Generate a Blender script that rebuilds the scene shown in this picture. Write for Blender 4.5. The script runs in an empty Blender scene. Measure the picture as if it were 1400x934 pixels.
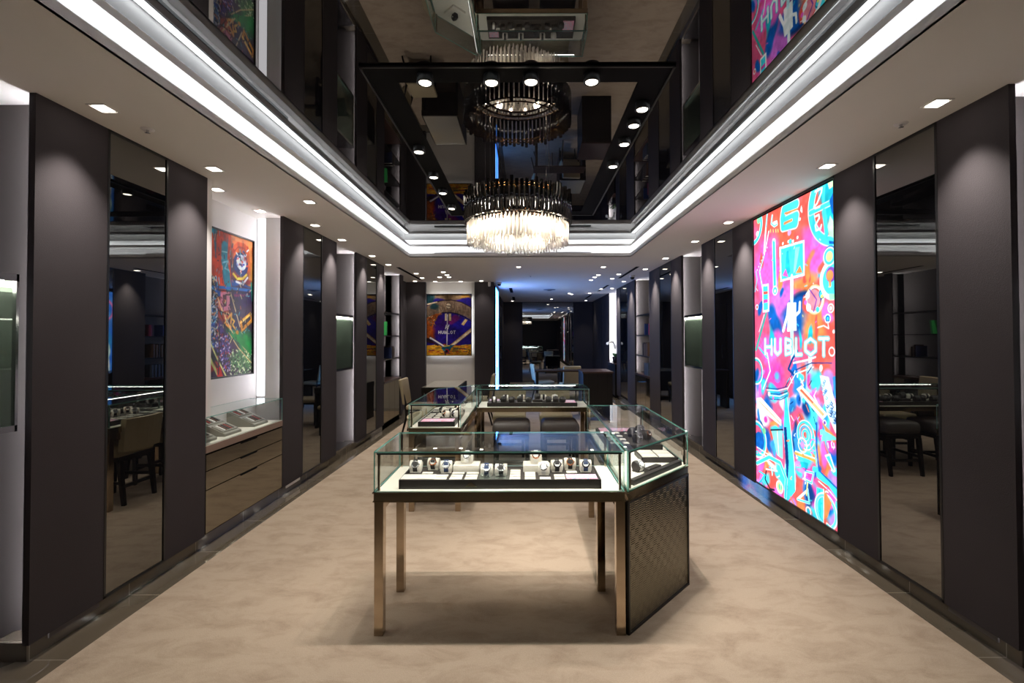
import bpy, bmesh, math, random
import numpy as np
from mathutils import Matrix, Vector
random.seed(11)
S = bpy.context.scene
COL = S.collection
R = math.radians

# ------------------------------------------------------------ camera, world, exposure
cam = bpy.data.cameras.new('camera')
camo = bpy.data.objects.new('camera', cam); COL.objects.link(camo)
FPX, CX, CY_, PITCH, ROLL = 632.17, 718.763, 450.733, .0154, .0028
cam.sensor_fit = 'HORIZONTAL'; cam.sensor_width = 36
cam.lens = FPX / 1400 * 36
cam.shift_x = -(CX - 700) / 1400
cam.shift_y = (CY_ - 467) / 1400
cam.clip_start = .05
fw = Vector((0, math.cos(PITCH), math.sin(PITCH))); up0 = Vector((0, -math.sin(PITCH), math.cos(PITCH))); rt0 = Vector((1, 0, 0))
rt = rt0 * math.cos(ROLL) - up0 * math.sin(ROLL); up = rt0 * math.sin(ROLL) + up0 * math.cos(ROLL)
m = Matrix((rt, up, -fw)).transposed().to_4x4(); m.translation = (0, 0, 1.6)
camo.matrix_world = m
S.camera = camo
w = bpy.data.worlds.new('world'); S.world = w; w.use_nodes = True
w.node_tree.nodes['Background'].inputs[0].default_value = (.5, .55, .7, 1)
w.node_tree.nodes['Background'].inputs[1].default_value = .03
S.view_settings.view_transform = 'Standard'; S.view_settings.look = 'None'
S.view_settings.gamma = 1; S.view_settings.use_curve_mapping = False
S.view_settings.exposure = 0.0
# light powers (W or emission strength)
P_WALL, P_BAY, P_AISLE, P_GROOVE, P_BULB, E_COVE, E_LED, E_CASE, E_LB, E_CHAND = 95, 2.5, 34, 94, 8, 16, 60, 38, 1.7, 130

# room measures
XL, XR, ZC, ZM = -2.442, 2.355, 2.826, 3.112
TX0, TX1, TY0, TY1 = -1.783, 1.615, .45, 7.094
WARM = (1, .80, .60); NEUT = (1, .93, .84); COOL = (.86, .95, 1)

# ------------------------------------------------------------ materials
def lin(c):
    if isinstance(c, str):
        c = c.lstrip('#')
        if len(c) == 3: c = ''.join(a * 2 for a in c)
        c = [int(c[i:i + 2], 16) / 255 for i in (0, 2, 4)]
    return tuple(a / 12.92 if a <= .04045 else ((a + .055) / 1.055) ** 2.4 for a in c)
def mat(name, color, rough=.5, metal=0, noise=None, bump=None, spec=.5, coat=0, emit=None, es=0, trans=0):
    """principled material; noise=(scale, amount, color2), bump=(scale, strength)"""
    M = bpy.data.materials.new(name); M.use_nodes = True
    nt = M.node_tree; b = nt.nodes['Principled BSDF']
    c = lin(color)
    b.inputs['Base Color'].default_value = (*c, 1)
    b.inputs['Roughness'].default_value = rough; b.inputs['Metallic'].default_value = metal
    b.inputs['Specular IOR Level'].default_value = spec
    b.inputs['Coat Weight'].default_value = coat; b.inputs['Coat Roughness'].default_value = .05
    b.inputs['Transmission Weight'].default_value = trans
    if emit: b.inputs['Emission Color'].default_value = (*emit, 1); b.inputs['Emission Strength'].default_value = es
    tc = nt.nodes.new('ShaderNodeTexCoord')
    if noise is None: noise = (6, .10, None)
    n = nt.nodes.new('ShaderNodeTexNoise'); n.inputs['Scale'].default_value = noise[0]; n.inputs['Detail'].default_value = 5
    nt.links.new(tc.outputs['Object'], n.inputs['Vector'])
    mx = nt.nodes.new('ShaderNodeMix'); mx.data_type = 'RGBA'
    c2 = lin(noise[2]) if noise[2] else tuple(a * (1 - noise[1]) for a in c)
    mx.inputs[6].default_value = (*c, 1); mx.inputs[7].default_value = (*c2, 1)
    nt.links.new(n.outputs['Fac'], mx.inputs[0]); nt.links.new(mx.outputs[2], b.inputs['Base Color'])
    if bump:
        n2 = nt.nodes.new('ShaderNodeTexNoise'); n2.inputs['Scale'].default_value = bump[0]; n2.inputs['Detail'].default_value = 3
        nt.links.new(tc.outputs['Object'], n2.inputs['Vector'])
        bp = nt.nodes.new('ShaderNodeBump'); bp.inputs['Strength'].default_value = bump[1]; bp.inputs['Distance'].default_value = .004
        nt.links.new(n2.outputs['Fac'], bp.inputs['Height']); nt.links.new(bp.outputs['Normal'], b.inputs['Normal'])
    M['b'] = 1
    return M
def emis(name, color, s):
    M = bpy.data.materials.new(name); M.use_nodes = True; nt = M.node_tree
    nt.nodes.remove(nt.nodes['Principled BSDF'])
    e = nt.nodes.new('ShaderNodeEmission'); e.inputs[0].default_value = (*color, 1); e.inputs[1].default_value = s
    nt.links.new(e.outputs[0], nt.nodes['Material Output'].inputs[0]); return M
def glass(name, tint=(.94, .975, .965), ior=1.75):
    M = bpy.data.materials.new(name); M.use_nodes = True; nt = M.node_tree
    nt.nodes.remove(nt.nodes['Principled BSDF'])
    t = nt.nodes.new('ShaderNodeBsdfTransparent'); t.inputs[0].default_value = (*tint, 1)
    g = nt.nodes.new('ShaderNodeBsdfGlossy'); g.inputs['Roughness'].default_value = 0; g.inputs[0].default_value = (.9, .95, .95, 1)
    f = nt.nodes.new('ShaderNodeFresnel'); f.inputs[0].default_value = ior
    x = nt.nodes.new('ShaderNodeMixShader')
    # same reflection from either side of the sheet
    ge = nt.nodes.new('ShaderNodeNewGeometry'); mi_ = nt.nodes.new('ShaderNodeMix'); mi_.data_type = 'FLOAT'
    mi_.inputs[2].default_value = ior; mi_.inputs[3].default_value = 1 / ior
    nt.links.new(ge.outputs['Backfacing'], mi_.inputs[0]); nt.links.new(mi_.outputs[0], f.inputs[0])
    nt.links.new(f.outputs[0], x.inputs[0]); nt.links.new(t.outputs[0], x.inputs[1]); nt.links.new(g.outputs[0], x.inputs[2])
    nt.links.new(x.outputs[0], nt.nodes['Material Output'].inputs[0]); return M
def glass_edge(name):
    M = bpy.data.materials.new(name); M.use_nodes = True; nt = M.node_tree
    b = nt.nodes['Principled BSDF']
    b.inputs['Base Color'].default_value = (*lin('#8fc9be'), 1); b.inputs['Roughness'].default_value = .15
    t = nt.nodes.new('ShaderNodeBsdfTransparent'); t.inputs[0].default_value = (.45, .82, .76, 1)
    x = nt.nodes.new('ShaderNodeMixShader'); x.inputs[0].default_value = .6
    nt.links.new(t.outputs[0], x.inputs[1]); nt.links.new(b.outputs[0], x.inputs[2])
    nt.links.new(x.outputs[0], nt.nodes['Material Output'].inputs[0]); return M
def mirror(name, tint, rough=.01, base=(.004, .004, .005)):
    """dark tinted mirror: a fixed share of reflection over a near black body"""
    M = bpy.data.materials.new(name); M.use_nodes = True; nt = M.node_tree
    nt.nodes.remove(nt.nodes['Principled BSDF'])
    g = nt.nodes.new('ShaderNodeBsdfGlossy'); g.inputs['Roughness'].default_value = rough; g.inputs[0].default_value = (*tint, 1)
    d = nt.nodes.new('ShaderNodeBsdfDiffuse'); d.inputs[0].default_value = (*base, 1)
    x = nt.nodes.new('ShaderNodeAddShader')
    nt.links.new(g.outputs[0], x.inputs[0]); nt.links.new(d.outputs[0], x.inputs[1])
    nt.links.new(x.outputs[0], nt.nodes['Material Output'].inputs[0]); return M
def attr_mat(name, strength=0, rough=.35):
    M = bpy.data.materials.new(name); M.use_nodes = True; nt = M.node_tree; b = nt.nodes['Principled BSDF']
    a = nt.nodes.new('ShaderNodeAttribute'); a.attribute_name = 'paint'
    if strength:
        nt.nodes.remove(b); e = nt.nodes.new('ShaderNodeEmission'); e.inputs[1].default_value = strength
        nt.links.new(a.outputs['Color'], e.inputs[0]); nt.links.new(e.outputs[0], nt.nodes['Material Output'].inputs[0])
    else:
        nt.links.new(a.outputs['Color'], b.inputs['Base Color']); b.inputs['Roughness'].default_value = rough; b.inputs['Specular IOR Level'].default_value = .15
    return M

FAB = mat('plum_fabric', '#423d40', .85, noise=(3, .12, None), bump=(260, .35), spec=.2)
FABB = mat('bay_panel', '#625c5a', .8, noise=(3, .1, None), spec=.2)
PAINT = mat('white_paint', '#f0ebe4', .7, noise=(2, .05, None), spec=.2)
PAINTW = mat('bay_white', '#e9e5e4', .6, noise=(2, .04, None), spec=.2)
BLACK = mat('black_metal', '#101012', .35)
BLACKM = mat('black_matte', '#0c0c0d', .8, spec=.1)
MIRW = mirror('tinted_wall_mirror', (.20, .20, .19))
MIRC = mirror('dark_ceiling_mirror', (.18, .175, .17))
MIRD = mirror('bronze_mirror_front', (.26, .24, .20), .04, (.012, .011, .009))
BRZ = mat('polished_bronze', '#b3a28c', .10, 1, noise=(2, .06, None))
APR = mat('dark_bronze_apron', '#b0a590', .14, 1, noise=(3, .1, None))
CHR = mat('chrome', '#c8c8cc', .08, 1)
GL = glass('clear_glass'); GLE = glass_edge('teal_glass_edge')
DECK = mat('white_leather_deck', '#e6e0d4', .6, noise=(20, .04, None))
TRAY = mat('black_leather_tray', '#2b2523', .45, noise=(40, .2, None))
MATG = mat('dark_mesh_mat', '#2a2a28', .7, noise=(300, .1, '#6a6a64'))
BEIGE = mat('beige_leather', '#a99a7c', .5, noise=(12, .12, None), bump=(90, .1))
DLEA = mat('dark_grey_leather', '#4a4644', .5, noise=(12, .12, None))
DWOOD = mat('dark_wood', '#080606', .4, noise=(9, .3, '#110c0b'), spec=.3)
RWOOD = mat('red_brown_wood', '#28160f', .35, noise=(9, .3, '#3a2015'))
STEEL = mat('watch_steel', '#c4c4c6', .15, 1)
GOLD = mat('rose_gold', '#d0906a', .18, 1)
CERA = mat('black_ceramic', '#1a1b1e', .2)
DIALW = mat('pale_dial', '#e2e0dc', .4); DIALK = mat('dark_dial', '#18181c', .3); DIALB = mat('blue_dial', '#24406c', .3)
STRW = mat('white_strap', '#e6e3de', .6); STRK = mat('black_strap', '#201e1e', .6); STRB = mat('navy_strap', '#22365c', .6)
TILE = mat('white_tile', '#dfd9ce', .5); GREY = mat('grey_stand', '#8b887e', .5)
CUSH = mat('cream_cushion', '#e4ddd0', .6)
LEDC = emis('cool_led', COOL, E_COVE); LEDB = emis('bay_led', (.93, .93, 1), E_LED); LEDK = emis('case_led', (1, .97, .9), E_CASE)
LAMP = emis('lamp_glow', (1, .92, .78), 14); LAMPC = emis('spot_glow', (1, .9, .74), 12); BULB = emis('bulb_glow', (1, .85, .62), E_CHAND)

# floor stone with thin pale joints, carpet, woven panel
def stone():
    M = mat('polished_stone', '#6c6254', .05, noise=(1.6, .3, '#564e43'), spec=.9, coat=.6)
    nt = M.node_tree; b = nt.nodes['Principled BSDF']; tc = nt.nodes.new('ShaderNodeTexCoord')
    sp = nt.nodes.new('ShaderNodeSeparateXYZ'); nt.links.new(tc.outputs['Object'], sp.inputs[0])
    a = nt.nodes.new('ShaderNodeMath'); a.operation = 'ADD'; a.inputs[1].default_value = .58 * 40 - 2.32 + .0
    nt.links.new(sp.outputs['Y'], a.inputs[0])
    d = nt.nodes.new('ShaderNodeMath'); d.operation = 'MODULO'; d.inputs[1].default_value = .58; nt.links.new(a.outputs[0], d.inputs[0])
    l = nt.nodes.new('ShaderNodeMath'); l.operation = 'LESS_THAN'; l.inputs[1].default_value = .005; nt.links.new(d.outputs[0], l.inputs[0])
    mx = nt.nodes.new('ShaderNodeMix'); mx.data_type = 'RGBA'; mx.inputs[7].default_value = (*lin('#8a8376'), 1)
    src = b.inputs['Base Color'].links[0].from_socket
    nt.links.new(src, mx.inputs[6]); nt.links.new(l.outputs[0], mx.inputs[0]); nt.links.new(mx.outputs[2], b.inputs['Base Color'])
    return M
STONE = stone()
def carpet_mat():
    M = mat('beige_carpet', '#b7a48e', .95, spec=.05, noise=(1.5, .2, None))
    nt = M.node_tree; b = nt.nodes['Principled BSDF']; tc = nt.nodes.new('ShaderNodeTexCoord')
    mp = nt.nodes.new('ShaderNodeMapping'); mp.inputs['Scale'].default_value = (1.6, 3.2, 1); mp.inputs['Rotation'].default_value = (0, 0, .25)
    nt.links.new(tc.outputs['Object'], mp.inputs[0])
    n = nt.nodes.new('ShaderNodeTexNoise'); n.inputs['Scale'].default_value = 2.2; n.inputs['Detail'].default_value = 8; n.inputs['Roughness'].default_value = .7; n.inputs['Distortion'].default_value = .5
    nt.links.new(mp.outputs[0], n.inputs['Vector'])
    cr = nt.nodes.new('ShaderNodeValToRGB'); cr.color_ramp.elements[0].position = .33; cr.color_ramp.elements[0].color = (*lin('#a59280'), 1)
    cr.color_ramp.elements[1].position = .55; cr.color_ramp.elements[1].color = (*lin('#b9a794'), 1)
    nt.links.new(n.outputs['Fac'], cr.inputs[0])
    n2 = nt.nodes.new('ShaderNodeTexNoise'); n2.inputs['Scale'].default_value = 220; n2.inputs['Detail'].default_value = 2
    nt.links.new(tc.outputs['Object'], n2.inputs['Vector'])
    mx = nt.nodes.new('ShaderNodeMix'); mx.data_type = 'RGBA'; mx.blend_type = 'MULTIPLY'; mx.inputs[0].default_value = .35
    nt.links.new(cr.outputs[0], mx.inputs[6]); nt.links.new(n2.outputs['Fac'], mx.inputs[7]); nt.links.new(mx.outputs[2], b.inputs['Base Color'])
    bp = nt.nodes.new('ShaderNodeBump'); bp.inputs['Strength'].default_value = .5; bp.inputs['Distance'].default_value = .004
    nt.links.new(n2.outputs['Fac'], bp.inputs['Height']); nt.links.new(bp.outputs[0], b.inputs['Normal'])
    return M
CARPET = carpet_mat()
def woven():
    """basket weave: blocks of upright ribs alternate with blocks of level ribs"""
    M = mat('woven_metal', '#7a7768', .22, 1, noise=(5, .1, None))
    nt = M.node_tree; b = nt.nodes['Principled BSDF']; tc = nt.nodes.new('ShaderNodeTexCoord')
    sp = nt.nodes.new('ShaderNodeSeparateXYZ'); nt.links.new(tc.outputs['Object'], sp.inputs[0])
    def mth(op, a, v=None, b_=None):
        n = nt.nodes.new('ShaderNodeMath'); n.operation = op; nt.links.new(a, n.inputs[0])
        if b_ is not None: nt.links.new(b_, n.inputs[1])
        elif v is not None: n.inputs[1].default_value = v
        return n.outputs[0]
    hx = mth('SUBTRACT', sp.outputs['X'], b_=sp.outputs['Y']) ; hx = mth('MULTIPLY', mth('ADD', sp.outputs['X'], b_=sp.outputs['Y']), .7071); z = sp.outputs['Z']
    sx = mth('SINE', mth('MULTIPLY', hx, 560)); sz = mth('SINE', mth('MULTIPLY', z, 560))
    cx = mth('GREATER_THAN', mth('SINE', mth('MULTIPLY', hx, 80)), 0); cz = mth('GREATER_THAN', mth('SINE', mth('MULTIPLY', z, 80)), 0)
    ck = mth('ABSOLUTE', mth('SUBTRACT', cx, b_=cz))
    mx = nt.nodes.new('ShaderNodeMix'); mx.data_type = 'FLOAT'; nt.links.new(ck, mx.inputs[0]); nt.links.new(sx, mx.inputs[2]); nt.links.new(sz, mx.inputs[3])
    bp = nt.nodes.new('ShaderNodeBump'); bp.inputs['Strength'].default_value = .6; bp.inputs['Distance'].default_value = .0010
    nt.links.new(mx.outputs[0], bp.inputs['Height']); nt.links.new(bp.outputs[0], b.inputs['Normal'])
    return M
WOVEN = woven()

# ------------------------------------------------------------ mesh builder
class MB:
    def __init__(s): s.v = []; s.f = []; s.mi = []; s.sm = []
    def face(s, pts, mi=0, sm=False):
        k = len(s.v); s.v += [tuple(p) for p in pts]; s.f.append(list(range(k, k + len(pts)))); s.mi.append(mi); s.sm.append(sm)
    def box(s, x0, x1, y0, y1, z0, z1, mi=0, edge=None):
        """edge=(axis, mi) gives the faces NOT across that axis another material"""
        k = len(s.v)
        s.v += [(x, y, z) for z in (z0, z1) for y in (y0, y1) for x in (x0, x1)]
        fs = [((0, 2, 3, 1), 2), ((4, 5, 7, 6), 2), ((0, 1, 5, 4), 1), ((2, 6, 7, 3), 1), ((0, 4, 6, 2), 0), ((1, 3, 7, 5), 0)]
        for f, ax in fs:
            s.f.append([k + i for i in f]); s.mi.append(edge[1] if edge and ax != edge[0] else mi); s.sm.append(False)
        return s
    def prism(s, poly, z0, z1, mi=0, side=None):
        n = len(poly); k = len(s.v)
        a = sum(poly[i][0] * poly[(i + 1) % n][1] - poly[(i + 1) % n][0] * poly[i][1] for i in range(n))
        if a < 0: poly = poly[::-1]
        s.v += [(p[0], p[1], z0) for p in poly] + [(p[0], p[1], z1) for p in poly]
        s.f.append([k + i for i in range(n)][::-1]); s.f.append([k + n + i for i in range(n)]); s.mi += [mi, mi]; s.sm += [False] * 2
        for i in range(n):
            j = (i + 1) % n; s.f.append([k + i, k + j, k + n + j, k + n + i]); s.mi.append(mi if side is None else side); s.sm.append(False)
        return s
    def slab(s, a, b, t, z0, z1, mi=0, edge=None, inward=1):
        """upright slab along plan segment a-b with thickness t to its left side * inward"""
        dx, dy = b[0] - a[0], b[1] - a[1]; L = math.hypot(dx, dy); nx, ny = -dy / L * t * inward, dx / L * t * inward
        p = [a, b, (b[0] + nx, b[1] + ny), (a[0] + nx, a[1] + ny)]
        k = len(s.v); s.v += [(q[0], q[1], z0) for q in p] + [(q[0], q[1], z1) for q in p]
        E = mi if edge is None else edge
        for f, m_ in (((3, 2, 1, 0), E), ((4, 5, 6, 7), E), ((0, 1, 5, 4), mi), ((1, 2, 6, 5), E), ((2, 3, 7, 6), mi), ((3, 0, 4, 7), E)):
            s.f.append([k + i for i in f]); s.mi.append(m_); s.sm.append(False)
        return s
    def pane(s, a, b, t, z0, z1):
        """upright glass sheet: one clear sheet (0) with polished edges (1)"""
        k = len(s.f); s.slab(a, b, t, z0, z1, 0, 1); del s.f[k + 4]; del s.mi[k + 4]; del s.sm[k + 4]; return s
    def sheet(s, poly, z0, z1):
        """level glass sheet: one clear sheet (0) with polished edges (1)"""
        k = len(s.f); s.prism(poly, z0, z1, 0, 1); del s.f[k]; del s.mi[k]; del s.sm[k]; return s
    def ring(s, c, ax1, ax2, r, n, z=None):
        return [Vector(c) + ax1 * math.cos(2 * math.pi * i / n) * r + ax2 * math.sin(2 * math.pi * i / n) * r for i in range(n)]
    def tube(s, pts, r, n=8, mi=0, caps=True, sm=True):
        pts = [Vector(p) for p in pts]; rs = r if isinstance(r, (list, tuple)) else [r] * len(pts)
        k0 = len(s.v); m_ = len(pts); ref = None
        for i, p in enumerate(pts):
            d = (pts[min(i + 1, m_ - 1)] - pts[max(i - 1, 0)]).normalized()
            if ref is None: ref = Vector((0, 0, 1)) if abs(d.z) < .9 else Vector((1, 0, 0))
            a = d.cross(ref)
            if a.length < 1e-4: ref = Vector((0, 1, 0)); a = d.cross(ref)
            a.normalize(); b = d.cross(a).normalized()
            s.v += [tuple(q) for q in s.ring(p, a, b, rs[i], n)]
        for i in range(m_ - 1):
            for j in range(n):
                q = (j + 1) % n; s.f.append([k0 + i * n + j, k0 + i * n + q, k0 + (i + 1) * n + q, k0 + (i + 1) * n + j]); s.mi.append(mi); s.sm.append(sm)
        if caps:
            s.f.append([k0 + j for j in range(n)][::-1]); s.f.append([k0 + (m_ - 1) * n + j for j in range(n)]); s.mi += [mi] * 2; s.sm += [False] * 2
        return s
    def lathe(s, prof, c=(0, 0, 0), n=20, mi=0, sm=True):
        k = len(s.v); cx, cy, cz = c
        for r, z in prof:
            s.v += [(cx + r * math.cos(2 * math.pi * i / n), cy + r * math.sin(2 * math.pi * i / n), cz + z) for i in range(n)]
        for a in range(len(prof) - 1):
            for j in range(n):
                q = (j + 1) % n; s.f.append([k + a * n + j, k + a * n + q, k + (a + 1) * n + q, k + (a + 1) * n + j]); s.mi.append(mi); s.sm.append(sm)
        return s
    def cushion(s, x0, x1, y0, y1, z0, z1, r=.02, mi=0, n=5):
        """box with rounded edges (superellipsoid-like)"""
        bm = bmesh.new(); bmesh.ops.create_cube(bm, size=1)
        for v in bm.verts: v.co = Vector(((x0 + x1) / 2 + v.co.x * (x1 - x0), (y0 + y1) / 2 + v.co.y * (y1 - y0), (z0 + z1) / 2 + v.co.z * (z1 - z0)))
        bmesh.ops.bevel(bm, geom=list(bm.edges), offset=r, segments=3, affect='EDGES', profile=.5)
        k = len(s.v); bm.verts.index_update()
        s.v += [tuple(v.co) for v in bm.verts]
        for f in bm.faces: s.f.append([k + v.index for v in f.verts]); s.mi.append(mi); s.sm.append(True)
        bm.free(); return s
    def xf(s, M): s.v = [tuple(M @ Vector(v)) for v in s.v]; return s
    def build(s, name, mats, parent=None, loc=None):
        me = bpy.data.meshes.new(name); me.from_pydata(s.v, [], s.f)
        if not isinstance(mats, (list, tuple)): mats = [mats]
        for m_ in mats: me.materials.append(m_)
        me.polygons.foreach_set('material_index', s.mi); me.polygons.foreach_set('use_smooth', s.sm); me.update()
        o = bpy.data.objects.new(name, me); COL.objects.link(o)
        if parent: o.parent = parent
        if loc: o.location = loc
        return o
def tag(o, label=None, cat=None, group=None, kind=None):
    if label: o['label'] = label
    if cat: o['category'] = cat
    if group: o['group'] = group
    if kind: o['kind'] = kind
    return o
def empty(name, loc, label, cat, group=None, rz=0):
    o = bpy.data.objects.new(name, None); COL.objects.link(o); o.location = loc; o.rotation_euler = (0, 0, rz); o.empty_display_size = .1
    return tag(o, label, cat, group)
def copy_tree(o, parent=None):
    c = o.copy(); COL.objects.link(c)
    if parent: c.parent = parent
    for ch in list(o.children): copy_tree(ch, c)
    return c
def struct(name, mb, mats): return tag(mb.build(name, mats), kind='structure')
def box(*a, **k): return MB().box(*a, **k)
def spot(name, loc, target, power, angle, color, blend=.6, size=.03, parent=None):
    l = bpy.data.lights.new(name, 'SPOT'); l.energy = power; l.spot_size = R(angle); l.spot_blend = blend; l.color = color; l.shadow_soft_size = size
    o = bpy.data.objects.new(name, l); COL.objects.link(o)
    d = (Vector(target) - Vector(loc)).normalized(); o.rotation_euler = d.to_track_quat('-Z', 'Y').to_euler()
    if parent: o.parent = parent; o.location = Vector(loc) - parent.location
    else: o.location = loc
    return o

# ------------------------------------------------------------ painter for the art panels
def paint(name, ops, W, H, nx, ny, base, place, material, parent, noise=.25, seed=1, scale=1.0):
    """grid mesh of the panel, painted point by point; place(u, v) -> world point"""
    ss = 2; w_, h_ = nx * ss, ny * ss
    u = (np.arange(w_) + .5) / w_ * W; v = (np.arange(h_) + .5) / h_ * H
    U, V = np.meshgrid(u, v)
    rng = np.random.RandomState(seed)
    def field(sc):
        gx, gy = int(W * sc) + 3, int(H * sc) + 3; g = rng.rand(gy, gx)
        x = U * sc; y = V * sc; i = x.astype(int); j = y.astype(int); fx = x - i; fy = y - j
        fx = fx * fx * (3 - 2 * fx); fy = fy * fy * (3 - 2 * fy)
        return g[j, i] * (1 - fx) * (1 - fy) + g[j, i + 1] * fx * (1 - fy) + g[j + 1, i] * (1 - fx) * fy + g[j + 1, i + 1] * fx * fy
    wu = (field(4) - .5) * .16 + (field(11) - .5) * .05; wv = (field(4) - .5) * .16 + (field(11) - .5) * .05
    img = np.zeros((h_, w_, 3)); img[:] = lin_s(base)
    edge = .004
    def comp(mask, c): img[:] = img * (1 - mask[..., None]) + np.array(lin_s(c)) * mask[..., None]
    for o in ops:
        if o[0] == 'b':
            _, x, y, rx, ry, c = o; d = ((U + wu - x) / rx) ** 2 + ((V + wv - y) / ry) ** 2; comp(np.clip(1.5 - 1.5 * d, 0, 1), c); continue
        if o[0] == 'd': x0, x1, y0, y1 = o[1] - o[3], o[1] + o[3], o[2] - o[3], o[2] + o[3]
        elif o[0] == 'r': e = o[3] + o[4]; x0, x1, y0, y1 = o[1] - e, o[1] + e, o[2] - e, o[2] + e
        else:
            e = o[2] if o[0] == 'l' else .01
            x0 = min(p[0] for p in o[1]) - e; x1 = max(p[0] for p in o[1]) + e; y0 = min(p[1] for p in o[1]) - e; y1 = max(p[1] for p in o[1]) + e
        i0 = max(0, int(x0 / W * w_) - 1); i1 = min(w_, int(x1 / W * w_) + 2); j0 = max(0, int(y0 / H * h_) - 1); j1 = min(h_, int(y1 / H * h_) + 2)
        if i1 <= i0 or j1 <= j0: continue
        u_, v_ = U[j0:j1, i0:i1], V[j0:j1, i0:i1]
        if o[0] == 'd': d = np.hypot(u_ - o[1], v_ - o[2]) - o[3]; c = o[4]
        elif o[0] == 'r': d = np.abs(np.hypot(u_ - o[1], v_ - o[2]) - o[3]) - o[4] / 2; c = o[5]
        elif o[0] == 'l':
            d = np.full(u_.shape, 9.); c = o[3]; P = o[1]
            for a, b in zip(P[:-1], P[1:]):
                ax, ay = a; bx, by = b[0] - ax, b[1] - ay; L = bx * bx + by * by + 1e-9
                t = np.clip(((u_ - ax) * bx + (v_ - ay) * by) / L, 0, 1); d = np.minimum(d, np.hypot(u_ - ax - t * bx, v_ - ay - t * by))
            d -= o[2] / 2
        else:
            c = o[2]; P = o[1]; ins = np.zeros(u_.shape, bool); q = P[-1]
            for p in P:
                if p[1] != q[1]:
                    k = ((p[1] > v_) != (q[1] > v_)) & (u_ < (q[0] - p[0]) * (v_ - p[1]) / (q[1] - p[1]) + p[0]); ins ^= k
                q = p
            d = np.where(ins, -1., 1.)
        mk = np.clip(.5 - d / edge, 0, 1); sub = img[j0:j1, i0:i1]
        sub[:] = sub * (1 - mk[..., None]) + np.array(lin_s(c)) * mk[..., None]
    tone = 1 + (field(7) - .5) * noise + (field(30) - .5) * noise * .8
    img *= tone[..., None]; img = np.clip(img, 0, 1)
    img = img.reshape(ny, ss, nx, ss, 3).mean((1, 3))
    img = np.where(img <= .04045, img / 12.92, ((img + .055) / 1.055) ** 2.4) * scale
    uu = np.linspace(0, W, nx); vv = np.linspace(0, H, ny)
    co = [place(a, b) for b in vv for a in uu]
    fs = [(j * nx + i, j * nx + i + 1, (j + 1) * nx + i + 1, (j + 1) * nx + i) for j in range(ny - 1) for i in range(nx - 1)]
    me = bpy.data.meshes.new(name); me.from_pydata(co, [], fs); me.materials.append(material)
    a = me.color_attributes.new('paint', 'FLOAT_COLOR', 'POINT')
    buf = np.ones((nx * ny, 4), dtype=np.float32); buf[:, :3] = img.reshape(-1, 3); a.data.foreach_set('color', buf.ravel())
    me.update(); o = bpy.data.objects.new(name, me); COL.objects.link(o)
    if parent: o.parent = parent
    return o
def lin_s(c):
    c = c.lstrip('#')
    if len(c) == 3: c = ''.join(a * 2 for a in c)
    return [int(c[i:i + 2], 16) / 255 for i in (0, 2, 4)]

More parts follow.
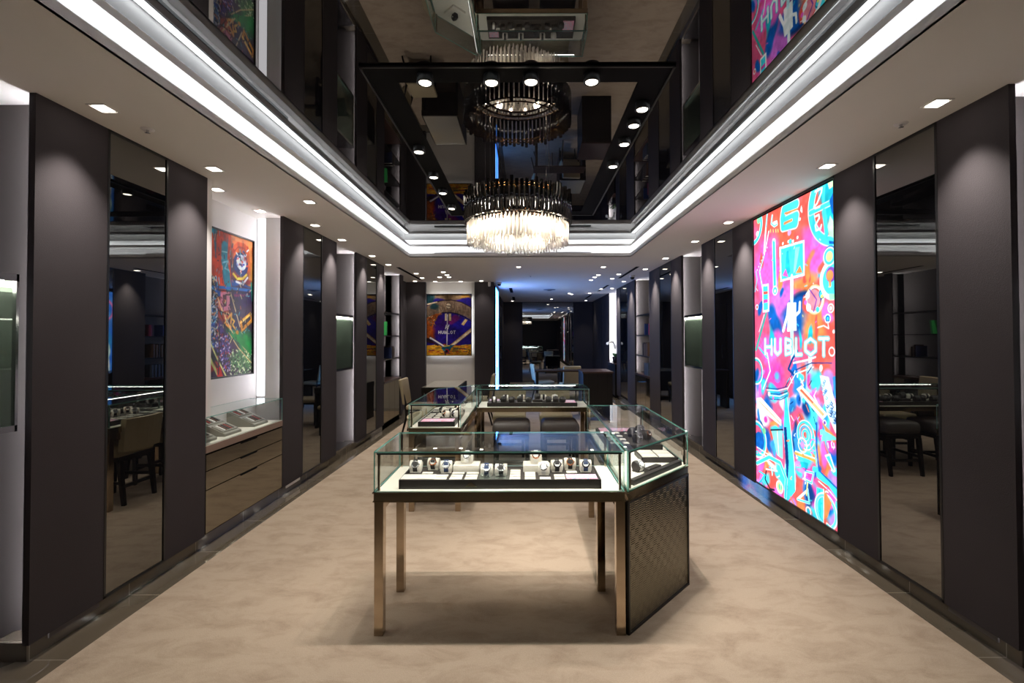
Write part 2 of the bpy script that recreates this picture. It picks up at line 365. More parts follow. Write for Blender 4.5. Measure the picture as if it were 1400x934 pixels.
# painted shapes of the art panels, in metres on each panel: b soft patch, d disc, r ring, l line, p polygon
LB=[('b',0.357,2.796,0.34,0.34,'#ee5a50'),
('b',1.006,2.62,0.34,0.297,'#ee5a50'),
('b',0.559,2.52,0.34,0.297,'#f0604a'),
('b',0.272,2.269,0.255,0.425,'#f065c8'),
('b',0.971,2.247,0.212,0.255,'#f065c8'),
('b',0.547,1.934,0.212,0.255,'#d070d8'),
('b',0.886,2.11,0.297,0.102,'#f58a50'),
('b',0.993,1.964,0.255,0.119,'#c07040'),
('b',0.91,1.888,0.255,0.136,'#123a7a'),
('b',0.733,1.743,0.255,0.17,'#1560b8'),
('b',0.406,1.717,0.102,0.212,'#1560b8'),
('b',1.038,1.635,0.255,0.212,'#f58a50'),
('b',1.21,1.586,0.128,0.255,'#ee5a50'),
('b',0.293,1.507,0.255,0.17,'#f065c8'),
('b',1.231,2.683,0.128,0.34,'#22b8cc'),
('b',1.22,2.127,0.119,0.297,'#22b8cc'),
('b',0.324,1.224,0.212,0.17,'#d548a8'),
('b',0.091,1.084,0.128,0.17,'#b78ae0'),
('b',0.896,1.204,0.255,0.17,'#8fd0e8'),
('b',1.108,1.321,0.17,0.17,'#ee5a50'),
('b',0.165,0.813,0.17,0.128,'#f4ffff'),
('b',0.748,1.016,0.17,0.102,'#e8c8f0'),
('b',0.198,0.563,0.17,0.17,'#1560b8'),
('b',0.859,0.745,0.212,0.17,'#45dcee'),
('b',0.967,0.686,0.085,0.102,'#f58a50'),
('b',1.194,0.771,0.102,0.085,'#ee5a50'),
('b',1.142,0.54,0.128,0.128,'#f58a50'),
('b',0.267,0.249,0.212,0.17,'#ee5a50'),
('b',0.88,0.397,0.17,0.17,'#d548a8'),
('b',0.762,0.223,0.17,0.128,'#ee5a50'),
('b',1.011,0.243,0.128,0.17,'#45dcee'),
('b',1.183,0.244,0.128,0.128,'#ee5a50'),
('b',1.235,0.491,0.085,0.17,'#f065c8'),
('b',1.18,0.088,0.128,0.068,'#ee5a50'),
('b',0.072,1.173,0.06142698892405941,0.0983864273453267,'#1560b8'),
('b',1.205,0.686,0.08692082688664943,0.04395916353717537,'#45dcee'),
('b',0.928,1.193,0.0728529398038231,0.07477509299372836,'#d548a8'),
('b',0.35,0.542,0.03945185543320563,0.10702479059979461,'#3a9ae0'),
('b',0.546,1.077,0.06135517261320038,0.08968566757076446,'#f58a50'),
('b',0.368,1.05,0.07679207543297036,0.08473814611140859,'#45dcee'),
('b',1.103,0.916,0.04630862483240666,0.1136413530976039,'#3a9ae0'),
('b',0.083,0.328,0.09946845140378509,0.09511506871050149,'#f065c8'),
('b',0.358,0.76,0.05939774465192072,0.06306442248887226,'#f58a50'),
('b',0.72,1.011,0.05346986254116461,0.08718983590317222,'#1560b8'),
('b',0.892,0.263,0.10690587950536996,0.12764307793174895,'#2a80d0'),
('b',1.056,0.977,0.04410384986393815,0.09237518037554793,'#b78ae0'),
('b',0.197,1.072,0.1036813698970619,0.09013895375634087,'#2a80d0'),
('b',0.932,0.997,0.054446214228469125,0.11392305373523669,'#f065c8'),
('b',0.228,1.061,0.056714535620615854,0.0702933432079214,'#45dcee'),
('b',0.817,1.211,0.037909275813763896,0.12829957830691777,'#2a80d0'),
('b',1.223,1.127,0.04298795206156954,0.1290143767402239,'#1560b8'),
('b',0.706,0.697,0.0930749788952075,0.057800155327003666,'#f4ffff'),
('b',1.234,0.748,0.07725479962711101,0.11545512416364245,'#1560b8'),
('b',0.249,0.356,0.08543363064388002,0.12731544467001224,'#45dcee'),
('b',0.414,0.316,0.10880260912768605,0.06486945572304689,'#45dcee'),
('b',0.191,0.544,0.06566739212042887,0.12931379336498056,'#1560b8'),
('b',0.225,0.164,0.033999049617866574,0.09139508775387388,'#f065c8'),
('b',1.038,0.13,0.09932044106645974,0.09893099932657547,'#45dcee'),
('b',0.802,0.684,0.08676977149231556,0.08034420222148202,'#f58a50'),
('b',0.757,0.41,0.06692327338962471,0.10170083956365918,'#45dcee'),
('b',0.521,0.853,0.07181057321019038,0.06468562420073659,'#f065c8'),
('b',1.194,0.482,0.07637951539314203,0.046617212475841927,'#2a80d0'),
('b',1.0,1.104,0.049640811312616565,0.11824744098424549,'#f065c8'),
('b',0.639,0.408,0.07332434272008818,0.054274793207139904,'#ee5a50'),
('b',0.986,0.283,0.032638001723450875,0.09147119911601401,'#ee5a50'),
('b',0.436,1.075,0.09510978800184088,0.06638835341525437,'#3a9ae0'),
('b',0.096,0.725,0.08658082079794652,0.0539999042558555,'#123a7a'),
('b',0.538,0.417,0.05946043259639479,0.10710575030446381,'#8fe8f8'),
('b',1.213,0.227,0.08548808186025969,0.11882474638510448,'#45dcee'),
('b',1.198,1.025,0.04452558959590118,0.03337454309167562,'#1560b8'),
('b',0.27,0.246,0.09655218541954619,0.12812247306123273,'#ee5a50'),
('b',0.58,0.34,0.05403637462216626,0.12125697780105985,'#b78ae0'),
('b',0.609,0.317,0.048655731224441175,0.09051951284889204,'#123a7a'),
('b',1.106,0.501,0.08662637662147574,0.032061490247549215,'#1560b8'),
('b',1.193,0.504,0.07154595192646895,0.11583511058963283,'#b78ae0'),
('b',1.055,0.856,0.047078556748771594,0.11864980058493095,'#d548a8'),
('b',0.116,0.554,0.10672662419428204,0.053938585853675725,'#d548a8'),
('b',0.946,0.947,0.10865629142996289,0.1096515260259481,'#45dcee'),
('b',0.513,0.373,0.09082216143501728,0.07276023666612273,'#45dcee'),
('b',0.487,0.277,0.10476137900884108,0.05253786365575902,'#45dcee'),
('b',0.8,1.265,0.06947916019133296,0.07733447688819965,'#ee5a50'),
('b',0.711,0.725,0.08485205769740806,0.12007505899581397,'#123a7a'),
('b',0.381,0.006,0.06721716693582744,0.06589516062802736,'#3a9ae0'),
('b',1.172,0.964,0.06113157522808789,0.07179902689086526,'#45dcee'),
('b',0.932,0.263,0.03310727052860143,0.10303759933422009,'#45dcee'),
('b',1.022,1.2,0.10719703479726378,0.10867979475145624,'#40d0e0'),
('b',1.17,0.825,0.0744882519588321,0.10847603864291251,'#45dcee'),
('b',0.12,0.147,0.054537407083041,0.10091724639427092,'#f065c8'),
('b',0.239,0.82,0.048286640211883586,0.0641006072913905,'#d548a8'),
('b',1.027,0.278,0.07782551016829459,0.11207613130636881,'#d548a8'),
('b',0.548,1.103,0.048088375268546084,0.055993379811173444,'#22b8cc'),
('b',0.213,0.182,0.08666587041968972,0.061023592700052004,'#45dcee'),
('b',0.664,1.255,0.03755998214107595,0.10998830147109065,'#1560b8'),
('b',0.717,1.171,0.06488734512468561,0.045576226310443044,'#ee5a50'),
('b',0.856,0.954,0.09773278254748405,0.08490121026270148,'#123a7a'),
('b',0.223,0.378,0.07883871902072809,0.11509142450821722,'#f58a50'),
('b',0.792,0.579,0.09136433969611876,0.056378274068404066,'#b78ae0'),
('b',1.045,0.596,0.07339895326959883,0.11558086872543297,'#ee5a50'),
('b',1.005,0.524,0.04345654436855258,0.09879788932922215,'#1560b8'),
('b',0.703,0.649,0.09538909954945858,0.11697893451146192,'#1560b8'),
('b',0.632,0.065,0.043785220659052555,0.08122767324243645,'#f4ffff'),
('b',1.063,0.738,0.045968547954187075,0.07820486406685176,'#45dcee'),
('b',0.73,0.479,0.045026916098955476,0.043618702801524016,'#b78ae0'),
('b',0.285,0.382,0.08903903929067337,0.08915749780582946,'#f4ffff'),
('b',1.208,1.214,0.10326263312761999,0.10536828510260793,'#b78ae0'),
('b',1.086,1.297,0.03150412250242912,0.035152180677567105,'#f4ffff'),
('b',0.819,1.052,0.05963939810634075,0.07151700757282989,'#40d0e0'),
('b',0.13,0.925,0.09569423025745102,0.03651156685996449,'#3a9ae0'),
('b',0.299,0.942,0.08196505191114353,0.06440920939612094,'#1560b8'),
('b',0.613,0.972,0.09139343303749192,0.10324652515318355,'#2a80d0'),
('b',0.524,1.017,0.09959030268586772,0.09062922736435283,'#f4ffff'),
('b',0.762,0.796,0.10941839270735682,0.09479747680249491,'#ee5a50'),
('b',0.967,0.54,0.049278928591986404,0.05143820044983298,'#45dcee'),
('b',0.265,0.403,0.08198934893057844,0.04052152730346908,'#ee5a50'),
('b',0.916,0.723,0.057525717292150724,0.04604904926439574,'#45dcee'),
('b',0.946,0.132,0.05219387987041134,0.06569604431227008,'#ee5a50'),
('b',1.223,0.779,0.08729554214862274,0.06750690832755846,'#d548a8'),
('b',0.63,0.637,0.08813447895166895,0.03164319385810713,'#123a7a'),
('b',0.767,0.575,0.09629488973144255,0.0721852939425172,'#40d0e0'),
('b',0.841,0.589,0.08446513823043103,0.10765980569057826,'#45dcee'),
('b',0.723,0.663,0.0742280602618484,0.030088836431536044,'#40d0e0'),
('b',0.932,0.079,0.10546223930266951,0.05817831468080082,'#3a9ae0'),
('b',0.456,0.739,0.04270404186572607,0.09026640925129331,'#3a9ae0'),
('b',0.326,0.676,0.04841689117418921,0.08976995874747076,'#ee5a50'),
('b',0.545,1.004,0.051921487268893673,0.12863356323927994,'#2a80d0'),
('b',0.085,0.789,0.033418974557639515,0.09718133282386884,'#2a80d0'),
('b',0.657,0.085,0.06739133813340406,0.09775433375268029,'#b78ae0'),
('b',1.198,1.166,0.05717205308140598,0.1249956604556131,'#b78ae0'),
('b',0.567,0.174,0.03949822375341006,0.05532766801848173,'#8fe8f8'),
('b',0.157,1.038,0.033665832462568296,0.08474629136883646,'#f065c8'),
('b',0.414,0.391,0.09077495072428451,0.0681571758709745,'#45dcee'),
('b',0.111,0.561,0.04227690652439169,0.0417402243964098,'#8fe8f8'),
('b',0.19,1.232,0.0407278939023103,0.06764978630908516,'#b78ae0'),
('b',0.509,0.249,0.059548739681919635,0.09184062063405751,'#45dcee'),
('b',1.119,0.229,0.0974991553970291,0.11834522034211334,'#1560b8'),
('b',0.38,0.71,0.08494692974614496,0.05265998614124396,'#40d0e0'),
('b',0.912,1.342,0.03450535636940718,0.0865000905311493,'#f4ffff'),
('b',1.245,0.598,0.04993335403431434,0.052198790422185844,'#45dcee'),
('b',0.69,1.167,0.0754083291308905,0.11747035255487404,'#2a80d0'),
('b',0.951,0.856,0.07685322724163632,0.03821659397666047,'#ee5a50'),
('b',0.712,0.657,0.05335085967864456,0.08478285894085136,'#3a9ae0'),
('b',0.752,1.235,0.07484352174405269,0.045039963543862666,'#45dcee'),
('b',1.159,0.314,0.04993182308391955,0.07987001801565449,'#f065c8'),
('b',0.926,0.26,0.09417839061486345,0.1004026214103977,'#123a7a'),
('b',0.061,0.128,0.08353336410383463,0.06974239034911936,'#b78ae0'),
('b',1.07,0.694,0.05978292894989322,0.1187219610194837,'#f065c8'),
('b',0.184,0.481,0.06389522706107553,0.06177193020464326,'#ee5a50'),
('b',0.774,0.115,0.08253063135552119,0.10757281274145085,'#f58a50'),
('b',0.797,0.413,0.0990493337550417,0.033881010056572784,'#b78ae0'),
('b',1.11,0.462,0.07115824838639966,0.08962097552712972,'#ee5a50'),
('b',0.413,0.072,0.06482277964426689,0.08904916376499916,'#f065c8'),
('b',1.236,0.177,0.055365505261715874,0.08198354782838038,'#b78ae0'),
('b',1.147,0.957,0.06230055150451966,0.03093181634096121,'#3a9ae0'),
('b',0.089,0.473,0.10881610696600358,0.08956285192308454,'#b78ae0'),
('b',0.4,2.074,0.06552458840355131,0.08351876572690338,'#c878e8'),
('b',1.02,1.625,0.02528839849180802,0.12286133768234764,'#ee5a50'),
('b',0.148,1.879,0.06485125399871101,0.07843795961842948,'#1560b8'),
('b',0.832,1.471,0.04429716612314945,0.06760264242656172,'#f58a50'),
('b',0.972,2.323,0.05237533540961126,0.08288927384534073,'#c878e8'),
('b',0.651,1.476,0.0455499621036739,0.06536591205209194,'#f58a50'),
('b',1.157,1.716,0.0633618531851824,0.0977319672170295,'#f065c8'),
('b',1.128,2.015,0.04552805164631757,0.11215453769910488,'#ee5a50'),
('b',0.886,1.829,0.05749956871760509,0.1041781956112765,'#ee5a50'),
('b',0.911,1.812,0.05868962048265049,0.08395800574962575,'#ee5a50'),
('b',0.316,1.591,0.04566109245656772,0.1353552742845235,'#22b8cc'),
('b',0.493,2.023,0.043124598272088865,0.04376072577558458,'#1560b8'),
('b',0.764,1.549,0.02910559402278377,0.11326820958714787,'#22b8cc'),
('b',0.643,1.527,0.03620222182043723,0.12171404018206164,'#ee5a50'),
('b',1.062,1.953,0.022366404001996538,0.08938169422086745,'#ee5a50'),
('b',0.986,2.141,0.02698461434506095,0.05008635478557497,'#ee5a50'),
('b',0.437,2.118,0.06191283580946086,0.11620406952238713,'#f58a50'),
('b',0.93,1.629,0.0675985081277047,0.06704457668727275,'#f58a50'),
('b',1.176,1.928,0.02677667683072893,0.09328832104240987,'#1560b8'),
('b',1.146,2.2,0.037275709553870454,0.06863108721302244,'#ee5a50'),
('b',0.88,2.158,0.06531818580318581,0.06551683895592698,'#ee5a50'),
('b',0.938,2.18,0.06849350715133108,0.06750527208478302,'#f58a50'),
('b',0.183,2.371,0.03779684230081651,0.09739216468488746,'#ee5a50'),
('b',1.238,1.961,0.022821698453253308,0.12610790946563505,'#f58a50'),
('b',0.091,2.188,0.066367854414819,0.12746048801243048,'#f065c8'),
('b',0.945,1.575,0.03884603581467287,0.08712770689873764,'#22b8cc'),
('r',1.272,2.628,0.3,0.085,'#f4ffff'),
('r',1.272,2.628,0.3,0.07,'#45dcee'),
('l',[(0.959,2.619),(1.095,2.624),(1.257,2.632)],0.05,'#f4ffff'),
('l',[(0.959,2.619),(1.095,2.624),(1.257,2.632)],0.037,'#45dcee'),
('l',[(1.142,2.81),(1.128,2.67)],0.035,'#45dcee'),
('l',[(1.137,2.585),(1.165,2.4)],0.045,'#45dcee'),
('p',[(1.184,2.796),(1.257,2.792),(1.256,2.746),(1.203,2.742)],'#cfeeb0'),
('p',[(1.202,2.649),(1.259,2.712),(1.265,2.511),(1.23,2.546)],'#1560b8'),
('p',[(1.209,2.532),(1.263,2.458),(1.266,2.338),(1.196,2.38),(1.177,2.452)],'#b8f0c8'),
('p',[(1.19,2.341),(1.266,2.319),(1.267,2.299),(1.195,2.313)],'#1560b8'),
('l',[(1.031,2.776),(1.114,2.778),(1.108,2.745),(1.052,2.672),(1.012,2.655),(1.029,2.639),(1.084,2.638)],0.018,'#f4ffff'),
('l',[(1.027,2.573),(1.072,2.575),(1.077,2.546),(1.026,2.502),(1.036,2.457),(1.092,2.459),(1.103,2.484)],0.018,'#f4ffff'),
('l',[(0.765,2.751),(0.575,2.754),(0.552,2.68),(0.558,2.599),(0.748,2.584),(0.763,2.649),(0.587,2.648)],0.095,'#f4ffff'),
('l',[(0.765,2.751),(0.575,2.754),(0.552,2.68),(0.558,2.599),(0.748,2.584),(0.763,2.649),(0.587,2.648)],0.075,'#45dcee'),
('l',[(0.777,2.702),(0.588,2.714)],0.018,'#f58a50'),
('l',[(0.579,2.626),(0.696,2.628)],0.025,'#f58a50'),
('l',[(0.374,2.751),(0.357,2.68),(0.41,2.643),(0.456,2.648),(0.449,2.674),(0.396,2.675)],0.025,'#f4ffff'),
('l',[(0.374,2.751),(0.357,2.68),(0.41,2.643),(0.456,2.648)],0.013,'#45dcee'),
('l',[(0.84,2.71),(0.827,2.677),(0.849,2.656),(0.846,2.694)],0.01,'#f4ffff'),
('d',0.815,2.605,0.014,'#f4ffff'),
('l',[(0.34,2.626),(0.344,2.6)],0.01,'#f6e27a'),
('l',[(0.387,2.615),(0.391,2.589)],0.01,'#f6e27a'),
('l',[(0.433,2.605),(0.437,2.579)],0.01,'#f6e27a'),
('l',[(0.47,2.596),(0.474,2.571)],0.01,'#f6e27a'),
('r',-0.007,2.734,0.175,0.05,'#f4ffff'),
('r',-0.007,2.734,0.175,0.035,'#45dcee'),
('d',0.119,2.774,0.037,'#7fd8a0'),
('d',0.09,2.64,0.028,'#f4ffff'),
('l',[(0.288,2.816),(0.252,2.638),(0.214,2.424)],0.025,'#f4ffff'),
('l',[(0.288,2.816),(0.261,2.67)],0.015,'#45dcee'),
('l',[(0.397,2.498),(0.406,2.059)],0.06,'#f4ffff'),
('l',[(0.397,2.498),(0.406,2.059)],0.043,'#45dcee'),
('d',0.409,2.03,0.046,'#f4ffff'),
('d',0.409,2.03,0.035,'#45dcee'),
('d',0.409,2.025,0.016,'#f4ffff'),
('p',[(0.49,2.427),(0.878,2.413),(0.878,2.111),(0.5,2.101)],'#f4ffff'),
('p',[(0.517,2.403),(0.855,2.395),(0.856,2.134),(0.524,2.12)],'#45dcee'),
('p',[(0.605,2.365),(0.637,2.368),(0.665,2.175),(0.568,2.133),(0.585,2.186)],'#22b8cc'),
('p',[(0.746,2.374),(0.811,2.37),(0.742,2.164),(0.711,2.15)],'#88f0f0'),
('p',[(0.535,2.156),(0.592,2.212),(0.632,2.129)],'#f065c8'),
('p',[(0.741,2.146),(0.808,2.206),(0.844,2.141)],'#f58a50'),
('d',0.551,2.448,0.014,'#f4ffff'),
('d',0.639,2.449,0.014,'#f4ffff'),
('d',0.711,2.437,0.014,'#f4ffff'),
('d',0.778,2.455,0.014,'#f4ffff'),
('d',0.67,2.442,0.023,'#45dcee'),
('d',0.656,2.526,0.028,'#f8a0d8'),
('l',[(0.686,2.118),(0.681,1.887)],0.045,'#c8f8ff'),
('l',[(0.686,2.136),(0.671,1.39)],0.028,'#f4ffff'),
('p',[(0.621,1.901),(0.745,1.892),(0.749,1.647),(0.606,1.639)],'#f4ffff'),
('l',[(0.627,1.882),(0.609,1.784),(0.541,1.649)],0.035,'#f4ffff'),
('l',[(0.734,1.778),(0.794,1.81),(0.802,1.887)],0.03,'#f4ffff'),
('l',[(0.676,1.656),(0.684,1.408)],0.05,'#c8f8ff'),
('r',1.004,1.897,0.11,0.025,'#f5d0a0'),
('r',1.004,1.897,0.101,0.015,'#f4ffff'),
('d',0.991,1.898,0.085,'#f090a0'),
('d',0.911,1.938,0.028,'#f4ffff'),
('d',0.922,1.837,0.032,'#f4ffff'),
('d',0.882,1.882,0.021,'#f065c8'),
('d',1.095,1.938,0.037,'#45dcee'),
('d',1.1,1.913,0.018,'#f0f070'),
('d',1.042,1.813,0.023,'#45dcee'),
('l',[(0.939,1.986),(1.031,1.895),(0.989,1.8)],0.013,'#7a48a8'),
('r',1.095,1.93,0.032,0.007,'#123a7a'),
('r',1.23,2.033,0.138,0.04,'#f4ffff'),
('d',1.23,2.033,0.12,'#45dcee'),
('d',1.208,2.075,0.06,'#7a48a8'),
('d',1.196,2.069,0.041,'#f58a50'),
('l',[(1.195,2.053),(1.199,1.99)],0.025,'#f58a50'),
('d',1.199,2.224,0.078,'#1560b8'),
('d',1.194,2.217,0.064,'#45dcee'),
('d',1.194,2.217,0.041,'#d8f090'),
('r',1.194,2.217,0.069,0.01,'#f4ffff'),
('p',[(1.181,1.93),(1.267,1.919),(1.267,1.876),(1.187,1.875)],'#90e8b0'),
('r',1.203,1.814,0.032,0.01,'#f4ffff'),
('d',1.203,1.814,0.016,'#f4ffff'),
('d',1.165,1.735,0.032,'#1560b8'),
('r',1.165,1.735,0.032,0.009,'#f4ffff'),
('d',1.165,1.735,0.014,'#45dcee'),
('l',[(1.165,1.712),(1.176,1.657),(1.115,1.681),(1.039,1.667)],0.01,'#f4ffff'),
('d',1.234,1.633,0.014,'#f4ffff'),
('r',1.208,1.478,0.032,0.01,'#f4ffff'),
('l',[(0.309,2.614),(0.217,2.396),(0.124,2.251),(0.19,2.042)],0.018,'#f4ffff'),
('l',[(0.217,2.396),(0.124,2.251),(0.183,2.063)],0.01,'#45dcee'),
('d',0.276,2.465,0.008,'#f4ffff'),
('d',0.249,2.438,0.008,'#f4ffff'),
('d',0.221,2.412,0.008,'#f4ffff'),
('d',0.194,2.385,0.008,'#f4ffff'),
('d',0.166,2.357,0.008,'#f4ffff'),
('d',0.137,2.33,0.008,'#f4ffff'),
('d',0.109,2.302,0.008,'#f4ffff'),
('d',0.079,2.273,0.008,'#f4ffff'),
('p',[(0.176,2.113),(0.298,2.109),(0.3,1.837),(0.178,1.834)],'#f4ffff'),
('p',[(0.191,2.092),(0.279,2.088),(0.278,1.858),(0.198,1.854)],'#45dcee'),
('p',[(0.198,2.041),(0.278,2.037),(0.278,2.01),(0.198,2.012)],'#ee5a50'),
('p',[(0.196,1.962),(0.277,1.959),(0.276,1.926),(0.196,1.926)],'#d548a8'),
('r',0.067,1.895,0.023,0.01,'#f4ffff'),
('d',0.067,1.895,0.014,'#ee5a50'),
('l',[(0.243,1.82),(0.143,1.645),(0.038,1.461)],0.03,'#3aa8a0'),
('l',[(0.205,1.812),(0.103,1.645)],0.01,'#f4ffff'),
('l',[(0.099,1.483),(0.253,1.389)],0.02,'#45dcee'),
('l',[(0.03,2.058),(0.073,2.176),(0.055,2.261)],0.013,'#45dcee'),
('r',0.033,1.241,0.124,0.03,'#f4ffff'),
('r',0.033,1.241,0.115,0.02,'#22b8cc'),
('l',[(0.254,1.434),(0.307,1.262),(0.17,1.072)],0.015,'#f4ffff'),
('d',0.431,1.214,0.055,'#a070d8'),
('d',0.424,1.223,0.032,'#60b0f0'),
('l',[(0.758,1.469),(0.68,1.395),(0.616,1.302),(0.708,1.256)],0.025,'#123a7a'),
('l',[(0.695,1.361),(0.9,1.398),(1.008,1.428)],0.015,'#f4ffff'),
('l',[(0.564,1.135),(0.694,1.29),(0.954,1.376),(1.206,1.39)],0.01,'#123a7a'),
('l',[(0.596,1.12),(0.723,1.266),(0.98,1.344)],0.01,'#f4ffff'),
('l',[(0.228,1.089),(0.428,1.101),(0.596,1.142)],0.008,'#123a7a'),
('l',[(0.239,1.072),(0.438,1.086),(0.596,1.128)],0.008,'#f4ffff'),
('l',[(0.25,1.056),(0.448,1.07),(0.596,1.113)],0.008,'#22b8cc'),
('l',[(0.261,1.04),(0.458,1.055),(0.595,1.099)],0.008,'#123a7a'),
('l',[(0.272,1.024),(0.468,1.039),(0.595,1.084)],0.008,'#f4ffff'),
('l',[(0.283,1.007),(0.478,1.024),(0.595,1.07)],0.008,'#22b8cc'),
('l',[(0.294,0.991),(0.488,1.008),(0.595,1.055)],0.008,'#123a7a'),
('d',0.283,1.037,0.023,'#f4ffff'),
('d',0.356,1.007,0.016,'#f065c8'),
('l',[(0.718,1.296),(0.712,1.282),(0.705,1.269)],0.008,'#f4ffff'),
('l',[(0.78,0.921),(0.797,0.895),(0.814,0.87)],0.008,'#123a7a'),
('l',[(0.841,1.225),(0.822,1.212),(0.802,1.199)],0.008,'#f4ffff'),
('l',[(0.949,0.999),(0.965,0.988),(0.981,0.978)],0.01,'#1a2038'),
('l',[(0.872,1.021),(0.891,0.993),(0.91,0.966)],0.008,'#f58a50'),
('l',[(0.864,1.047),(0.864,1.034),(0.865,1.021)],0.01,'#1a2038'),
('l',[(0.647,0.89),(0.669,0.871),(0.691,0.851)],0.01,'#f4ffff'),
('l',[(0.981,1.107),(1.001,1.081),(1.02,1.055)],0.015,'#f4ffff'),
('l',[(0.788,1.07),(0.783,1.057),(0.779,1.043)],0.01,'#1a2038'),
('l',[(0.95,1.339),(0.925,1.314),(0.899,1.288)],0.01,'#123a7a'),
('l',[(0.838,1.135),(0.828,1.1),(0.818,1.065)],0.008,'#f4ffff'),
('l',[(0.791,1.255),(0.798,1.24),(0.806,1.225)],0.01,'#45dcee'),
('l',[(0.922,1.213),(0.925,1.182),(0.928,1.152)],0.008,'#f58a50'),
('l',[(0.641,1.229),(0.658,1.206),(0.674,1.182)],0.008,'#f4ffff'),
('l',[(0.757,1.264),(0.755,1.254),(0.752,1.244)],0.015,'#f4ffff'),
('l',[(0.973,0.937),(0.985,0.907),(0.997,0.878)],0.008,'#1a2038'),
('l',[(0.732,0.89),(0.748,0.873),(0.764,0.857)],0.015,'#f065c8'),
('l',[(0.95,1.228),(0.933,1.207),(0.915,1.186)],0.008,'#1a2038'),
('l',[(0.771,0.899),(0.761,0.888),(0.751,0.877)],0.008,'#45dcee'),
('l',[(0.683,0.968),(0.674,0.95),(0.665,0.932)],0.008,'#45dcee'),
('l',[(1.01,1.176),(0.994,1.165),(0.978,1.153)],0.008,'#f065c8'),
('l',[(0.684,1.019),(0.662,1.006),(0.64,0.993)],0.01,'#123a7a'),
('l',[(0.715,0.872),(0.692,0.845),(0.668,0.818)],0.01,'#f065c8'),
('l',[(1.011,1.153),(0.997,1.133),(0.983,1.113)],0.008,'#f4ffff'),
('l',[(0.794,1.234),(0.816,1.206),(0.838,1.178)],0.01,'#f4ffff'),
('l',[(0.628,1.216),(0.611,1.2),(0.594,1.184)],0.008,'#45dcee'),
('p',[(0.736,1.136),(0.81,1.175),(1.146,0.986),(1.088,0.929)],'#f4ffff'),
('p',[(0.774,1.13),(0.81,1.151),(1.114,0.981),(1.088,0.959)],'#f8b080'),
('p',[(0.789,1.13),(0.81,1.143),(0.974,1.056),(0.961,1.043)],'#e05848'),
('d',1.112,0.913,0.023,'#f4ffff'),
('d',1.112,0.913,0.014,'#7a48a8'),
('p',[(0.04,0.966),(0.129,0.983),(0.491,0.822),(0.49,0.766),(0.038,0.873)],'#f4ffff'),
('l',[(0.088,0.942),(0.473,0.791)],0.01,'#f58a50'),
('p',[(1.057,1.285),(1.168,1.278),(1.264,1.029),(1.26,0.831),(1.138,0.993)],'#dff6ff'),
('l',[(1.211,0.992),(1.229,0.986),(1.217,0.968),(1.201,0.975)],0.008,'#6aa0d8'),
('l',[(1.201,1.06),(1.219,1.054),(1.207,1.036),(1.191,1.043)],0.008,'#123a7a'),
('l',[(1.205,0.992),(1.223,0.986),(1.212,0.969),(1.195,0.975)],0.008,'#6aa0d8'),
('l',[(1.143,1.058),(1.162,1.051),(1.15,1.034),(1.133,1.041)],0.008,'#123a7a'),
('l',[(1.251,0.958),(1.269,0.952),(1.258,0.935),(1.242,0.941)],0.008,'#123a7a'),
('l',[(1.181,1.1),(1.2,1.094),(1.188,1.076),(1.171,1.083)],0.008,'#6aa0d8'),
('l',[(1.178,1.039),(1.197,1.033),(1.185,1.015),(1.168,1.022)],0.008,'#6aa0d8'),
('l',[(1.134,1.122),(1.153,1.115),(1.141,1.098),(1.124,1.105)],0.008,'#6aa0d8'),
('l',[(1.25,0.967),(1.268,0.961),(1.256,0.944),(1.241,0.95)],0.008,'#123a7a'),
('l',[(1.126,1.179),(1.146,1.171),(1.133,1.154),(1.116,1.162)],0.008,'#3a78c0'),
('l',[(1.236,0.952),(1.254,0.946),(1.242,0.928),(1.226,0.935)],0.008,'#6aa0d8'),
('l',[(1.227,1.02),(1.246,1.014),(1.234,0.997),(1.218,1.003)],0.008,'#3a78c0'),
('l',[(1.101,1.151),(1.12,1.144),(1.107,1.127),(1.09,1.134)],0.008,'#6aa0d8'),
('l',[(1.116,1.169),(1.136,1.162),(1.123,1.144),(1.106,1.152)],0.008,'#3a78c0'),
('l',[(1.193,1.086),(1.212,1.079),(1.2,1.062),(1.184,1.069)],0.008,'#123a7a'),
('l',[(1.199,1.027),(1.218,1.021),(1.206,1.004),(1.189,1.01)],0.008,'#6aa0d8'),
('l',[(1.232,0.976),(1.25,0.97),(1.239,0.953),(1.222,0.959)],0.008,'#123a7a'),
('l',[(1.181,0.997),(1.199,0.99),(1.187,0.973),(1.171,0.979)],0.008,'#123a7a'),
('l',[(1.191,1.019),(1.209,1.013),(1.197,0.996),(1.181,1.002)],0.008,'#123a7a'),
('l',[(1.223,0.95),(1.242,0.944),(1.23,0.926),(1.214,0.933)],0.008,'#3a78c0'),
('l',[(1.099,1.223),(1.118,1.215),(1.106,1.198),(1.088,1.206)],0.008,'#6aa0d8'),
('l',[(1.16,1.068),(1.179,1.061),(1.166,1.044),(1.15,1.051)],0.008,'#6aa0d8'),
('l',[(1.078,1.19),(1.098,1.183),(1.085,1.165),(1.068,1.173)],0.008,'#6aa0d8'),
('l',[(1.165,1.024),(1.183,1.018),(1.171,1.0),(1.155,1.007)],0.008,'#6aa0d8'),
('l',[(1.113,1.251),(1.132,1.244),(1.12,1.227),(1.102,1.234)],0.008,'#6aa0d8'),
('l',[(1.236,0.968),(1.254,0.962),(1.243,0.945),(1.227,0.951)],0.008,'#123a7a'),
('p',[(1.216,1.283),(1.269,1.302),(1.268,1.03),(1.225,1.176)],'#3aa0e0'),
('p',[(1.075,0.919),(1.112,0.894),(1.264,0.817),(1.264,0.805),(1.147,0.807)],'#f58a50'),
('p',[(1.048,0.842),(1.079,0.856),(1.241,0.827),(1.252,0.807),(1.072,0.759)],'#70e0d8'),
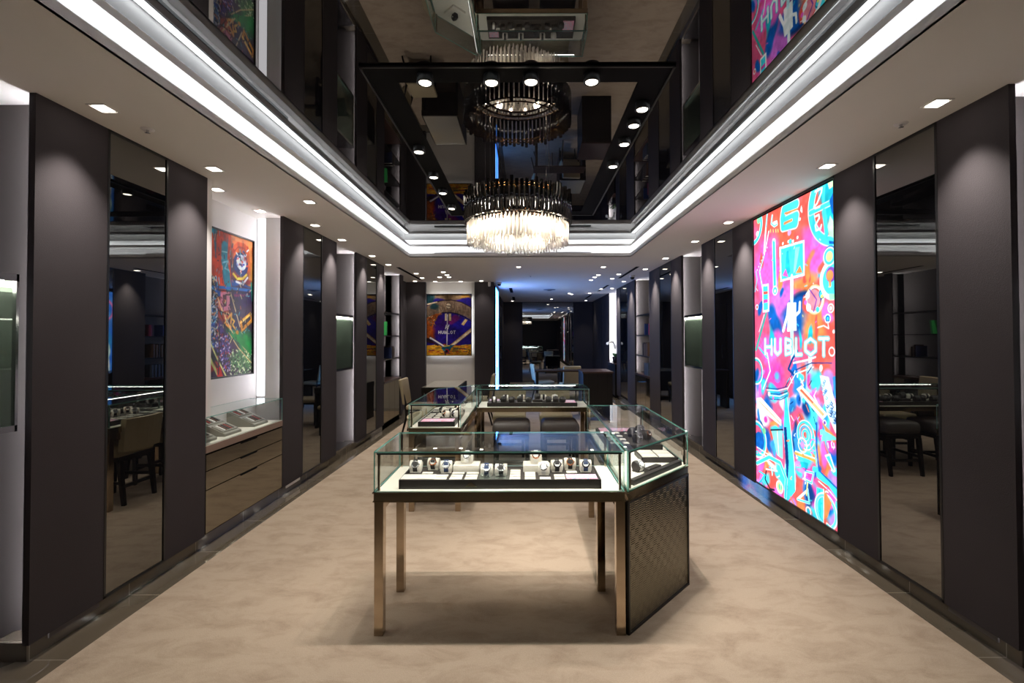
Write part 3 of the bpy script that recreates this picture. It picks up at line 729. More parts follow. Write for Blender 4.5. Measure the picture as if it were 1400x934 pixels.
('p',[(0.545,1.023),(0.595,1.057),(0.637,0.786),(0.714,0.347),(0.703,0.238),(0.558,0.082),(0.579,0.305),(0.522,0.727)],'#45dcee'),
('p',[(0.533,0.766),(0.576,0.774),(0.605,0.456),(0.577,0.197),(0.556,0.443)],'#123a7a'),
('l',[(0.594,1.039),(0.692,0.48),(0.703,0.256)],0.009,'#f4ffff'),
('l',[(0.548,1.015),(0.522,0.727)],0.01,'#f065c8'),
('p',[(0.313,0.694),(0.506,0.733),(0.511,0.468),(0.416,0.48)],'#80e8e8'),
('l',[(0.42,0.716),(0.443,0.487)],0.01,'#f6e27a'),
('l',[(0.306,0.693),(0.516,0.738)],0.015,'#1a2038'),
('r',0.039,0.547,0.166,0.045,'#f4ffff'),
('r',0.039,0.547,0.156,0.03,'#38c8e0'),
('d',0.088,0.538,0.092,'#1560b8'),
('l',[(0.037,0.465),(0.271,0.443)],0.01,'#f4ffff'),
('d',0.181,0.658,0.032,'#7fd8a0'),
('l',[(0.077,0.414),(0.271,0.424)],0.01,'#f4ffff'),
('l',[(0.034,0.301),(0.271,0.424),(0.466,0.419),(0.563,0.3),(0.543,0.131)],0.045,'#f4ffff'),
('l',[(0.034,0.301),(0.271,0.424),(0.466,0.419),(0.563,0.3),(0.543,0.131)],0.033,'#45dcee'),
('l',[(0.211,0.271),(0.19,0.186),(0.283,0.118),(0.356,0.133)],0.02,'#1a2038'),
('l',[(0.269,0.326),(0.342,0.328),(0.322,0.265)],0.015,'#45dcee'),
('l',[(0.212,0.291),(0.412,0.329)],0.013,'#f4ffff'),
('l',[(0.306,0.366),(0.322,0.265)],0.013,'#f4ffff'),
('d',0.451,0.192,0.06,'#f4ffff'),
('d',0.454,0.193,0.046,'#d8e088'),
('d',0.461,0.195,0.03,'#50c890'),
('l',[(0.462,0.223),(0.471,0.171)],0.008,'#f4ffff'),
('l',[(0.073,0.231),(0.191,0.226),(0.071,0.109)],0.018,'#22b8cc'),
('l',[(0.111,0.142),(0.207,0.094)],0.015,'#22b8cc'),
('r',0.859,0.762,0.12,0.011,'#f4ffff'),
('r',0.859,0.762,0.108,0.02,'#45dcee'),
('r',0.859,0.762,0.083,0.011,'#f4ffff'),
('r',0.859,0.762,0.071,0.02,'#60b0e8'),
('r',0.859,0.762,0.046,0.011,'#f4ffff'),
('r',0.859,0.762,0.037,0.02,'#45dcee'),
('r',0.815,0.667,0.06,0.013,'#f4ffff'),
('d',0.815,0.667,0.032,'#b78ae0'),
('r',0.967,0.702,0.046,0.01,'#f065c8'),
('l',[(0.709,0.572),(0.883,0.582),(1.004,0.581)],0.03,'#f0a050'),
('l',[(0.71,0.59),(1.005,0.598)],0.01,'#f4ffff'),
('p',[(0.774,0.52),(0.896,0.536),(0.881,0.481),(0.796,0.474)],'#22b8cc'),
('l',[(0.853,0.456),(0.963,0.472),(0.934,0.381),(0.837,0.384),(0.853,0.456)],0.02,'#f4ffff'),
('l',[(0.853,0.456),(0.963,0.472),(0.934,0.381),(0.837,0.384)],0.01,'#22b8cc'),
('l',[(0.878,0.313),(0.903,0.205),(0.732,0.178),(0.864,0.292)],0.022,'#f4ffff'),
('l',[(0.878,0.313),(0.903,0.205),(0.732,0.178)],0.013,'#45dcee'),
('l',[(0.879,0.364),(0.863,0.258)],0.015,'#f6e27a'),
('r',0.888,0.133,0.032,0.013,'#f4ffff'),
('d',0.888,0.133,0.021,'#22b8cc'),
('l',[(0.624,0.159),(0.7,0.097),(0.846,0.083)],0.015,'#f58a50'),
('p',[(1.107,0.656),(1.173,0.685),(1.236,0.567),(1.208,0.547)],'#f4ffff'),
('p',[(1.124,0.648),(1.166,0.668),(1.218,0.574),(1.208,0.564)],'#45dcee'),
('l',[(1.146,0.76),(1.155,0.727)],0.01,'#f4ffff'),
('l',[(1.189,0.77),(1.198,0.738)],0.01,'#f4ffff'),
('l',[(1.217,0.776),(1.226,0.744)],0.01,'#f4ffff'),
('l',[(1.011,0.891),(1.007,0.695),(1.041,0.479)],0.02,'#1560b8'),
('l',[(0.98,0.689),(1.02,0.473)],0.015,'#45dcee'),
('l',[(1.028,0.475),(1.164,0.453),(1.256,0.391)],0.06,'#45dcee'),
('l',[(1.027,0.426),(1.163,0.391),(1.255,0.346)],0.01,'#f4ffff'),
('l',[(1.042,0.511),(1.256,0.437)],0.015,'#1560b8'),
('p',[(1.0,0.369),(1.084,0.381),(1.079,0.101),(0.995,0.108)],'#45dcee'),
('p',[(1.026,0.361),(1.052,0.37),(1.054,0.107),(1.029,0.113)],'#22b8cc'),
('l',[(1.089,0.382),(1.084,0.103)],0.008,'#f4ffff'),
('r',1.111,0.216,0.124,0.035,'#f4ffff'),
('r',1.111,0.216,0.12,0.02,'#60e0f0'),
('p',[(1.094,0.384),(1.185,0.306),(1.134,0.178),(1.09,0.145)],'#f58a50'),
('l',[(1.121,0.126),(1.181,0.112),(1.133,0.1)],0.015,'#f4ffff'),
('l',[(1.169,0.091),(1.227,0.085)],0.02,'#1560b8'),
('d',1.133,0.1,0.023,'#45dcee'),
('l',[(0.722,0.554),(0.725,0.535),(0.742,0.541)],0.013,'#f4ffff'),
('l',[(0.037,0.402),(0.042,0.404),(0.041,0.405)],0.013,'#f065c8'),
('l',[(0.714,0.745),(0.692,0.723),(0.706,0.72)],0.009,'#f4ffff'),
('l',[(1.016,0.19),(1.025,0.186),(1.031,0.191)],0.013,'#45dcee'),
('l',[(1.189,0.565),(1.185,0.559),(1.189,0.558)],0.009,'#f4ffff'),
('l',[(0.404,0.269),(0.451,0.292),(0.444,0.302)],0.009,'#f4ffff'),
('l',[(0.846,0.347),(0.856,0.36),(0.848,0.361)],0.009,'#f4ffff'),
('l',[(0.817,0.57),(0.828,0.592),(0.811,0.591)],0.009,'#f58a50'),
('l',[(1.193,0.777),(1.203,0.787),(1.198,0.789)],0.009,'#f4ffff'),
('l',[(0.846,0.455),(0.867,0.48),(0.851,0.481)],0.009,'#1560b8'),
('l',[(1.075,0.805),(1.052,0.778),(1.069,0.775)],0.013,'#f065c8'),
('l',[(1.247,0.855),(1.273,0.84),(1.289,0.852)],0.008,'#f58a50'),
('l',[(0.905,0.242),(0.919,0.229),(0.933,0.239)],0.008,'#22b8cc'),
('l',[(0.959,0.635),(0.939,0.638),(0.932,0.63)],0.013,'#f065c8'),
('l',[(1.24,0.329),(1.233,0.331),(1.23,0.328)],0.009,'#45dcee'),
('l',[(0.65,0.35),(0.627,0.323),(0.645,0.323)],0.009,'#f58a50'),
('l',[(0.793,0.222),(0.786,0.225),(0.781,0.221)],0.008,'#f4ffff'),
('l',[(0.74,0.472),(0.779,0.476),(0.784,0.489)],0.009,'#f065c8'),
('l',[(1.047,0.253),(1.065,0.26),(1.065,0.265)],0.013,'#22b8cc'),
('l',[(1.144,0.374),(1.12,0.378),(1.111,0.367)],0.009,'#f4ffff'),
('l',[(1.204,0.791),(1.223,0.787),(1.229,0.795)],0.013,'#f58a50'),
('l',[(1.214,0.729),(1.216,0.744),(1.204,0.742)],0.008,'#f4ffff'),
('l',[(0.079,0.409),(0.036,0.423),(0.011,0.406)],0.013,'#45dcee'),
('l',[(0.852,0.38),(0.826,0.389),(0.812,0.376)],0.009,'#f4ffff'),
('l',[(1.131,0.408),(1.135,0.401),(1.142,0.404)],0.013,'#f065c8'),
('l',[(0.269,0.379),(0.239,0.382),(0.229,0.371)],0.013,'#f4ffff'),
('l',[(0.577,0.65),(0.612,0.657),(0.613,0.667)],0.013,'#f58a50'),
('l',[(0.513,2.181),(0.486,2.207)],0.008,'#f6e27a'),
('l',[(0.302,1.757),(0.331,1.77)],0.008,'#f065c8'),
('l',[(1.183,1.982),(1.205,1.981)],0.008,'#f6e27a'),
('l',[(1.118,1.739),(1.123,1.757)],0.008,'#f6e27a'),
('l',[(1.196,1.738),(1.191,1.728)],0.008,'#f6e27a'),
('l',[(0.839,1.778),(0.845,1.764)],0.008,'#f6e27a'),
('l',[(1.091,2.366),(1.075,2.378)],0.008,'#f4ffff'),
('l',[(0.873,2.019),(0.906,2.023)],0.008,'#45dcee'),
('l',[(0.989,2.032),(0.992,2.027)],0.008,'#f4ffff'),
('l',[(0.381,2.526),(0.405,2.5)],0.008,'#f4ffff'),
('l',[(0.756,1.704),(0.779,1.687)],0.008,'#45dcee'),
('l',[(0.891,1.934),(0.859,1.926)],0.008,'#f4ffff'),
('l',[(0.735,2.384),(0.725,2.367)],0.008,'#f6e27a'),
('l',[(1.131,1.905),(1.125,1.92)],0.008,'#f4ffff'),
('l',[(1.025,1.718),(1.012,1.71)],0.008,'#f065c8'),
('l',[(0.541,2.355),(0.539,2.359)],0.008,'#f6e27a'),
('l',[(1.034,2.103),(1.042,2.087)],0.008,'#f58a50'),
('l',[(0.39,2.318),(0.354,2.329)],0.008,'#45dcee'),
('l',[(0.885,2.207),(0.914,2.189)],0.008,'#45dcee'),
('l',[(1.209,2.204),(1.193,2.2)],0.008,'#f6e27a'),
('l',[(0.084,2.06),(0.055,2.086)],0.008,'#f4ffff'),
('l',[(0.219,1.565),(0.216,1.422)],0.043,'#3cc8d8'),
('l',[(0.338,1.566),(0.336,1.427)],0.043,'#3cc8d8'),
('l',[(0.218,1.494),(0.337,1.496)],0.043,'#3cc8d8'),
('l',[(0.219,1.565),(0.216,1.422)],0.028,'#e8ffff'),
('l',[(0.338,1.566),(0.336,1.427)],0.028,'#e8ffff'),
('l',[(0.218,1.494),(0.337,1.496)],0.028,'#e8ffff'),
('l',[(0.396,1.568),(0.394,1.456),(0.442,1.429),(0.491,1.459),(0.493,1.568)],0.043,'#3cc8d8'),
('l',[(0.396,1.568),(0.394,1.456),(0.442,1.429),(0.491,1.459),(0.493,1.568)],0.028,'#e8ffff'),
('l',[(0.579,1.571),(0.576,1.432),(0.66,1.45),(0.66,1.489),(0.578,1.502),(0.661,1.518),(0.662,1.557),(0.579,1.571)],0.043,'#3cc8d8'),
('l',[(0.579,1.571),(0.576,1.432),(0.66,1.45),(0.66,1.489),(0.578,1.502),(0.661,1.518),(0.662,1.557),(0.579,1.571)],0.028,'#e8ffff'),
('l',[(0.739,1.574),(0.736,1.436),(0.816,1.44)],0.043,'#3cc8d8'),
('l',[(0.739,1.574),(0.736,1.436),(0.816,1.44)],0.028,'#e8ffff'),
('l',[(0.945,1.576),(1.011,1.544),(1.009,1.478),(0.942,1.443),(0.873,1.474),(0.875,1.542),(0.945,1.576)],0.043,'#3cc8d8'),
('l',[(0.945,1.576),(1.011,1.544),(1.009,1.478),(0.942,1.443),(0.873,1.474),(0.875,1.542),(0.945,1.576)],0.028,'#e8ffff'),
('l',[(1.058,1.579),(1.167,1.579)],0.043,'#3cc8d8'),
('l',[(1.113,1.579),(1.111,1.447)],0.043,'#3cc8d8'),
('l',[(1.058,1.579),(1.167,1.579)],0.028,'#e8ffff'),
('l',[(1.113,1.579),(1.111,1.447)],0.028,'#e8ffff')]
PB=[('b',0.508,0.609,0.6,0.5,'#2a1a80'),
('b',0.857,0.704,0.3,0.3,'#241a9a'),
('b',0.353,0.647,0.25,0.2,'#3a1878'),
('b',0.643,0.799,0.2,0.15,'#6a1a68'),
('b',0.062,0.799,0.18,0.2,'#9a4a20'),
('b',0.062,0.495,0.2,0.2,'#b0481c'),
('b',0.198,0.894,0.12,0.1,'#c86a28'),
('b',0.547,1.294,0.5,0.1,'#7a6248'),
('b',0.12,1.275,0.16,0.16,'#1c3a44'),
('b',0.895,1.294,0.14,0.08,'#b88438'),
('p',[(0.0,1.094),(0.159,1.17),(0.353,1.218),(0.547,1.233),(0.779,1.18),(0.996,1.062),(0.996,0.79),(0.857,0.875),(0.682,0.942),(0.508,0.967),(0.353,0.961),(0.159,0.904),(0.0,0.847)],'#7c6656'),
('b',0.159,1.047,0.12,0.1,'#27434c'),
('l',[(0.962,0.877),(0.966,0.849)],0.008,'#a08a70'),
('l',[(0.498,1.177),(0.502,1.08)],0.008,'#b09878'),
('l',[(0.413,1.143),(0.417,1.117)],0.008,'#5a4a40'),
('l',[(0.996,0.938),(1.0,0.842)],0.008,'#b09878'),
('l',[(0.641,1.08),(0.645,1.032)],0.008,'#a08a70'),
('l',[(0.896,1.028),(0.9,0.92)],0.008,'#8a6a58'),
('l',[(0.547,1.005),(0.551,0.967)],0.008,'#5a4a40'),
('l',[(0.401,1.183),(0.405,1.13)],0.008,'#5a4a40'),
('l',[(0.615,1.106),(0.618,1.037)],0.008,'#5a4a40'),
('l',[(0.992,0.983),(0.996,0.922)],0.008,'#b09878'),
('l',[(0.832,1.048),(0.836,0.935)],0.008,'#8a6a58'),
('l',[(0.343,1.0),(0.347,0.912)],0.008,'#8a6a58'),
('l',[(0.727,1.1),(0.731,1.052)],0.008,'#8a6a58'),
('l',[(0.607,1.001),(0.611,0.945)],0.008,'#8a6a58'),
('l',[(0.918,1.0),(0.922,0.925)],0.008,'#8a6a58'),
('l',[(0.596,1.143),(0.6,1.09)],0.008,'#5a4a40'),
('l',[(0.9,0.969),(0.904,0.876)],0.008,'#8a6a58'),
('l',[(0.458,0.986),(0.462,0.898)],0.008,'#8a6a58'),
('l',[(0.46,1.157),(0.464,1.088)],0.008,'#a08a70'),
('l',[(0.828,1.052),(0.832,1.028)],0.008,'#5a4a40'),
('l',[(0.994,1.06),(0.998,0.985)],0.008,'#a08a70'),
('l',[(0.43,1.145),(0.434,1.042)],0.008,'#a08a70'),
('l',[(0.805,1.105),(0.809,1.058)],0.008,'#5a4a40'),
('l',[(0.952,1.082),(0.956,0.977)],0.008,'#a08a70'),
('l',[(0.261,1.068),(0.265,1.022)],0.008,'#a08a70'),
('l',[(0.282,0.938),(0.286,0.913)],0.008,'#a08a70'),
('l',[(0.508,1.189),(0.512,1.08)],0.008,'#5a4a40'),
('l',[(0.625,1.185),(0.628,1.109)],0.008,'#5a4a40'),
('l',[(0.335,1.162),(0.339,1.108)],0.008,'#a08a70'),
('l',[(0.44,1.088),(0.444,1.037)],0.008,'#a08a70'),
('l',[(0.92,0.932),(0.924,0.83)],0.008,'#5a4a40'),
('l',[(0.585,1.145),(0.589,1.062)],0.008,'#b09878'),
('l',[(0.87,1.113),(0.874,1.018)],0.008,'#5a4a40'),
('l',[(0.621,1.008),(0.625,0.941)],0.008,'#b09878'),
('l',[(0.329,0.95),(0.333,0.903)],0.008,'#8a6a58'),
('l',[(0.726,0.998),(0.73,0.888)],0.008,'#a08a70'),
('l',[(0.414,1.162),(0.418,1.124)],0.008,'#8a6a58'),
('l',[(0.712,1.046),(0.716,0.933)],0.008,'#a08a70'),
('l',[(0.992,1.032),(0.996,0.968)],0.008,'#b09878'),
('l',[(0.28,1.103),(0.284,1.008)],0.008,'#b09878'),
('l',[(0.417,1.096),(0.421,1.025)],0.008,'#a08a70'),
('l',[(0.335,1.082),(0.339,1.045)],0.008,'#a08a70'),
('l',[(0.405,1.167),(0.409,1.127)],0.008,'#5a4a40'),
('l',[(0.299,1.155),(0.303,1.071)],0.008,'#8a6a58'),
('l',[(0.458,1.058),(0.462,1.015)],0.008,'#5a4a40'),
('l',[(0.785,1.043),(0.789,0.973)],0.008,'#a08a70'),
('l',[(0.904,0.897),(0.908,0.821)],0.008,'#a08a70'),
('l',[(0.734,1.046),(0.738,1.021)],0.008,'#a08a70'),
('l',[(0.693,1.101),(0.697,0.988)],0.008,'#b09878'),
('l',[(0.457,1.004),(0.461,0.944)],0.008,'#a08a70'),
('l',[(0.455,1.011),(0.459,0.927)],0.008,'#a08a70'),
('l',[(0.85,1.11),(0.854,1.029)],0.008,'#8a6a58'),
('l',[(0.379,1.048),(0.383,1.018)],0.008,'#b09878'),
('l',[(0.236,1.073),(0.24,0.984)],0.008,'#5a4a40'),
('l',[(0.805,1.092),(0.809,1.017)],0.008,'#8a6a58'),
('l',[(0.775,1.112),(0.779,1.058)],0.008,'#a08a70'),
('l',[(0.415,1.164),(0.419,1.085)],0.008,'#b09878'),
('l',[(0.716,0.941),(0.72,0.855)],0.008,'#a08a70'),
('l',[(0.699,1.058),(0.703,1.031)],0.008,'#8a6a58'),
('l',[(0.444,0.981),(0.447,0.945)],0.008,'#b09878'),
('l',[(0.427,1.075),(0.43,1.009)],0.008,'#8a6a58'),
('l',[(0.943,0.907),(0.947,0.857)],0.008,'#5a4a40'),
('l',[(0.339,1.035),(0.343,0.962)],0.008,'#a08a70'),
('l',[(0.674,0.985),(0.677,0.954)],0.008,'#b09878'),
('l',[(0.354,1.051),(0.358,0.955)],0.008,'#a08a70'),
('l',[(0.839,0.919),(0.843,0.834)],0.008,'#a08a70'),
('l',[(0.317,1.098),(0.321,1.054)],0.008,'#b09878'),
('l',[(0.559,1.084),(0.563,1.051)],0.008,'#8a6a58'),
('l',[(0.292,1.041),(0.296,0.952)],0.008,'#b09878'),
('l',[(0.349,1.138),(0.353,1.029)],0.008,'#5a4a40'),
('l',[(0.0,1.113),(0.159,1.18),(0.353,1.222),(0.547,1.237),(0.779,1.184),(0.996,1.069)],0.02,'#2a1c28'),
('l',[(0.023,1.142),(0.14,1.17),(0.227,1.189)],0.03,'#d8c0a0'),
('l',[(0.353,0.955),(0.547,0.959),(0.702,0.923),(0.857,0.852),(0.996,0.761)],0.022,'#1a1430'),
('d',0.488,1.107,0.062,'#b8a890'),
('r',0.488,1.107,0.06,0.012,'#5a4a40'),
('l',[(0.44,1.113),(0.537,1.094)],0.02,'#4a3a34'),
('p',[(0.0,0.837),(0.217,0.932),(0.279,0.923),(0.188,0.761),(0.12,0.571),(0.062,0.343),(0.0,0.304)],'#b0561f'),
('l',[(0.09,0.667),(0.11,0.662)],0.012,'#5a3a20'),
('l',[(0.103,0.73),(0.125,0.738)],0.012,'#5a3a20'),
('l',[(0.088,0.882),(0.072,0.899)],0.012,'#3a5a50'),
('l',[(0.154,0.786),(0.186,0.798)],0.012,'#e8d8b0'),
('l',[(0.166,0.7),(0.147,0.691)],0.012,'#3a5a50'),
('l',[(0.178,0.807),(0.204,0.779)],0.012,'#d08a48'),
('l',[(0.103,0.732),(0.13,0.722)],0.012,'#e8d8b0'),
('l',[(0.008,0.679),(0.024,0.672)],0.012,'#5a3a20'),
('l',[(0.192,0.871),(0.214,0.853)],0.012,'#5a3a20'),
('l',[(0.062,0.684),(0.068,0.685)],0.012,'#5a3a20'),
('l',[(0.006,0.739),(0.004,0.738)],0.012,'#5a3a20'),
('l',[(0.103,0.847),(0.136,0.877)],0.012,'#e8d8b0'),
('l',[(0.197,0.773),(0.209,0.802)],0.012,'#3a5a50'),
('l',[(0.201,0.684),(0.198,0.658)],0.012,'#3a5a50'),
('l',[(0.01,0.876),(0.027,0.898)],0.012,'#3a5a50'),
('l',[(0.058,0.752),(0.082,0.737)],0.012,'#e8d8b0'),
('l',[(0.039,0.807),(0.036,0.821)],0.012,'#e8d8b0'),
('l',[(0.064,0.788),(0.029,0.82)],0.012,'#3a5a50'),
('l',[(0.124,0.848),(0.136,0.848)],0.012,'#5a3a20'),
('l',[(0.107,0.771),(0.136,0.8)],0.012,'#d08a48'),
('l',[(0.069,0.747),(0.089,0.736)],0.012,'#3a5a50'),
('l',[(0.114,0.684),(0.115,0.704)],0.012,'#5a3a20'),
('l',[(0.174,0.751),(0.161,0.769)],0.012,'#3a5a50'),
('l',[(0.124,0.775),(0.093,0.802)],0.012,'#3a5a50'),
('l',[(0.186,0.846),(0.176,0.857)],0.012,'#d08a48'),
('l',[(0.039,0.793),(0.025,0.766)],0.012,'#3a5a50'),
('l',[(0.215,0.845),(0.199,0.868)],0.012,'#5a3a20'),
('l',[(0.104,0.723),(0.128,0.744)],0.012,'#5a3a20'),
('l',[(0.173,0.841),(0.195,0.832)],0.012,'#3a5a50'),
('l',[(0.176,0.723),(0.161,0.708)],0.012,'#d08a48'),
('l',[(0.162,0.723),(0.188,0.693)],0.012,'#d08a48'),
('l',[(0.117,0.749),(0.087,0.762)],0.012,'#3a5a50'),
('l',[(0.041,0.676),(0.031,0.677)],0.012,'#5a3a20'),
('l',[(0.071,0.808),(0.104,0.835)],0.012,'#5a3a20'),
('l',[(0.08,0.685),(0.107,0.667)],0.012,'#3a5a50'),
('l',[(0.006,0.821),(0.028,0.815)],0.012,'#d08a48'),
('l',[(0.104,0.689),(0.094,0.709)],0.012,'#3a5a50'),
('l',[(0.024,0.862),(0.004,0.879)],0.012,'#3a5a50'),
('l',[(0.081,0.874),(0.059,0.86)],0.012,'#e8d8b0'),
('l',[(0.076,0.809),(0.094,0.839)],0.012,'#5a3a20'),
('p',[(0.0,0.228),(0.353,0.247),(0.585,0.219),(0.996,0.247),(0.996,-0.004),(0.0,-0.004)],'#d89a28'),
('l',[(0.166,0.232),(0.248,0.239)],0.014,'#f0c850'),
('l',[(0.489,0.046),(0.56,0.038)],0.014,'#3a4a38'),
('l',[(0.894,0.193),(0.938,0.185)],0.014,'#b83820'),
('l',[(0.579,0.172),(0.699,0.169)],0.014,'#3a4a38'),
('l',[(0.477,0.089),(0.564,0.092)],0.014,'#e07828'),
('l',[(0.425,0.149),(0.514,0.163)],0.014,'#c04818'),
('l',[(0.422,0.107),(0.472,0.094)],0.014,'#3a4a38'),
('l',[(0.855,0.229),(0.923,0.22)],0.014,'#c04818'),
('l',[(0.236,0.088),(0.296,0.103)],0.014,'#b83820'),
('l',[(0.626,0.225),(0.759,0.221)],0.014,'#c04818'),
('l',[(0.802,0.134),(0.847,0.145)],0.014,'#c04818'),
('l',[(0.129,0.128),(0.174,0.137)],0.014,'#c04818'),
('l',[(0.768,0.123),(0.873,0.112)],0.014,'#e8b838'),
('l',[(0.347,0.247),(0.438,0.255)],0.014,'#b83820'),
('l',[(0.198,0.235),(0.257,0.238)],0.014,'#3a4a38'),
('l',[(0.605,0.154),(0.734,0.153)],0.014,'#2a3a58'),
('l',[(0.857,0.209),(0.906,0.199)],0.014,'#e07828'),
('l',[(0.894,0.206),(0.952,0.211)],0.014,'#e8b838'),
('l',[(0.4,0.153),(0.516,0.143)],0.014,'#3a4a38'),
('l',[(0.093,0.183),(0.183,0.183)],0.014,'#f0c850'),
('l',[(0.214,0.08),(0.321,0.075)],0.014,'#c04818'),
('l',[(0.562,0.069),(0.622,0.072)],0.014,'#c04818'),
('l',[(0.603,0.099),(0.713,0.092)],0.014,'#b83820'),
('l',[(0.504,0.072),(0.626,0.081)],0.014,'#e8b838'),
('l',[(0.559,0.238),(0.616,0.25)],0.014,'#e07828'),
('l',[(0.648,0.029),(0.761,0.042)],0.014,'#e07828'),
('l',[(0.84,0.137),(0.907,0.146)],0.014,'#2a3a58'),
('l',[(0.303,0.052),(0.424,0.052)],0.014,'#c04818'),
('l',[(0.385,0.149),(0.494,0.15)],0.014,'#e07828'),
('l',[(0.805,0.096),(0.915,0.082)],0.014,'#c04818'),
('l',[(0.2,0.168),(0.291,0.171)],0.014,'#3a4a38'),
('l',[(0.698,0.035),(0.779,0.047)],0.014,'#e8b838'),
('l',[(0.734,0.141),(0.817,0.146)],0.014,'#b83820'),
('l',[(0.572,0.101),(0.667,0.103)],0.014,'#2a3a58'),
('l',[(0.438,0.111),(0.507,0.121)],0.014,'#3a4a38'),
('l',[(0.585,0.135),(0.698,0.131)],0.014,'#3a4a38'),
('l',[(0.827,0.085),(0.895,0.094)],0.014,'#2a3a58'),
('l',[(0.769,0.224),(0.884,0.238)],0.014,'#f0c850'),
('l',[(0.055,0.121),(0.17,0.115)],0.014,'#2a3a58'),
('l',[(0.412,0.148),(0.531,0.162)],0.014,'#3a4a38'),
('l',[(0.536,0.197),(0.591,0.189)],0.014,'#e07828'),
('l',[(0.061,0.107),(0.188,0.103)],0.014,'#b83820'),
('l',[(0.447,0.06),(0.509,0.058)],0.014,'#2a3a58'),
('l',[(0.901,0.027),(0.96,0.021)],0.014,'#2a3a58'),
('l',[(0.313,0.101),(0.39,0.104)],0.014,'#e07828'),
('l',[(0.199,0.233),(0.302,0.244)],0.014,'#3a4a38'),
('l',[(0.684,0.051),(0.734,0.053)],0.014,'#b83820'),
('l',[(0.443,0.157),(0.503,0.165)],0.014,'#3a4a38'),
('l',[(0.49,0.037),(0.587,0.035)],0.014,'#c04818'),
('l',[(0.05,0.079),(0.128,0.079)],0.014,'#c04818'),
('l',[(0.34,0.161),(0.47,0.162)],0.014,'#c04818'),
('l',[(0.658,0.073),(0.719,0.087)],0.014,'#b83820'),
('l',[(0.039,0.093),(0.098,0.101)],0.014,'#c04818'),
('l',[(0.575,0.094),(0.705,0.106)],0.014,'#3a4a38'),
('l',[(0.505,0.086),(0.557,0.08)],0.014,'#c04818'),
('l',[(0.29,0.09),(0.375,0.077)],0.014,'#f0c850'),
('l',[(0.713,0.084),(0.762,0.088)],0.014,'#3a4a38'),
('l',[(0.733,0.161),(0.863,0.157)],0.014,'#2a3a58'),
('l',[(0.447,0.18),(0.544,0.191)],0.014,'#c04818'),
('l',[(0.318,0.048),(0.358,0.043)],0.014,'#3a4a38'),
('b',0.062,0.343,0.1,0.08,'#20182a'),
('l',[(0.0,0.323),(0.14,0.295),(0.256,0.228)],0.03,'#3a1a20'),
('p',[(0.411,0.942),(0.547,0.932),(0.547,0.776),(0.411,0.771)],'#2a1f50'),
('p',[(0.411,0.932),(0.45,0.936),(0.45,0.776),(0.411,0.773)],'#d8c8a8'),
('p',[(0.498,0.936),(0.547,0.932),(0.547,0.776),(0.498,0.776)],'#c8b080'),
('p',[(0.769,0.695),(0.857,0.818),(0.915,0.79),(0.828,0.666)],'#d8b070'),
('l',[(0.798,0.7),(0.876,0.803)],0.012,'#fff0d0'),
('l',[(0.091,0.39),(0.421,0.181)],0.06,'#101028'),
('l',[(0.091,0.39),(0.401,0.194)],0.045,'#e8e0e8'),
('l',[(0.11,0.358),(0.353,0.206)],0.014,'#4a4a80'),
('l',[(0.996,0.571),(0.527,0.19)],0.075,'#c89858'),
('l',[(0.996,0.567),(0.527,0.186)],0.045,'#f0e0c8'),
('l',[(0.996,0.523),(0.585,0.2)],0.012,'#8a6038'),
('l',[(0.465,0.913),(0.453,0.19)],0.018,'#e8e0f0'),
('p',[(0.324,0.171),(0.411,0.228),(0.624,0.238),(0.547,0.162),(0.488,0.038),(0.411,0.038),(0.372,0.114)],'#1a5a78'),
('d',0.45,0.095,0.055,'#a82830'),
('d',0.45,0.095,0.03,'#101828'),
('l',[(0.391,0.206),(0.508,0.219)],0.02,'#f0d840'),
('l',[(0.421,0.114),(0.421,0.01)],0.02,'#183040'),
('l',[(0.353,0.143),(0.411,0.114)],0.02,'#30a0b0'),
('l',[(0.44,0.675),(0.421,0.59)],0.016,'#fff'),
('l',[(0.498,0.681),(0.473,0.59)],0.016,'#fff'),
('l',[(0.426,0.624),(0.492,0.647)],0.016,'#fff'),
('l',[(0.271,0.548),(0.271,0.487)],0.014,'#f4f0f8'),
('l',[(0.312,0.548),(0.312,0.487)],0.014,'#f4f0f8'),
('l',[(0.271,0.518),(0.312,0.518)],0.014,'#f4f0f8'),
('l',[(0.337,0.548),(0.337,0.502),(0.358,0.487),(0.378,0.502),(0.378,0.548)],0.014,'#f4f0f8'),
('l',[(0.403,0.548),(0.403,0.487),(0.444,0.495),(0.444,0.51),(0.403,0.518),(0.444,0.525),(0.444,0.54),(0.403,0.548)],0.014,'#f4f0f8'),
('l',[(0.469,0.548),(0.469,0.487),(0.51,0.487)],0.014,'#f4f0f8'),
('l',[(0.555,0.548),(0.576,0.531),(0.576,0.504),(0.555,0.487),(0.535,0.504),(0.535,0.531),(0.555,0.548)],0.014,'#f4f0f8'),
('l',[(0.601,0.548),(0.641,0.548)],0.014,'#f4f0f8'),
('l',[(0.621,0.548),(0.621,0.487)],0.014,'#f4f0f8'),
('l',[(0.934,0.133),(0.973,0.114),(0.934,0.057),(0.983,0.029)],0.014,'#181820')]
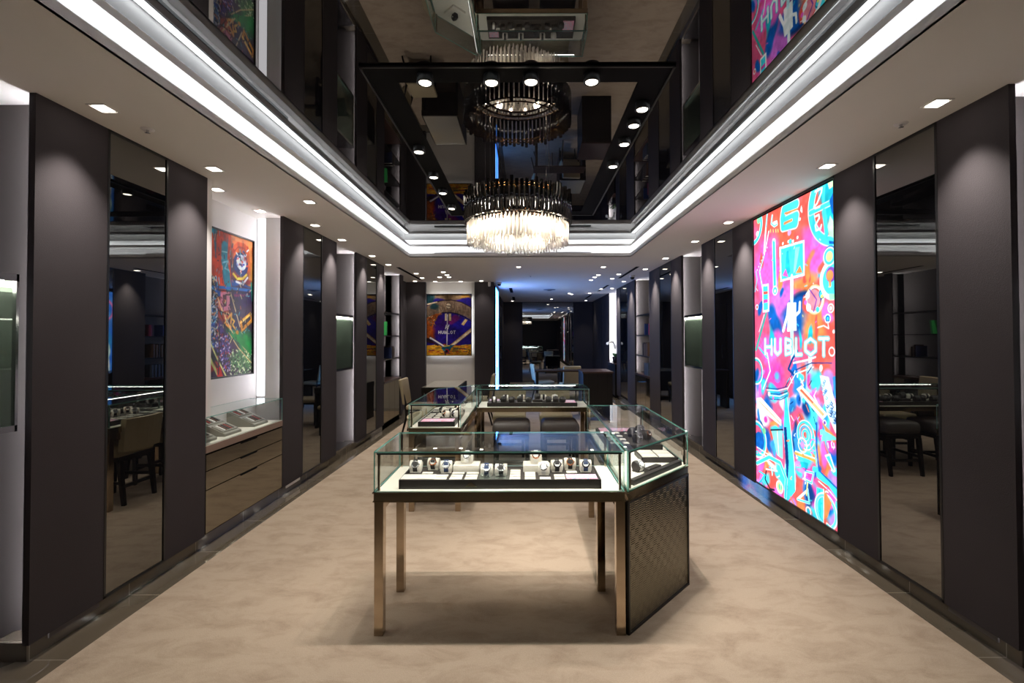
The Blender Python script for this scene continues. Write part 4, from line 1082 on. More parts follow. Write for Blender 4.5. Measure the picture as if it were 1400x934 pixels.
PL=[('b',0.422,1.201,0.15,0.25,'#1d7d94'),
('b',0.521,1.137,0.15,0.3,'#b83a20'),
('b',0.848,1.199,0.225,0.25,'#d8602c'),
('b',0.705,1.295,0.15,0.12,'#e07a48'),
('b',0.941,0.976,0.075,0.2,'#d89040'),
('b',0.6,0.981,0.09,0.3,'#1f6a8c'),
('b',0.474,0.913,0.112,0.2,'#a83820'),
('b',0.822,0.888,0.15,0.06,'#7a2430'),
('b',0.628,0.814,0.45,0.03,'#2050a0'),
('b',0.824,0.691,0.225,0.12,'#2e1654'),
('b',0.552,0.671,0.09,0.1,'#b86a78'),
('b',0.427,0.727,0.09,0.15,'#2a2028'),
('b',0.605,0.538,0.12,0.1,'#a03c30'),
('b',0.769,0.51,0.09,0.08,'#1a1440'),
('b',0.858,0.296,0.188,0.14,'#128a3c'),
('b',0.742,0.386,0.112,0.08,'#178a50'),
('b',0.429,0.531,0.105,0.12,'#4a7aa0'),
('b',0.431,0.384,0.09,0.12,'#3a5aa8'),
('b',0.556,0.301,0.09,0.2,'#4a3a80'),
('b',0.802,0.137,0.188,0.14,'#4a7a48'),
('b',0.482,0.137,0.112,0.14,'#1a2430'),
('b',0.435,0.058,0.112,0.06,'#9a3030'),
('l',[(0.361,1.285),(0.383,1.047)],0.022,'#18607a'),
('l',[(0.397,1.293),(0.419,1.053)],0.022,'#30b0c8'),
('l',[(0.433,1.301),(0.455,1.059)],0.022,'#18607a'),
('l',[(0.507,1.285),(0.484,1.081),(0.511,0.885),(0.564,0.756)],0.068,'#c03c20'),
('l',[(0.637,1.28),(0.626,1.054),(0.65,0.816)],0.038,'#c8421f'),
('l',[(0.567,1.18),(0.563,1.044),(0.601,0.93),(0.623,0.813)],0.083,'#1a86a0'),
('l',[(0.534,1.123),(0.599,1.126)],0.011,'#a0e0e8'),
('l',[(0.543,1.024),(0.613,1.048),(0.574,0.978),(0.627,0.968)],0.015,'#80c8e0'),
('l',[(0.705,1.295),(0.969,1.278)],0.075,'#e88a58'),
('l',[(0.692,1.152),(0.747,1.216),(0.954,1.219)],0.038,'#b03a28'),
('d',0.806,1.048,0.112,'#1c2a66'),
('d',0.815,1.067,0.075,'#d8e4f4'),
('l',[(0.706,1.19),(0.761,1.236),(0.863,1.238),(0.924,1.158)],0.038,'#d85a30'),
('l',[(0.921,1.36),(0.97,1.111)],0.045,'#e89050'),
('l',[(0.397,1.244),(0.449,0.91)],0.038,'#c8401c'),
('l',[(0.84,1.172),(0.842,1.181)],0.017,'#3a50b0'),
('l',[(0.886,1.146),(0.857,1.146)],0.017,'#f4f4ff'),
('l',[(0.744,1.073),(0.766,1.101)],0.017,'#f4f4ff'),
('l',[(0.838,1.051),(0.807,1.041)],0.017,'#3a50b0'),
('l',[(0.898,1.188),(0.924,1.207)],0.017,'#f4f4ff'),
('l',[(0.822,1.052),(0.826,1.041)],0.017,'#3a50b0'),
('l',[(0.829,1.037),(0.82,1.032)],0.017,'#3a50b0'),
('l',[(0.826,1.041),(0.826,1.039)],0.017,'#8aa0e0'),
('l',[(0.81,0.968),(0.8,0.982)],0.017,'#f4f4ff'),
('l',[(0.849,1.133),(0.854,1.132)],0.017,'#8aa0e0'),
('l',[(0.854,1.123),(0.888,1.154)],0.017,'#e8eeff'),
('l',[(0.757,1.094),(0.786,1.104)],0.017,'#d04a50'),
('l',[(0.743,1.042),(0.762,1.025)],0.017,'#8aa0e0'),
('l',[(0.849,1.05),(0.855,1.054)],0.017,'#3a50b0'),
('l',[(0.893,1.086),(0.905,1.117)],0.017,'#d04a50'),
('l',[(0.782,1.044),(0.794,1.049)],0.017,'#d04a50'),
('l',[(0.795,1.025),(0.763,1.022)],0.017,'#f4f4ff'),
('l',[(0.834,1.072),(0.814,1.082)],0.017,'#d04a50'),
('l',[(0.771,1.085),(0.796,1.116)],0.017,'#e8eeff'),
('l',[(0.797,1.116),(0.772,1.116)],0.017,'#1a2a70'),
('l',[(0.776,1.081),(0.767,1.054)],0.017,'#f4f4ff'),
('l',[(0.754,1.132),(0.736,1.146)],0.017,'#e8eeff'),
('l',[(0.872,1.151),(0.856,1.172)],0.017,'#1a2a70'),
('l',[(0.792,1.048),(0.824,1.041)],0.017,'#1a2a70'),
('l',[(0.895,1.043),(0.912,1.049)],0.017,'#d04a50'),
('l',[(0.867,1.101),(0.859,1.126)],0.017,'#d04a50'),
('l',[(0.695,0.943),(0.751,0.906),(0.837,0.917),(0.895,0.961)],0.026,'#f0d050'),
('l',[(0.737,0.878),(0.837,0.863),(0.911,0.936)],0.022,'#e8e8f0'),
('l',[(0.332,0.79),(0.655,0.808),(0.973,0.817)],0.026,'#2468b8'),
('l',[(0.332,0.769),(0.974,0.791)],0.009,'#0f0f30'),
('l',[(0.973,0.888),(0.99,0.722)],0.022,'#3aa090'),
('l',[(0.71,0.753),(0.722,0.74)],0.012,'#9a2060'),
('l',[(0.735,0.755),(0.747,0.742)],0.012,'#9a2060'),
('l',[(0.761,0.757),(0.772,0.744)],0.012,'#9a2060'),
('l',[(0.786,0.759),(0.798,0.746)],0.012,'#9a2060'),
('l',[(0.812,0.762),(0.824,0.748)],0.012,'#9a2060'),
('l',[(0.838,0.764),(0.85,0.751)],0.012,'#9a2060'),
('l',[(0.865,0.767),(0.877,0.753)],0.012,'#9a2060'),
('l',[(0.892,0.769),(0.904,0.755)],0.012,'#9a2060'),
('p',[(0.513,0.76),(0.642,0.772),(0.652,0.609),(0.527,0.585)],'#c87890'),
('p',[(0.546,0.738),(0.598,0.742),(0.599,0.64),(0.557,0.629)],'#502838'),
('l',[(0.59,0.742),(0.651,0.747),(0.652,0.626)],0.011,'#0c0c14'),
('l',[(0.331,0.942),(0.477,0.632),(0.633,0.402),(0.859,0.188)],0.009,'#0e0e18'),
('l',[(0.377,0.948),(0.514,0.635),(0.687,0.403),(0.949,0.184)],0.013,'#e8c890'),
('l',[(0.477,0.599),(0.713,0.543)],0.011,'#0e0e18'),
('l',[(0.656,0.765),(0.798,0.457)],0.011,'#e8d098'),
('l',[(0.683,0.767),(0.827,0.458)],0.007,'#101018'),
('l',[(0.58,0.486),(0.671,0.576),(0.659,0.437),(0.58,0.486)],0.022,'#e0a050'),
('p',[(0.792,0.511),(0.969,0.609),(0.989,0.508),(0.822,0.404)],'#d89028'),
('p',[(0.827,0.494),(0.961,0.568),(0.97,0.535),(0.842,0.458)],'#181020'),
('l',[(0.803,0.493),(0.97,0.587)],0.015,'#f8d070'),
('l',[(0.672,0.532),(0.713,0.508),(0.686,0.472),(0.728,0.438)],0.019,'#e8b850'),
('d',0.756,0.403,0.022,'#e0a040'),
('l',[(0.374,0.281),(0.372,0.293)],0.011,'#c8c8b0'),
('l',[(0.344,0.787),(0.333,0.791)],0.011,'#d8dce8'),
('l',[(0.372,0.653),(0.376,0.638)],0.011,'#c8c8b0'),
('l',[(0.364,0.363),(0.378,0.365)],0.011,'#3a60b8'),
('l',[(0.366,0.424),(0.373,0.425)],0.011,'#202848'),
('l',[(0.352,0.301),(0.353,0.313)],0.011,'#c8c8b0'),
('l',[(0.443,0.707),(0.447,0.72)],0.011,'#1a1a28'),
('l',[(0.464,0.672),(0.456,0.67)],0.011,'#c8c8b0'),
('l',[(0.377,0.386),(0.391,0.375)],0.011,'#70b8e0'),
('l',[(0.441,0.751),(0.441,0.756)],0.011,'#d8dce8'),
('l',[(0.449,0.598),(0.44,0.594)],0.011,'#1a1a28'),
('l',[(0.472,0.276),(0.486,0.281)],0.011,'#70b8e0'),
('l',[(0.406,0.679),(0.405,0.663)],0.011,'#c8c8b0'),
('l',[(0.409,0.484),(0.418,0.498)],0.011,'#202848'),
('l',[(0.398,0.448),(0.389,0.435)],0.011,'#3a60b8'),
('l',[(0.391,0.393),(0.404,0.397)],0.011,'#3a60b8'),
('l',[(0.355,0.784),(0.368,0.801)],0.011,'#c8c8b0'),
('l',[(0.449,0.802),(0.459,0.787)],0.011,'#202848'),
('l',[(0.366,0.547),(0.353,0.537)],0.011,'#202848'),
('l',[(0.417,0.311),(0.415,0.299)],0.011,'#70b8e0'),
('l',[(0.373,0.576),(0.381,0.582)],0.011,'#c8c8b0'),
('l',[(0.366,0.326),(0.362,0.328)],0.011,'#c8c8b0'),
('l',[(0.415,0.377),(0.426,0.389)],0.011,'#70b8e0'),
('l',[(0.348,0.612),(0.339,0.627)],0.011,'#70b8e0'),
('l',[(0.409,0.44),(0.41,0.446)],0.011,'#c8c8b0'),
('l',[(0.41,0.408),(0.421,0.423)],0.011,'#70b8e0'),
('l',[(0.447,0.576),(0.449,0.568)],0.011,'#d8dce8'),
('l',[(0.426,0.576),(0.426,0.57)],0.011,'#3a60b8'),
('l',[(0.452,0.576),(0.444,0.575)],0.011,'#1a1a28'),
('l',[(0.461,0.768),(0.459,0.77)],0.011,'#3a60b8'),
('l',[(0.354,0.734),(0.342,0.727)],0.011,'#d8dce8'),
('l',[(0.367,0.445),(0.372,0.456)],0.011,'#70b8e0'),
('l',[(0.377,0.3),(0.375,0.301)],0.011,'#202848'),
('l',[(0.366,0.618),(0.367,0.624)],0.011,'#70b8e0'),
('l',[(0.357,0.658),(0.352,0.659)],0.011,'#202848'),
('l',[(0.39,0.502),(0.39,0.516)],0.011,'#70b8e0'),
('l',[(0.358,0.719),(0.345,0.709)],0.011,'#1a1a28'),
('l',[(0.456,0.363),(0.461,0.348)],0.011,'#3a60b8'),
('l',[(0.467,0.538),(0.473,0.552)],0.011,'#d8dce8'),
('l',[(0.372,0.335),(0.366,0.351)],0.011,'#d8dce8'),
('l',[(0.359,0.359),(0.347,0.347)],0.011,'#3a60b8'),
('l',[(0.476,0.634),(0.488,0.631)],0.011,'#d8dce8'),
('l',[(0.374,0.816),(0.364,0.83)],0.011,'#70b8e0'),
('l',[(0.428,0.561),(0.419,0.562)],0.011,'#202848'),
('l',[(0.387,0.874),(0.38,0.889)],0.011,'#202848'),
('l',[(0.475,0.573),(0.467,0.575)],0.011,'#202848'),
('l',[(0.402,0.582),(0.411,0.586)],0.011,'#c8c8b0'),
('l',[(0.372,0.742),(0.364,0.729)],0.011,'#202848'),
('l',[(0.397,0.672),(0.384,0.683)],0.011,'#d8dce8'),
('l',[(0.461,0.625),(0.448,0.619)],0.011,'#3a60b8'),
('l',[(0.432,0.716),(0.424,0.722)],0.011,'#3a60b8'),
('l',[(0.377,0.882),(0.373,0.887)],0.011,'#c8c8b0'),
('l',[(0.353,0.343),(0.345,0.353)],0.011,'#1a1a28'),
('l',[(0.407,0.577),(0.399,0.576)],0.011,'#d8dce8'),
('l',[(0.45,0.803),(0.453,0.807)],0.011,'#1a1a28'),
('l',[(0.377,0.525),(0.377,0.517)],0.011,'#202848'),
('l',[(0.449,0.521),(0.457,0.514)],0.011,'#3a60b8'),
('l',[(0.441,0.491),(0.428,0.48)],0.011,'#c8c8b0'),
('l',[(0.444,0.386),(0.433,0.386)],0.011,'#c8c8b0'),
('l',[(0.449,0.883),(0.454,0.874)],0.011,'#202848'),
('l',[(0.434,0.748),(0.421,0.759)],0.011,'#1a1a28'),
('l',[(0.394,0.608),(0.381,0.623)],0.011,'#c8c8b0'),
('l',[(0.406,0.886),(0.415,0.879)],0.011,'#c8c8b0'),
('l',[(0.358,0.56),(0.365,0.561)],0.011,'#d8dce8'),
('l',[(0.378,0.42),(0.371,0.415)],0.011,'#3a60b8'),
('l',[(0.395,0.591),(0.401,0.583)],0.011,'#c8c8b0'),
('l',[(0.372,0.516),(0.368,0.511)],0.011,'#202848'),
('l',[(0.416,0.881),(0.404,0.887)],0.011,'#202848'),
('l',[(0.374,0.583),(0.38,0.591)],0.011,'#3a60b8'),
('l',[(0.364,0.336),(0.356,0.321)],0.011,'#3a60b8'),
('l',[(0.408,0.381),(0.421,0.383)],0.011,'#1a1a28'),
('l',[(0.469,0.312),(0.457,0.326)],0.011,'#202848'),
('l',[(0.468,0.813),(0.478,0.813)],0.011,'#d8dce8'),
('l',[(0.379,0.334),(0.378,0.349)],0.011,'#d8dce8'),
('l',[(0.434,0.639),(0.441,0.642)],0.011,'#3a60b8'),
('l',[(0.452,0.893),(0.46,0.882)],0.011,'#d8dce8'),
('l',[(0.368,0.875),(0.375,0.884)],0.011,'#d8dce8'),
('l',[(0.478,0.527),(0.474,0.529)],0.011,'#1a1a28'),
('l',[(0.379,0.852),(0.384,0.849)],0.011,'#70b8e0'),
('l',[(0.38,0.571),(0.372,0.574)],0.011,'#3a60b8'),
('l',[(0.453,0.5),(0.465,0.485)],0.011,'#c8c8b0'),
('l',[(0.359,0.312),(0.357,0.308)],0.011,'#70b8e0'),
('l',[(0.38,0.854),(0.392,0.868)],0.011,'#3a60b8'),
('l',[(0.381,0.727),(0.387,0.723)],0.011,'#3a60b8'),
('l',[(0.385,0.542),(0.382,0.553)],0.011,'#70b8e0'),
('l',[(0.413,0.386),(0.414,0.388)],0.011,'#1a1a28'),
('l',[(0.402,0.801),(0.393,0.813)],0.011,'#1a1a28'),
('l',[(0.386,0.658),(0.395,0.669)],0.011,'#d8dce8'),
('l',[(0.399,0.631),(0.399,0.635)],0.011,'#1a1a28'),
('l',[(0.411,0.533),(0.407,0.527)],0.011,'#c8c8b0'),
('l',[(0.457,0.759),(0.45,0.767)],0.011,'#3a60b8'),
('l',[(0.401,0.694),(0.41,0.68)],0.011,'#70b8e0'),
('l',[(0.441,0.334),(0.44,0.332)],0.011,'#d8dce8'),
('l',[(0.471,0.314),(0.472,0.315)],0.011,'#3a60b8'),
('l',[(0.358,0.787),(0.358,0.781)],0.011,'#202848'),
('l',[(0.459,0.335),(0.447,0.326)],0.011,'#d8dce8'),
('l',[(0.379,0.32),(0.383,0.326)],0.011,'#70b8e0'),
('l',[(0.414,0.618),(0.421,0.631)],0.011,'#1a1a28'),
('l',[(0.421,0.649),(0.413,0.645)],0.011,'#d8dce8'),
('l',[(0.475,0.722),(0.47,0.71)],0.011,'#70b8e0'),
('l',[(0.374,0.732),(0.388,0.727)],0.011,'#1a1a28'),
('l',[(0.374,0.342),(0.378,0.355)],0.011,'#70b8e0'),
('l',[(0.465,0.753),(0.452,0.757)],0.011,'#3a60b8'),
('l',[(0.394,0.882),(0.388,0.87)],0.011,'#d8dce8'),
('l',[(0.472,0.7),(0.481,0.71)],0.011,'#70b8e0'),
('l',[(0.46,0.826),(0.463,0.823)],0.011,'#70b8e0'),
('l',[(0.462,0.86),(0.465,0.846)],0.011,'#d8dce8'),
('l',[(0.471,0.807),(0.458,0.82)],0.011,'#3a60b8'),
('l',[(0.437,0.696),(0.426,0.709)],0.011,'#70b8e0'),
('l',[(0.373,0.31),(0.38,0.325)],0.011,'#202848'),
('l',[(0.459,0.279),(0.457,0.291)],0.011,'#d8dce8'),
('l',[(0.394,0.298),(0.384,0.283)],0.011,'#70b8e0'),
('l',[(0.445,0.7),(0.454,0.714)],0.011,'#202848'),
('l',[(0.397,0.32),(0.388,0.325)],0.011,'#3a60b8'),
('l',[(0.401,0.386),(0.409,0.401)],0.011,'#d8dce8'),
('l',[(0.448,0.854),(0.439,0.868)],0.011,'#c8c8b0'),
('l',[(0.384,0.297),(0.387,0.304)],0.011,'#202848'),
('l',[(0.466,0.709),(0.472,0.706)],0.011,'#202848'),
('l',[(0.357,0.377),(0.346,0.371)],0.011,'#3a60b8'),
('l',[(0.394,0.731),(0.392,0.731)],0.011,'#3a60b8'),
('l',[(0.452,0.432),(0.462,0.424)],0.011,'#c8c8b0'),
('l',[(0.458,0.606),(0.467,0.603)],0.011,'#c8c8b0'),
('l',[(0.442,0.738),(0.43,0.752)],0.011,'#c8c8b0'),
('l',[(0.366,0.621),(0.355,0.634)],0.011,'#c8c8b0'),
('l',[(0.358,0.577),(0.364,0.579)],0.011,'#70b8e0'),
('l',[(0.408,0.337),(0.401,0.336)],0.011,'#202848'),
('l',[(0.446,0.709),(0.44,0.716)],0.011,'#1a1a28'),
('l',[(0.37,0.731),(0.363,0.742)],0.011,'#c8c8b0'),
('l',[(0.353,0.727),(0.346,0.726)],0.011,'#202848'),
('l',[(0.434,0.275),(0.423,0.276)],0.011,'#70b8e0'),
('l',[(0.463,0.87),(0.456,0.882)],0.011,'#70b8e0'),
('l',[(0.452,0.772),(0.44,0.771)],0.011,'#70b8e0'),
('l',[(0.381,0.407),(0.394,0.42)],0.011,'#c8c8b0'),
('l',[(0.388,0.862),(0.383,0.876)],0.011,'#1a1a28'),
('l',[(0.444,0.323),(0.454,0.313)],0.011,'#3a60b8'),
('l',[(0.369,0.692),(0.36,0.681)],0.011,'#c8c8b0'),
('l',[(0.401,0.396),(0.405,0.407)],0.011,'#c8c8b0'),
('l',[(0.368,0.457),(0.366,0.464)],0.011,'#1a1a28'),
('l',[(0.354,0.427),(0.365,0.429)],0.011,'#d8dce8'),
('l',[(0.476,0.668),(0.467,0.66)],0.011,'#70b8e0'),
('l',[(0.4,0.79),(0.389,0.802)],0.011,'#c8c8b0'),
('l',[(0.403,0.787),(0.389,0.784)],0.011,'#202848'),
('l',[(0.398,0.533),(0.41,0.526)],0.011,'#70b8e0'),
('l',[(0.383,0.564),(0.395,0.578)],0.011,'#3a60b8'),
('l',[(0.452,0.391),(0.446,0.38)],0.011,'#d8dce8'),
('l',[(0.405,0.855),(0.418,0.86)],0.011,'#202848'),
('l',[(0.451,0.793),(0.46,0.803)],0.011,'#3a60b8'),
('l',[(0.371,0.593),(0.373,0.608)],0.011,'#c8c8b0'),
('l',[(0.39,0.793),(0.403,0.785)],0.011,'#70b8e0'),
('l',[(0.421,0.42),(0.408,0.409)],0.011,'#d8dce8'),
('l',[(0.407,0.363),(0.415,0.359)],0.011,'#1a1a28'),
('l',[(0.402,0.481),(0.401,0.483)],0.011,'#d8dce8'),
('l',[(0.475,0.604),(0.474,0.6)],0.011,'#3a60b8'),
('l',[(0.451,0.643),(0.439,0.647)],0.011,'#1a1a28'),
('l',[(0.403,0.572),(0.39,0.567)],0.011,'#d8dce8'),
('l',[(0.388,0.442),(0.376,0.434)],0.011,'#3a60b8'),
('l',[(0.445,0.877),(0.433,0.871)],0.011,'#202848'),
('l',[(0.374,0.282),(0.374,0.268)],0.011,'#70b8e0'),
('l',[(0.438,0.754),(0.448,0.751)],0.011,'#1a1a28'),
('l',[(0.462,0.723),(0.471,0.735)],0.011,'#c8c8b0'),
('l',[(0.409,0.522),(0.412,0.531)],0.011,'#1a1a28'),
('l',[(0.367,0.784),(0.379,0.779)],0.011,'#3a60b8'),
('l',[(0.446,0.821),(0.447,0.817)],0.011,'#1a1a28'),
('l',[(0.405,0.565),(0.41,0.553)],0.011,'#1a1a28'),
('l',[(0.427,0.645),(0.436,0.654)],0.011,'#1a1a28'),
('l',[(0.394,0.415),(0.393,0.426)],0.011,'#202848'),
('l',[(0.384,0.568),(0.379,0.552)],0.011,'#c8c8b0'),
('l',[(0.465,0.436),(0.472,0.445)],0.011,'#1a1a28'),
('l',[(0.402,0.571),(0.413,0.583)],0.011,'#70b8e0'),
('l',[(0.349,0.847),(0.351,0.853)],0.011,'#c8c8b0'),
('l',[(0.375,0.526),(0.378,0.535)],0.011,'#c8c8b0'),
('l',[(0.363,0.873),(0.372,0.868)],0.011,'#3a60b8'),
('l',[(0.432,0.35),(0.44,0.353)],0.011,'#1a1a28'),
('l',[(0.356,0.381),(0.367,0.378)],0.011,'#c8c8b0'),
('l',[(0.471,0.436),(0.463,0.422)],0.011,'#d8dce8'),
('l',[(0.347,0.767),(0.338,0.753)],0.011,'#d8dce8'),
('l',[(0.42,0.307),(0.41,0.317)],0.011,'#c8c8b0'),
('l',[(0.43,0.633),(0.433,0.633)],0.011,'#d8dce8'),
('l',[(0.355,0.339),(0.363,0.332)],0.011,'#d8dce8'),
('l',[(0.405,0.324),(0.393,0.32)],0.011,'#70b8e0'),
('l',[(0.358,0.739),(0.345,0.743)],0.011,'#202848'),
('l',[(0.468,0.73),(0.455,0.725)],0.011,'#202848'),
('l',[(0.449,0.567),(0.442,0.562)],0.011,'#70b8e0'),
('l',[(0.409,0.783),(0.421,0.773)],0.011,'#70b8e0'),
('l',[(0.442,0.688),(0.453,0.695)],0.011,'#70b8e0'),
('l',[(0.46,0.318),(0.475,0.307)],0.011,'#c8c8b0'),
('l',[(0.457,0.458),(0.468,0.46)],0.011,'#202848'),
('l',[(0.464,0.401),(0.461,0.398)],0.011,'#c8c8b0'),
('l',[(0.361,0.865),(0.351,0.85)],0.011,'#1a1a28'),
('l',[(0.434,0.872),(0.424,0.866)],0.011,'#d8dce8'),
('l',[(0.439,0.851),(0.442,0.856)],0.011,'#c8c8b0'),
('l',[(0.357,0.352),(0.369,0.338)],0.011,'#d8dce8'),
('l',[(0.369,0.862),(0.382,0.85)],0.011,'#202848'),
('l',[(0.445,0.498),(0.444,0.51)],0.011,'#202848'),
('l',[(0.387,0.624),(0.373,0.631)],0.011,'#1a1a28'),
('l',[(0.448,0.325),(0.456,0.322)],0.011,'#3a60b8'),
('l',[(0.423,0.871),(0.421,0.872)],0.011,'#d8dce8'),
('l',[(0.438,0.557),(0.43,0.545)],0.011,'#d8dce8'),
('l',[(0.383,0.617),(0.383,0.624)],0.011,'#d8dce8'),
('l',[(0.409,0.584),(0.418,0.595)],0.011,'#3a60b8'),
('l',[(0.472,0.573),(0.474,0.584)],0.011,'#70b8e0'),
('l',[(0.374,0.782),(0.386,0.774)],0.011,'#3a60b8'),
('l',[(0.439,0.402),(0.442,0.407)],0.011,'#3a60b8'),
('l',[(0.465,0.428),(0.462,0.424)],0.011,'#1a1a28'),
('l',[(0.383,0.331),(0.383,0.335)],0.011,'#202848'),
('l',[(0.406,0.559),(0.413,0.551)],0.011,'#202848'),
('l',[(0.422,0.566),(0.432,0.568)],0.011,'#c8c8b0'),
('l',[(0.367,0.614),(0.375,0.612)],0.011,'#70b8e0'),
('l',[(0.431,0.458),(0.431,0.466)],0.011,'#202848'),
('l',[(0.428,0.441),(0.442,0.434)],0.011,'#c8c8b0'),
('l',[(0.366,0.682),(0.357,0.666)],0.011,'#202848'),
('l',[(0.368,0.48),(0.36,0.491)],0.011,'#70b8e0'),
('l',[(0.441,0.621),(0.432,0.616)],0.011,'#d8dce8'),
('l',[(0.462,0.604),(0.448,0.592)],0.011,'#3a60b8'),
('l',[(0.412,0.497),(0.411,0.509)],0.011,'#c8c8b0'),
('l',[(0.345,0.732),(0.355,0.727)],0.011,'#c8c8b0'),
('l',[(0.399,0.746),(0.405,0.734)],0.011,'#202848'),
('l',[(0.459,0.469),(0.463,0.471)],0.011,'#1a1a28'),
('l',[(0.44,0.335),(0.432,0.338)],0.011,'#202848'),
('l',[(0.378,0.624),(0.376,0.62)],0.011,'#3a60b8'),
('l',[(0.435,0.349),(0.446,0.354)],0.011,'#d8dce8'),
('l',[(0.413,0.286),(0.4,0.285)],0.011,'#70b8e0'),
('l',[(0.469,0.77),(0.464,0.758)],0.011,'#3a60b8'),
('l',[(0.44,0.573),(0.444,0.562)],0.011,'#c8c8b0'),
('l',[(0.442,0.607),(0.457,0.619)],0.011,'#c8c8b0'),
('l',[(0.365,0.281),(0.361,0.295)],0.011,'#1a1a28'),
('l',[(0.351,0.835),(0.363,0.832)],0.011,'#202848'),
('l',[(0.378,0.746),(0.385,0.733)],0.011,'#c8c8b0'),
('l',[(0.48,0.293),(0.479,0.304)],0.011,'#d8dce8'),
('l',[(0.428,0.599),(0.43,0.608)],0.011,'#70b8e0'),
('l',[(0.431,0.382),(0.44,0.383)],0.011,'#1a1a28'),
('l',[(0.432,0.406),(0.432,0.397)],0.011,'#70b8e0'),
('l',[(0.393,0.73),(0.391,0.74)],0.011,'#d8dce8'),
('l',[(0.449,0.67),(0.454,0.676)],0.011,'#3a60b8'),
('l',[(0.43,0.481),(0.426,0.467)],0.011,'#3a60b8'),
('l',[(0.457,0.328),(0.465,0.34)],0.011,'#1a1a28'),
('l',[(0.345,0.873),(0.357,0.869)],0.011,'#1a1a28'),
('l',[(0.424,0.36),(0.414,0.362)],0.011,'#70b8e0'),
('l',[(0.398,0.557),(0.401,0.551)],0.011,'#d8dce8'),
('l',[(0.465,0.402),(0.475,0.412)],0.011,'#202848'),
('l',[(0.359,0.369),(0.363,0.382)],0.011,'#d8dce8'),
('l',[(0.374,0.798),(0.373,0.812)],0.011,'#3a60b8'),
('l',[(0.435,0.738),(0.426,0.734)],0.011,'#202848'),
('l',[(0.456,0.601),(0.458,0.596)],0.011,'#3a60b8'),
('l',[(0.403,0.295),(0.391,0.291)],0.011,'#202848'),
('l',[(0.346,0.852),(0.352,0.837)],0.011,'#d8dce8'),
('l',[(0.411,0.334),(0.398,0.327)],0.011,'#202848'),
('l',[(0.359,0.479),(0.355,0.47)],0.011,'#c8c8b0'),
('l',[(0.373,0.617),(0.371,0.615)],0.011,'#1a1a28'),
('l',[(0.454,0.641),(0.454,0.649)],0.011,'#c8c8b0'),
('l',[(0.372,0.582),(0.361,0.591)],0.011,'#202848'),
('l',[(0.423,0.496),(0.431,0.511)],0.011,'#202848'),
('l',[(0.399,0.533),(0.396,0.545)],0.011,'#d8dce8'),
('l',[(0.468,0.514),(0.472,0.505)],0.011,'#c8c8b0'),
('l',[(0.427,0.501),(0.433,0.498)],0.011,'#202848'),
('l',[(0.352,0.494),(0.356,0.505)],0.011,'#202848'),
('l',[(0.353,0.409),(0.364,0.404)],0.011,'#1a1a28'),
('l',[(0.363,0.693),(0.369,0.682)],0.011,'#70b8e0'),
('l',[(0.387,0.62),(0.391,0.606)],0.011,'#d8dce8'),
('l',[(0.416,0.378),(0.424,0.381)],0.011,'#202848'),
('l',[(0.4,0.878),(0.397,0.875)],0.011,'#202848'),
('l',[(0.407,0.633),(0.396,0.627)],0.011,'#70b8e0'),
('l',[(0.427,0.625),(0.413,0.619)],0.011,'#d8dce8'),
('l',[(0.361,0.593),(0.355,0.591)],0.011,'#3a60b8'),
('l',[(0.367,0.852),(0.375,0.846)],0.011,'#70b8e0'),
('l',[(0.358,0.498),(0.364,0.499)],0.011,'#1a1a28'),
('l',[(0.35,0.861),(0.338,0.847)],0.011,'#202848'),
('l',[(0.355,0.691),(0.361,0.702)],0.011,'#3a60b8'),
('l',[(0.39,0.302),(0.396,0.303)],0.011,'#70b8e0'),
('l',[(0.449,0.666),(0.453,0.662)],0.011,'#3a60b8'),
('l',[(0.447,0.61),(0.441,0.602)],0.011,'#1a1a28'),
('l',[(0.357,0.287),(0.363,0.277)],0.011,'#1a1a28'),
('l',[(0.437,0.882),(0.427,0.87)],0.011,'#c8c8b0'),
('l',[(0.461,0.659),(0.467,0.656)],0.011,'#70b8e0'),
('l',[(0.379,0.883),(0.372,0.885)],0.011,'#c8c8b0'),
('l',[(0.448,0.405),(0.441,0.416)],0.011,'#c8c8b0'),
('l',[(0.476,0.396),(0.478,0.387)],0.011,'#3a60b8'),
('l',[(0.357,0.543),(0.366,0.553)],0.011,'#202848'),
('l',[(0.377,0.512),(0.382,0.513)],0.011,'#70b8e0'),
('l',[(0.419,0.883),(0.415,0.882)],0.011,'#c8c8b0'),
('l',[(0.445,0.747),(0.447,0.735)],0.011,'#c8c8b0'),
('l',[(0.409,0.763),(0.401,0.776)],0.011,'#202848'),
('l',[(0.42,0.667),(0.428,0.656)],0.011,'#70b8e0'),
('l',[(0.476,0.662),(0.465,0.656)],0.011,'#d8dce8'),
('l',[(0.422,0.676),(0.423,0.691)],0.011,'#d8dce8'),
('l',[(0.46,0.541),(0.463,0.55)],0.011,'#1a1a28'),
('l',[(0.472,0.415),(0.482,0.399)],0.011,'#1a1a28'),
('l',[(0.393,0.274),(0.39,0.289)],0.011,'#d8dce8'),
('l',[(0.46,0.608),(0.473,0.595)],0.011,'#d8dce8'),
('l',[(0.432,0.318),(0.438,0.331)],0.011,'#1a1a28'),
('l',[(0.432,0.297),(0.437,0.3)],0.011,'#3a60b8'),
('l',[(0.392,0.741),(0.398,0.752)],0.011,'#1a1a28'),
('l',[(0.354,0.544),(0.341,0.53)],0.011,'#1a1a28'),
('l',[(0.439,0.489),(0.453,0.504)],0.011,'#70b8e0'),
('l',[(0.345,0.758),(0.352,0.756)],0.011,'#3a60b8'),
('l',[(0.358,0.684),(0.352,0.695)],0.011,'#3a60b8'),
('l',[(0.405,0.389),(0.417,0.376)],0.011,'#3a60b8'),
('l',[(0.368,0.861),(0.38,0.871)],0.011,'#c8c8b0'),
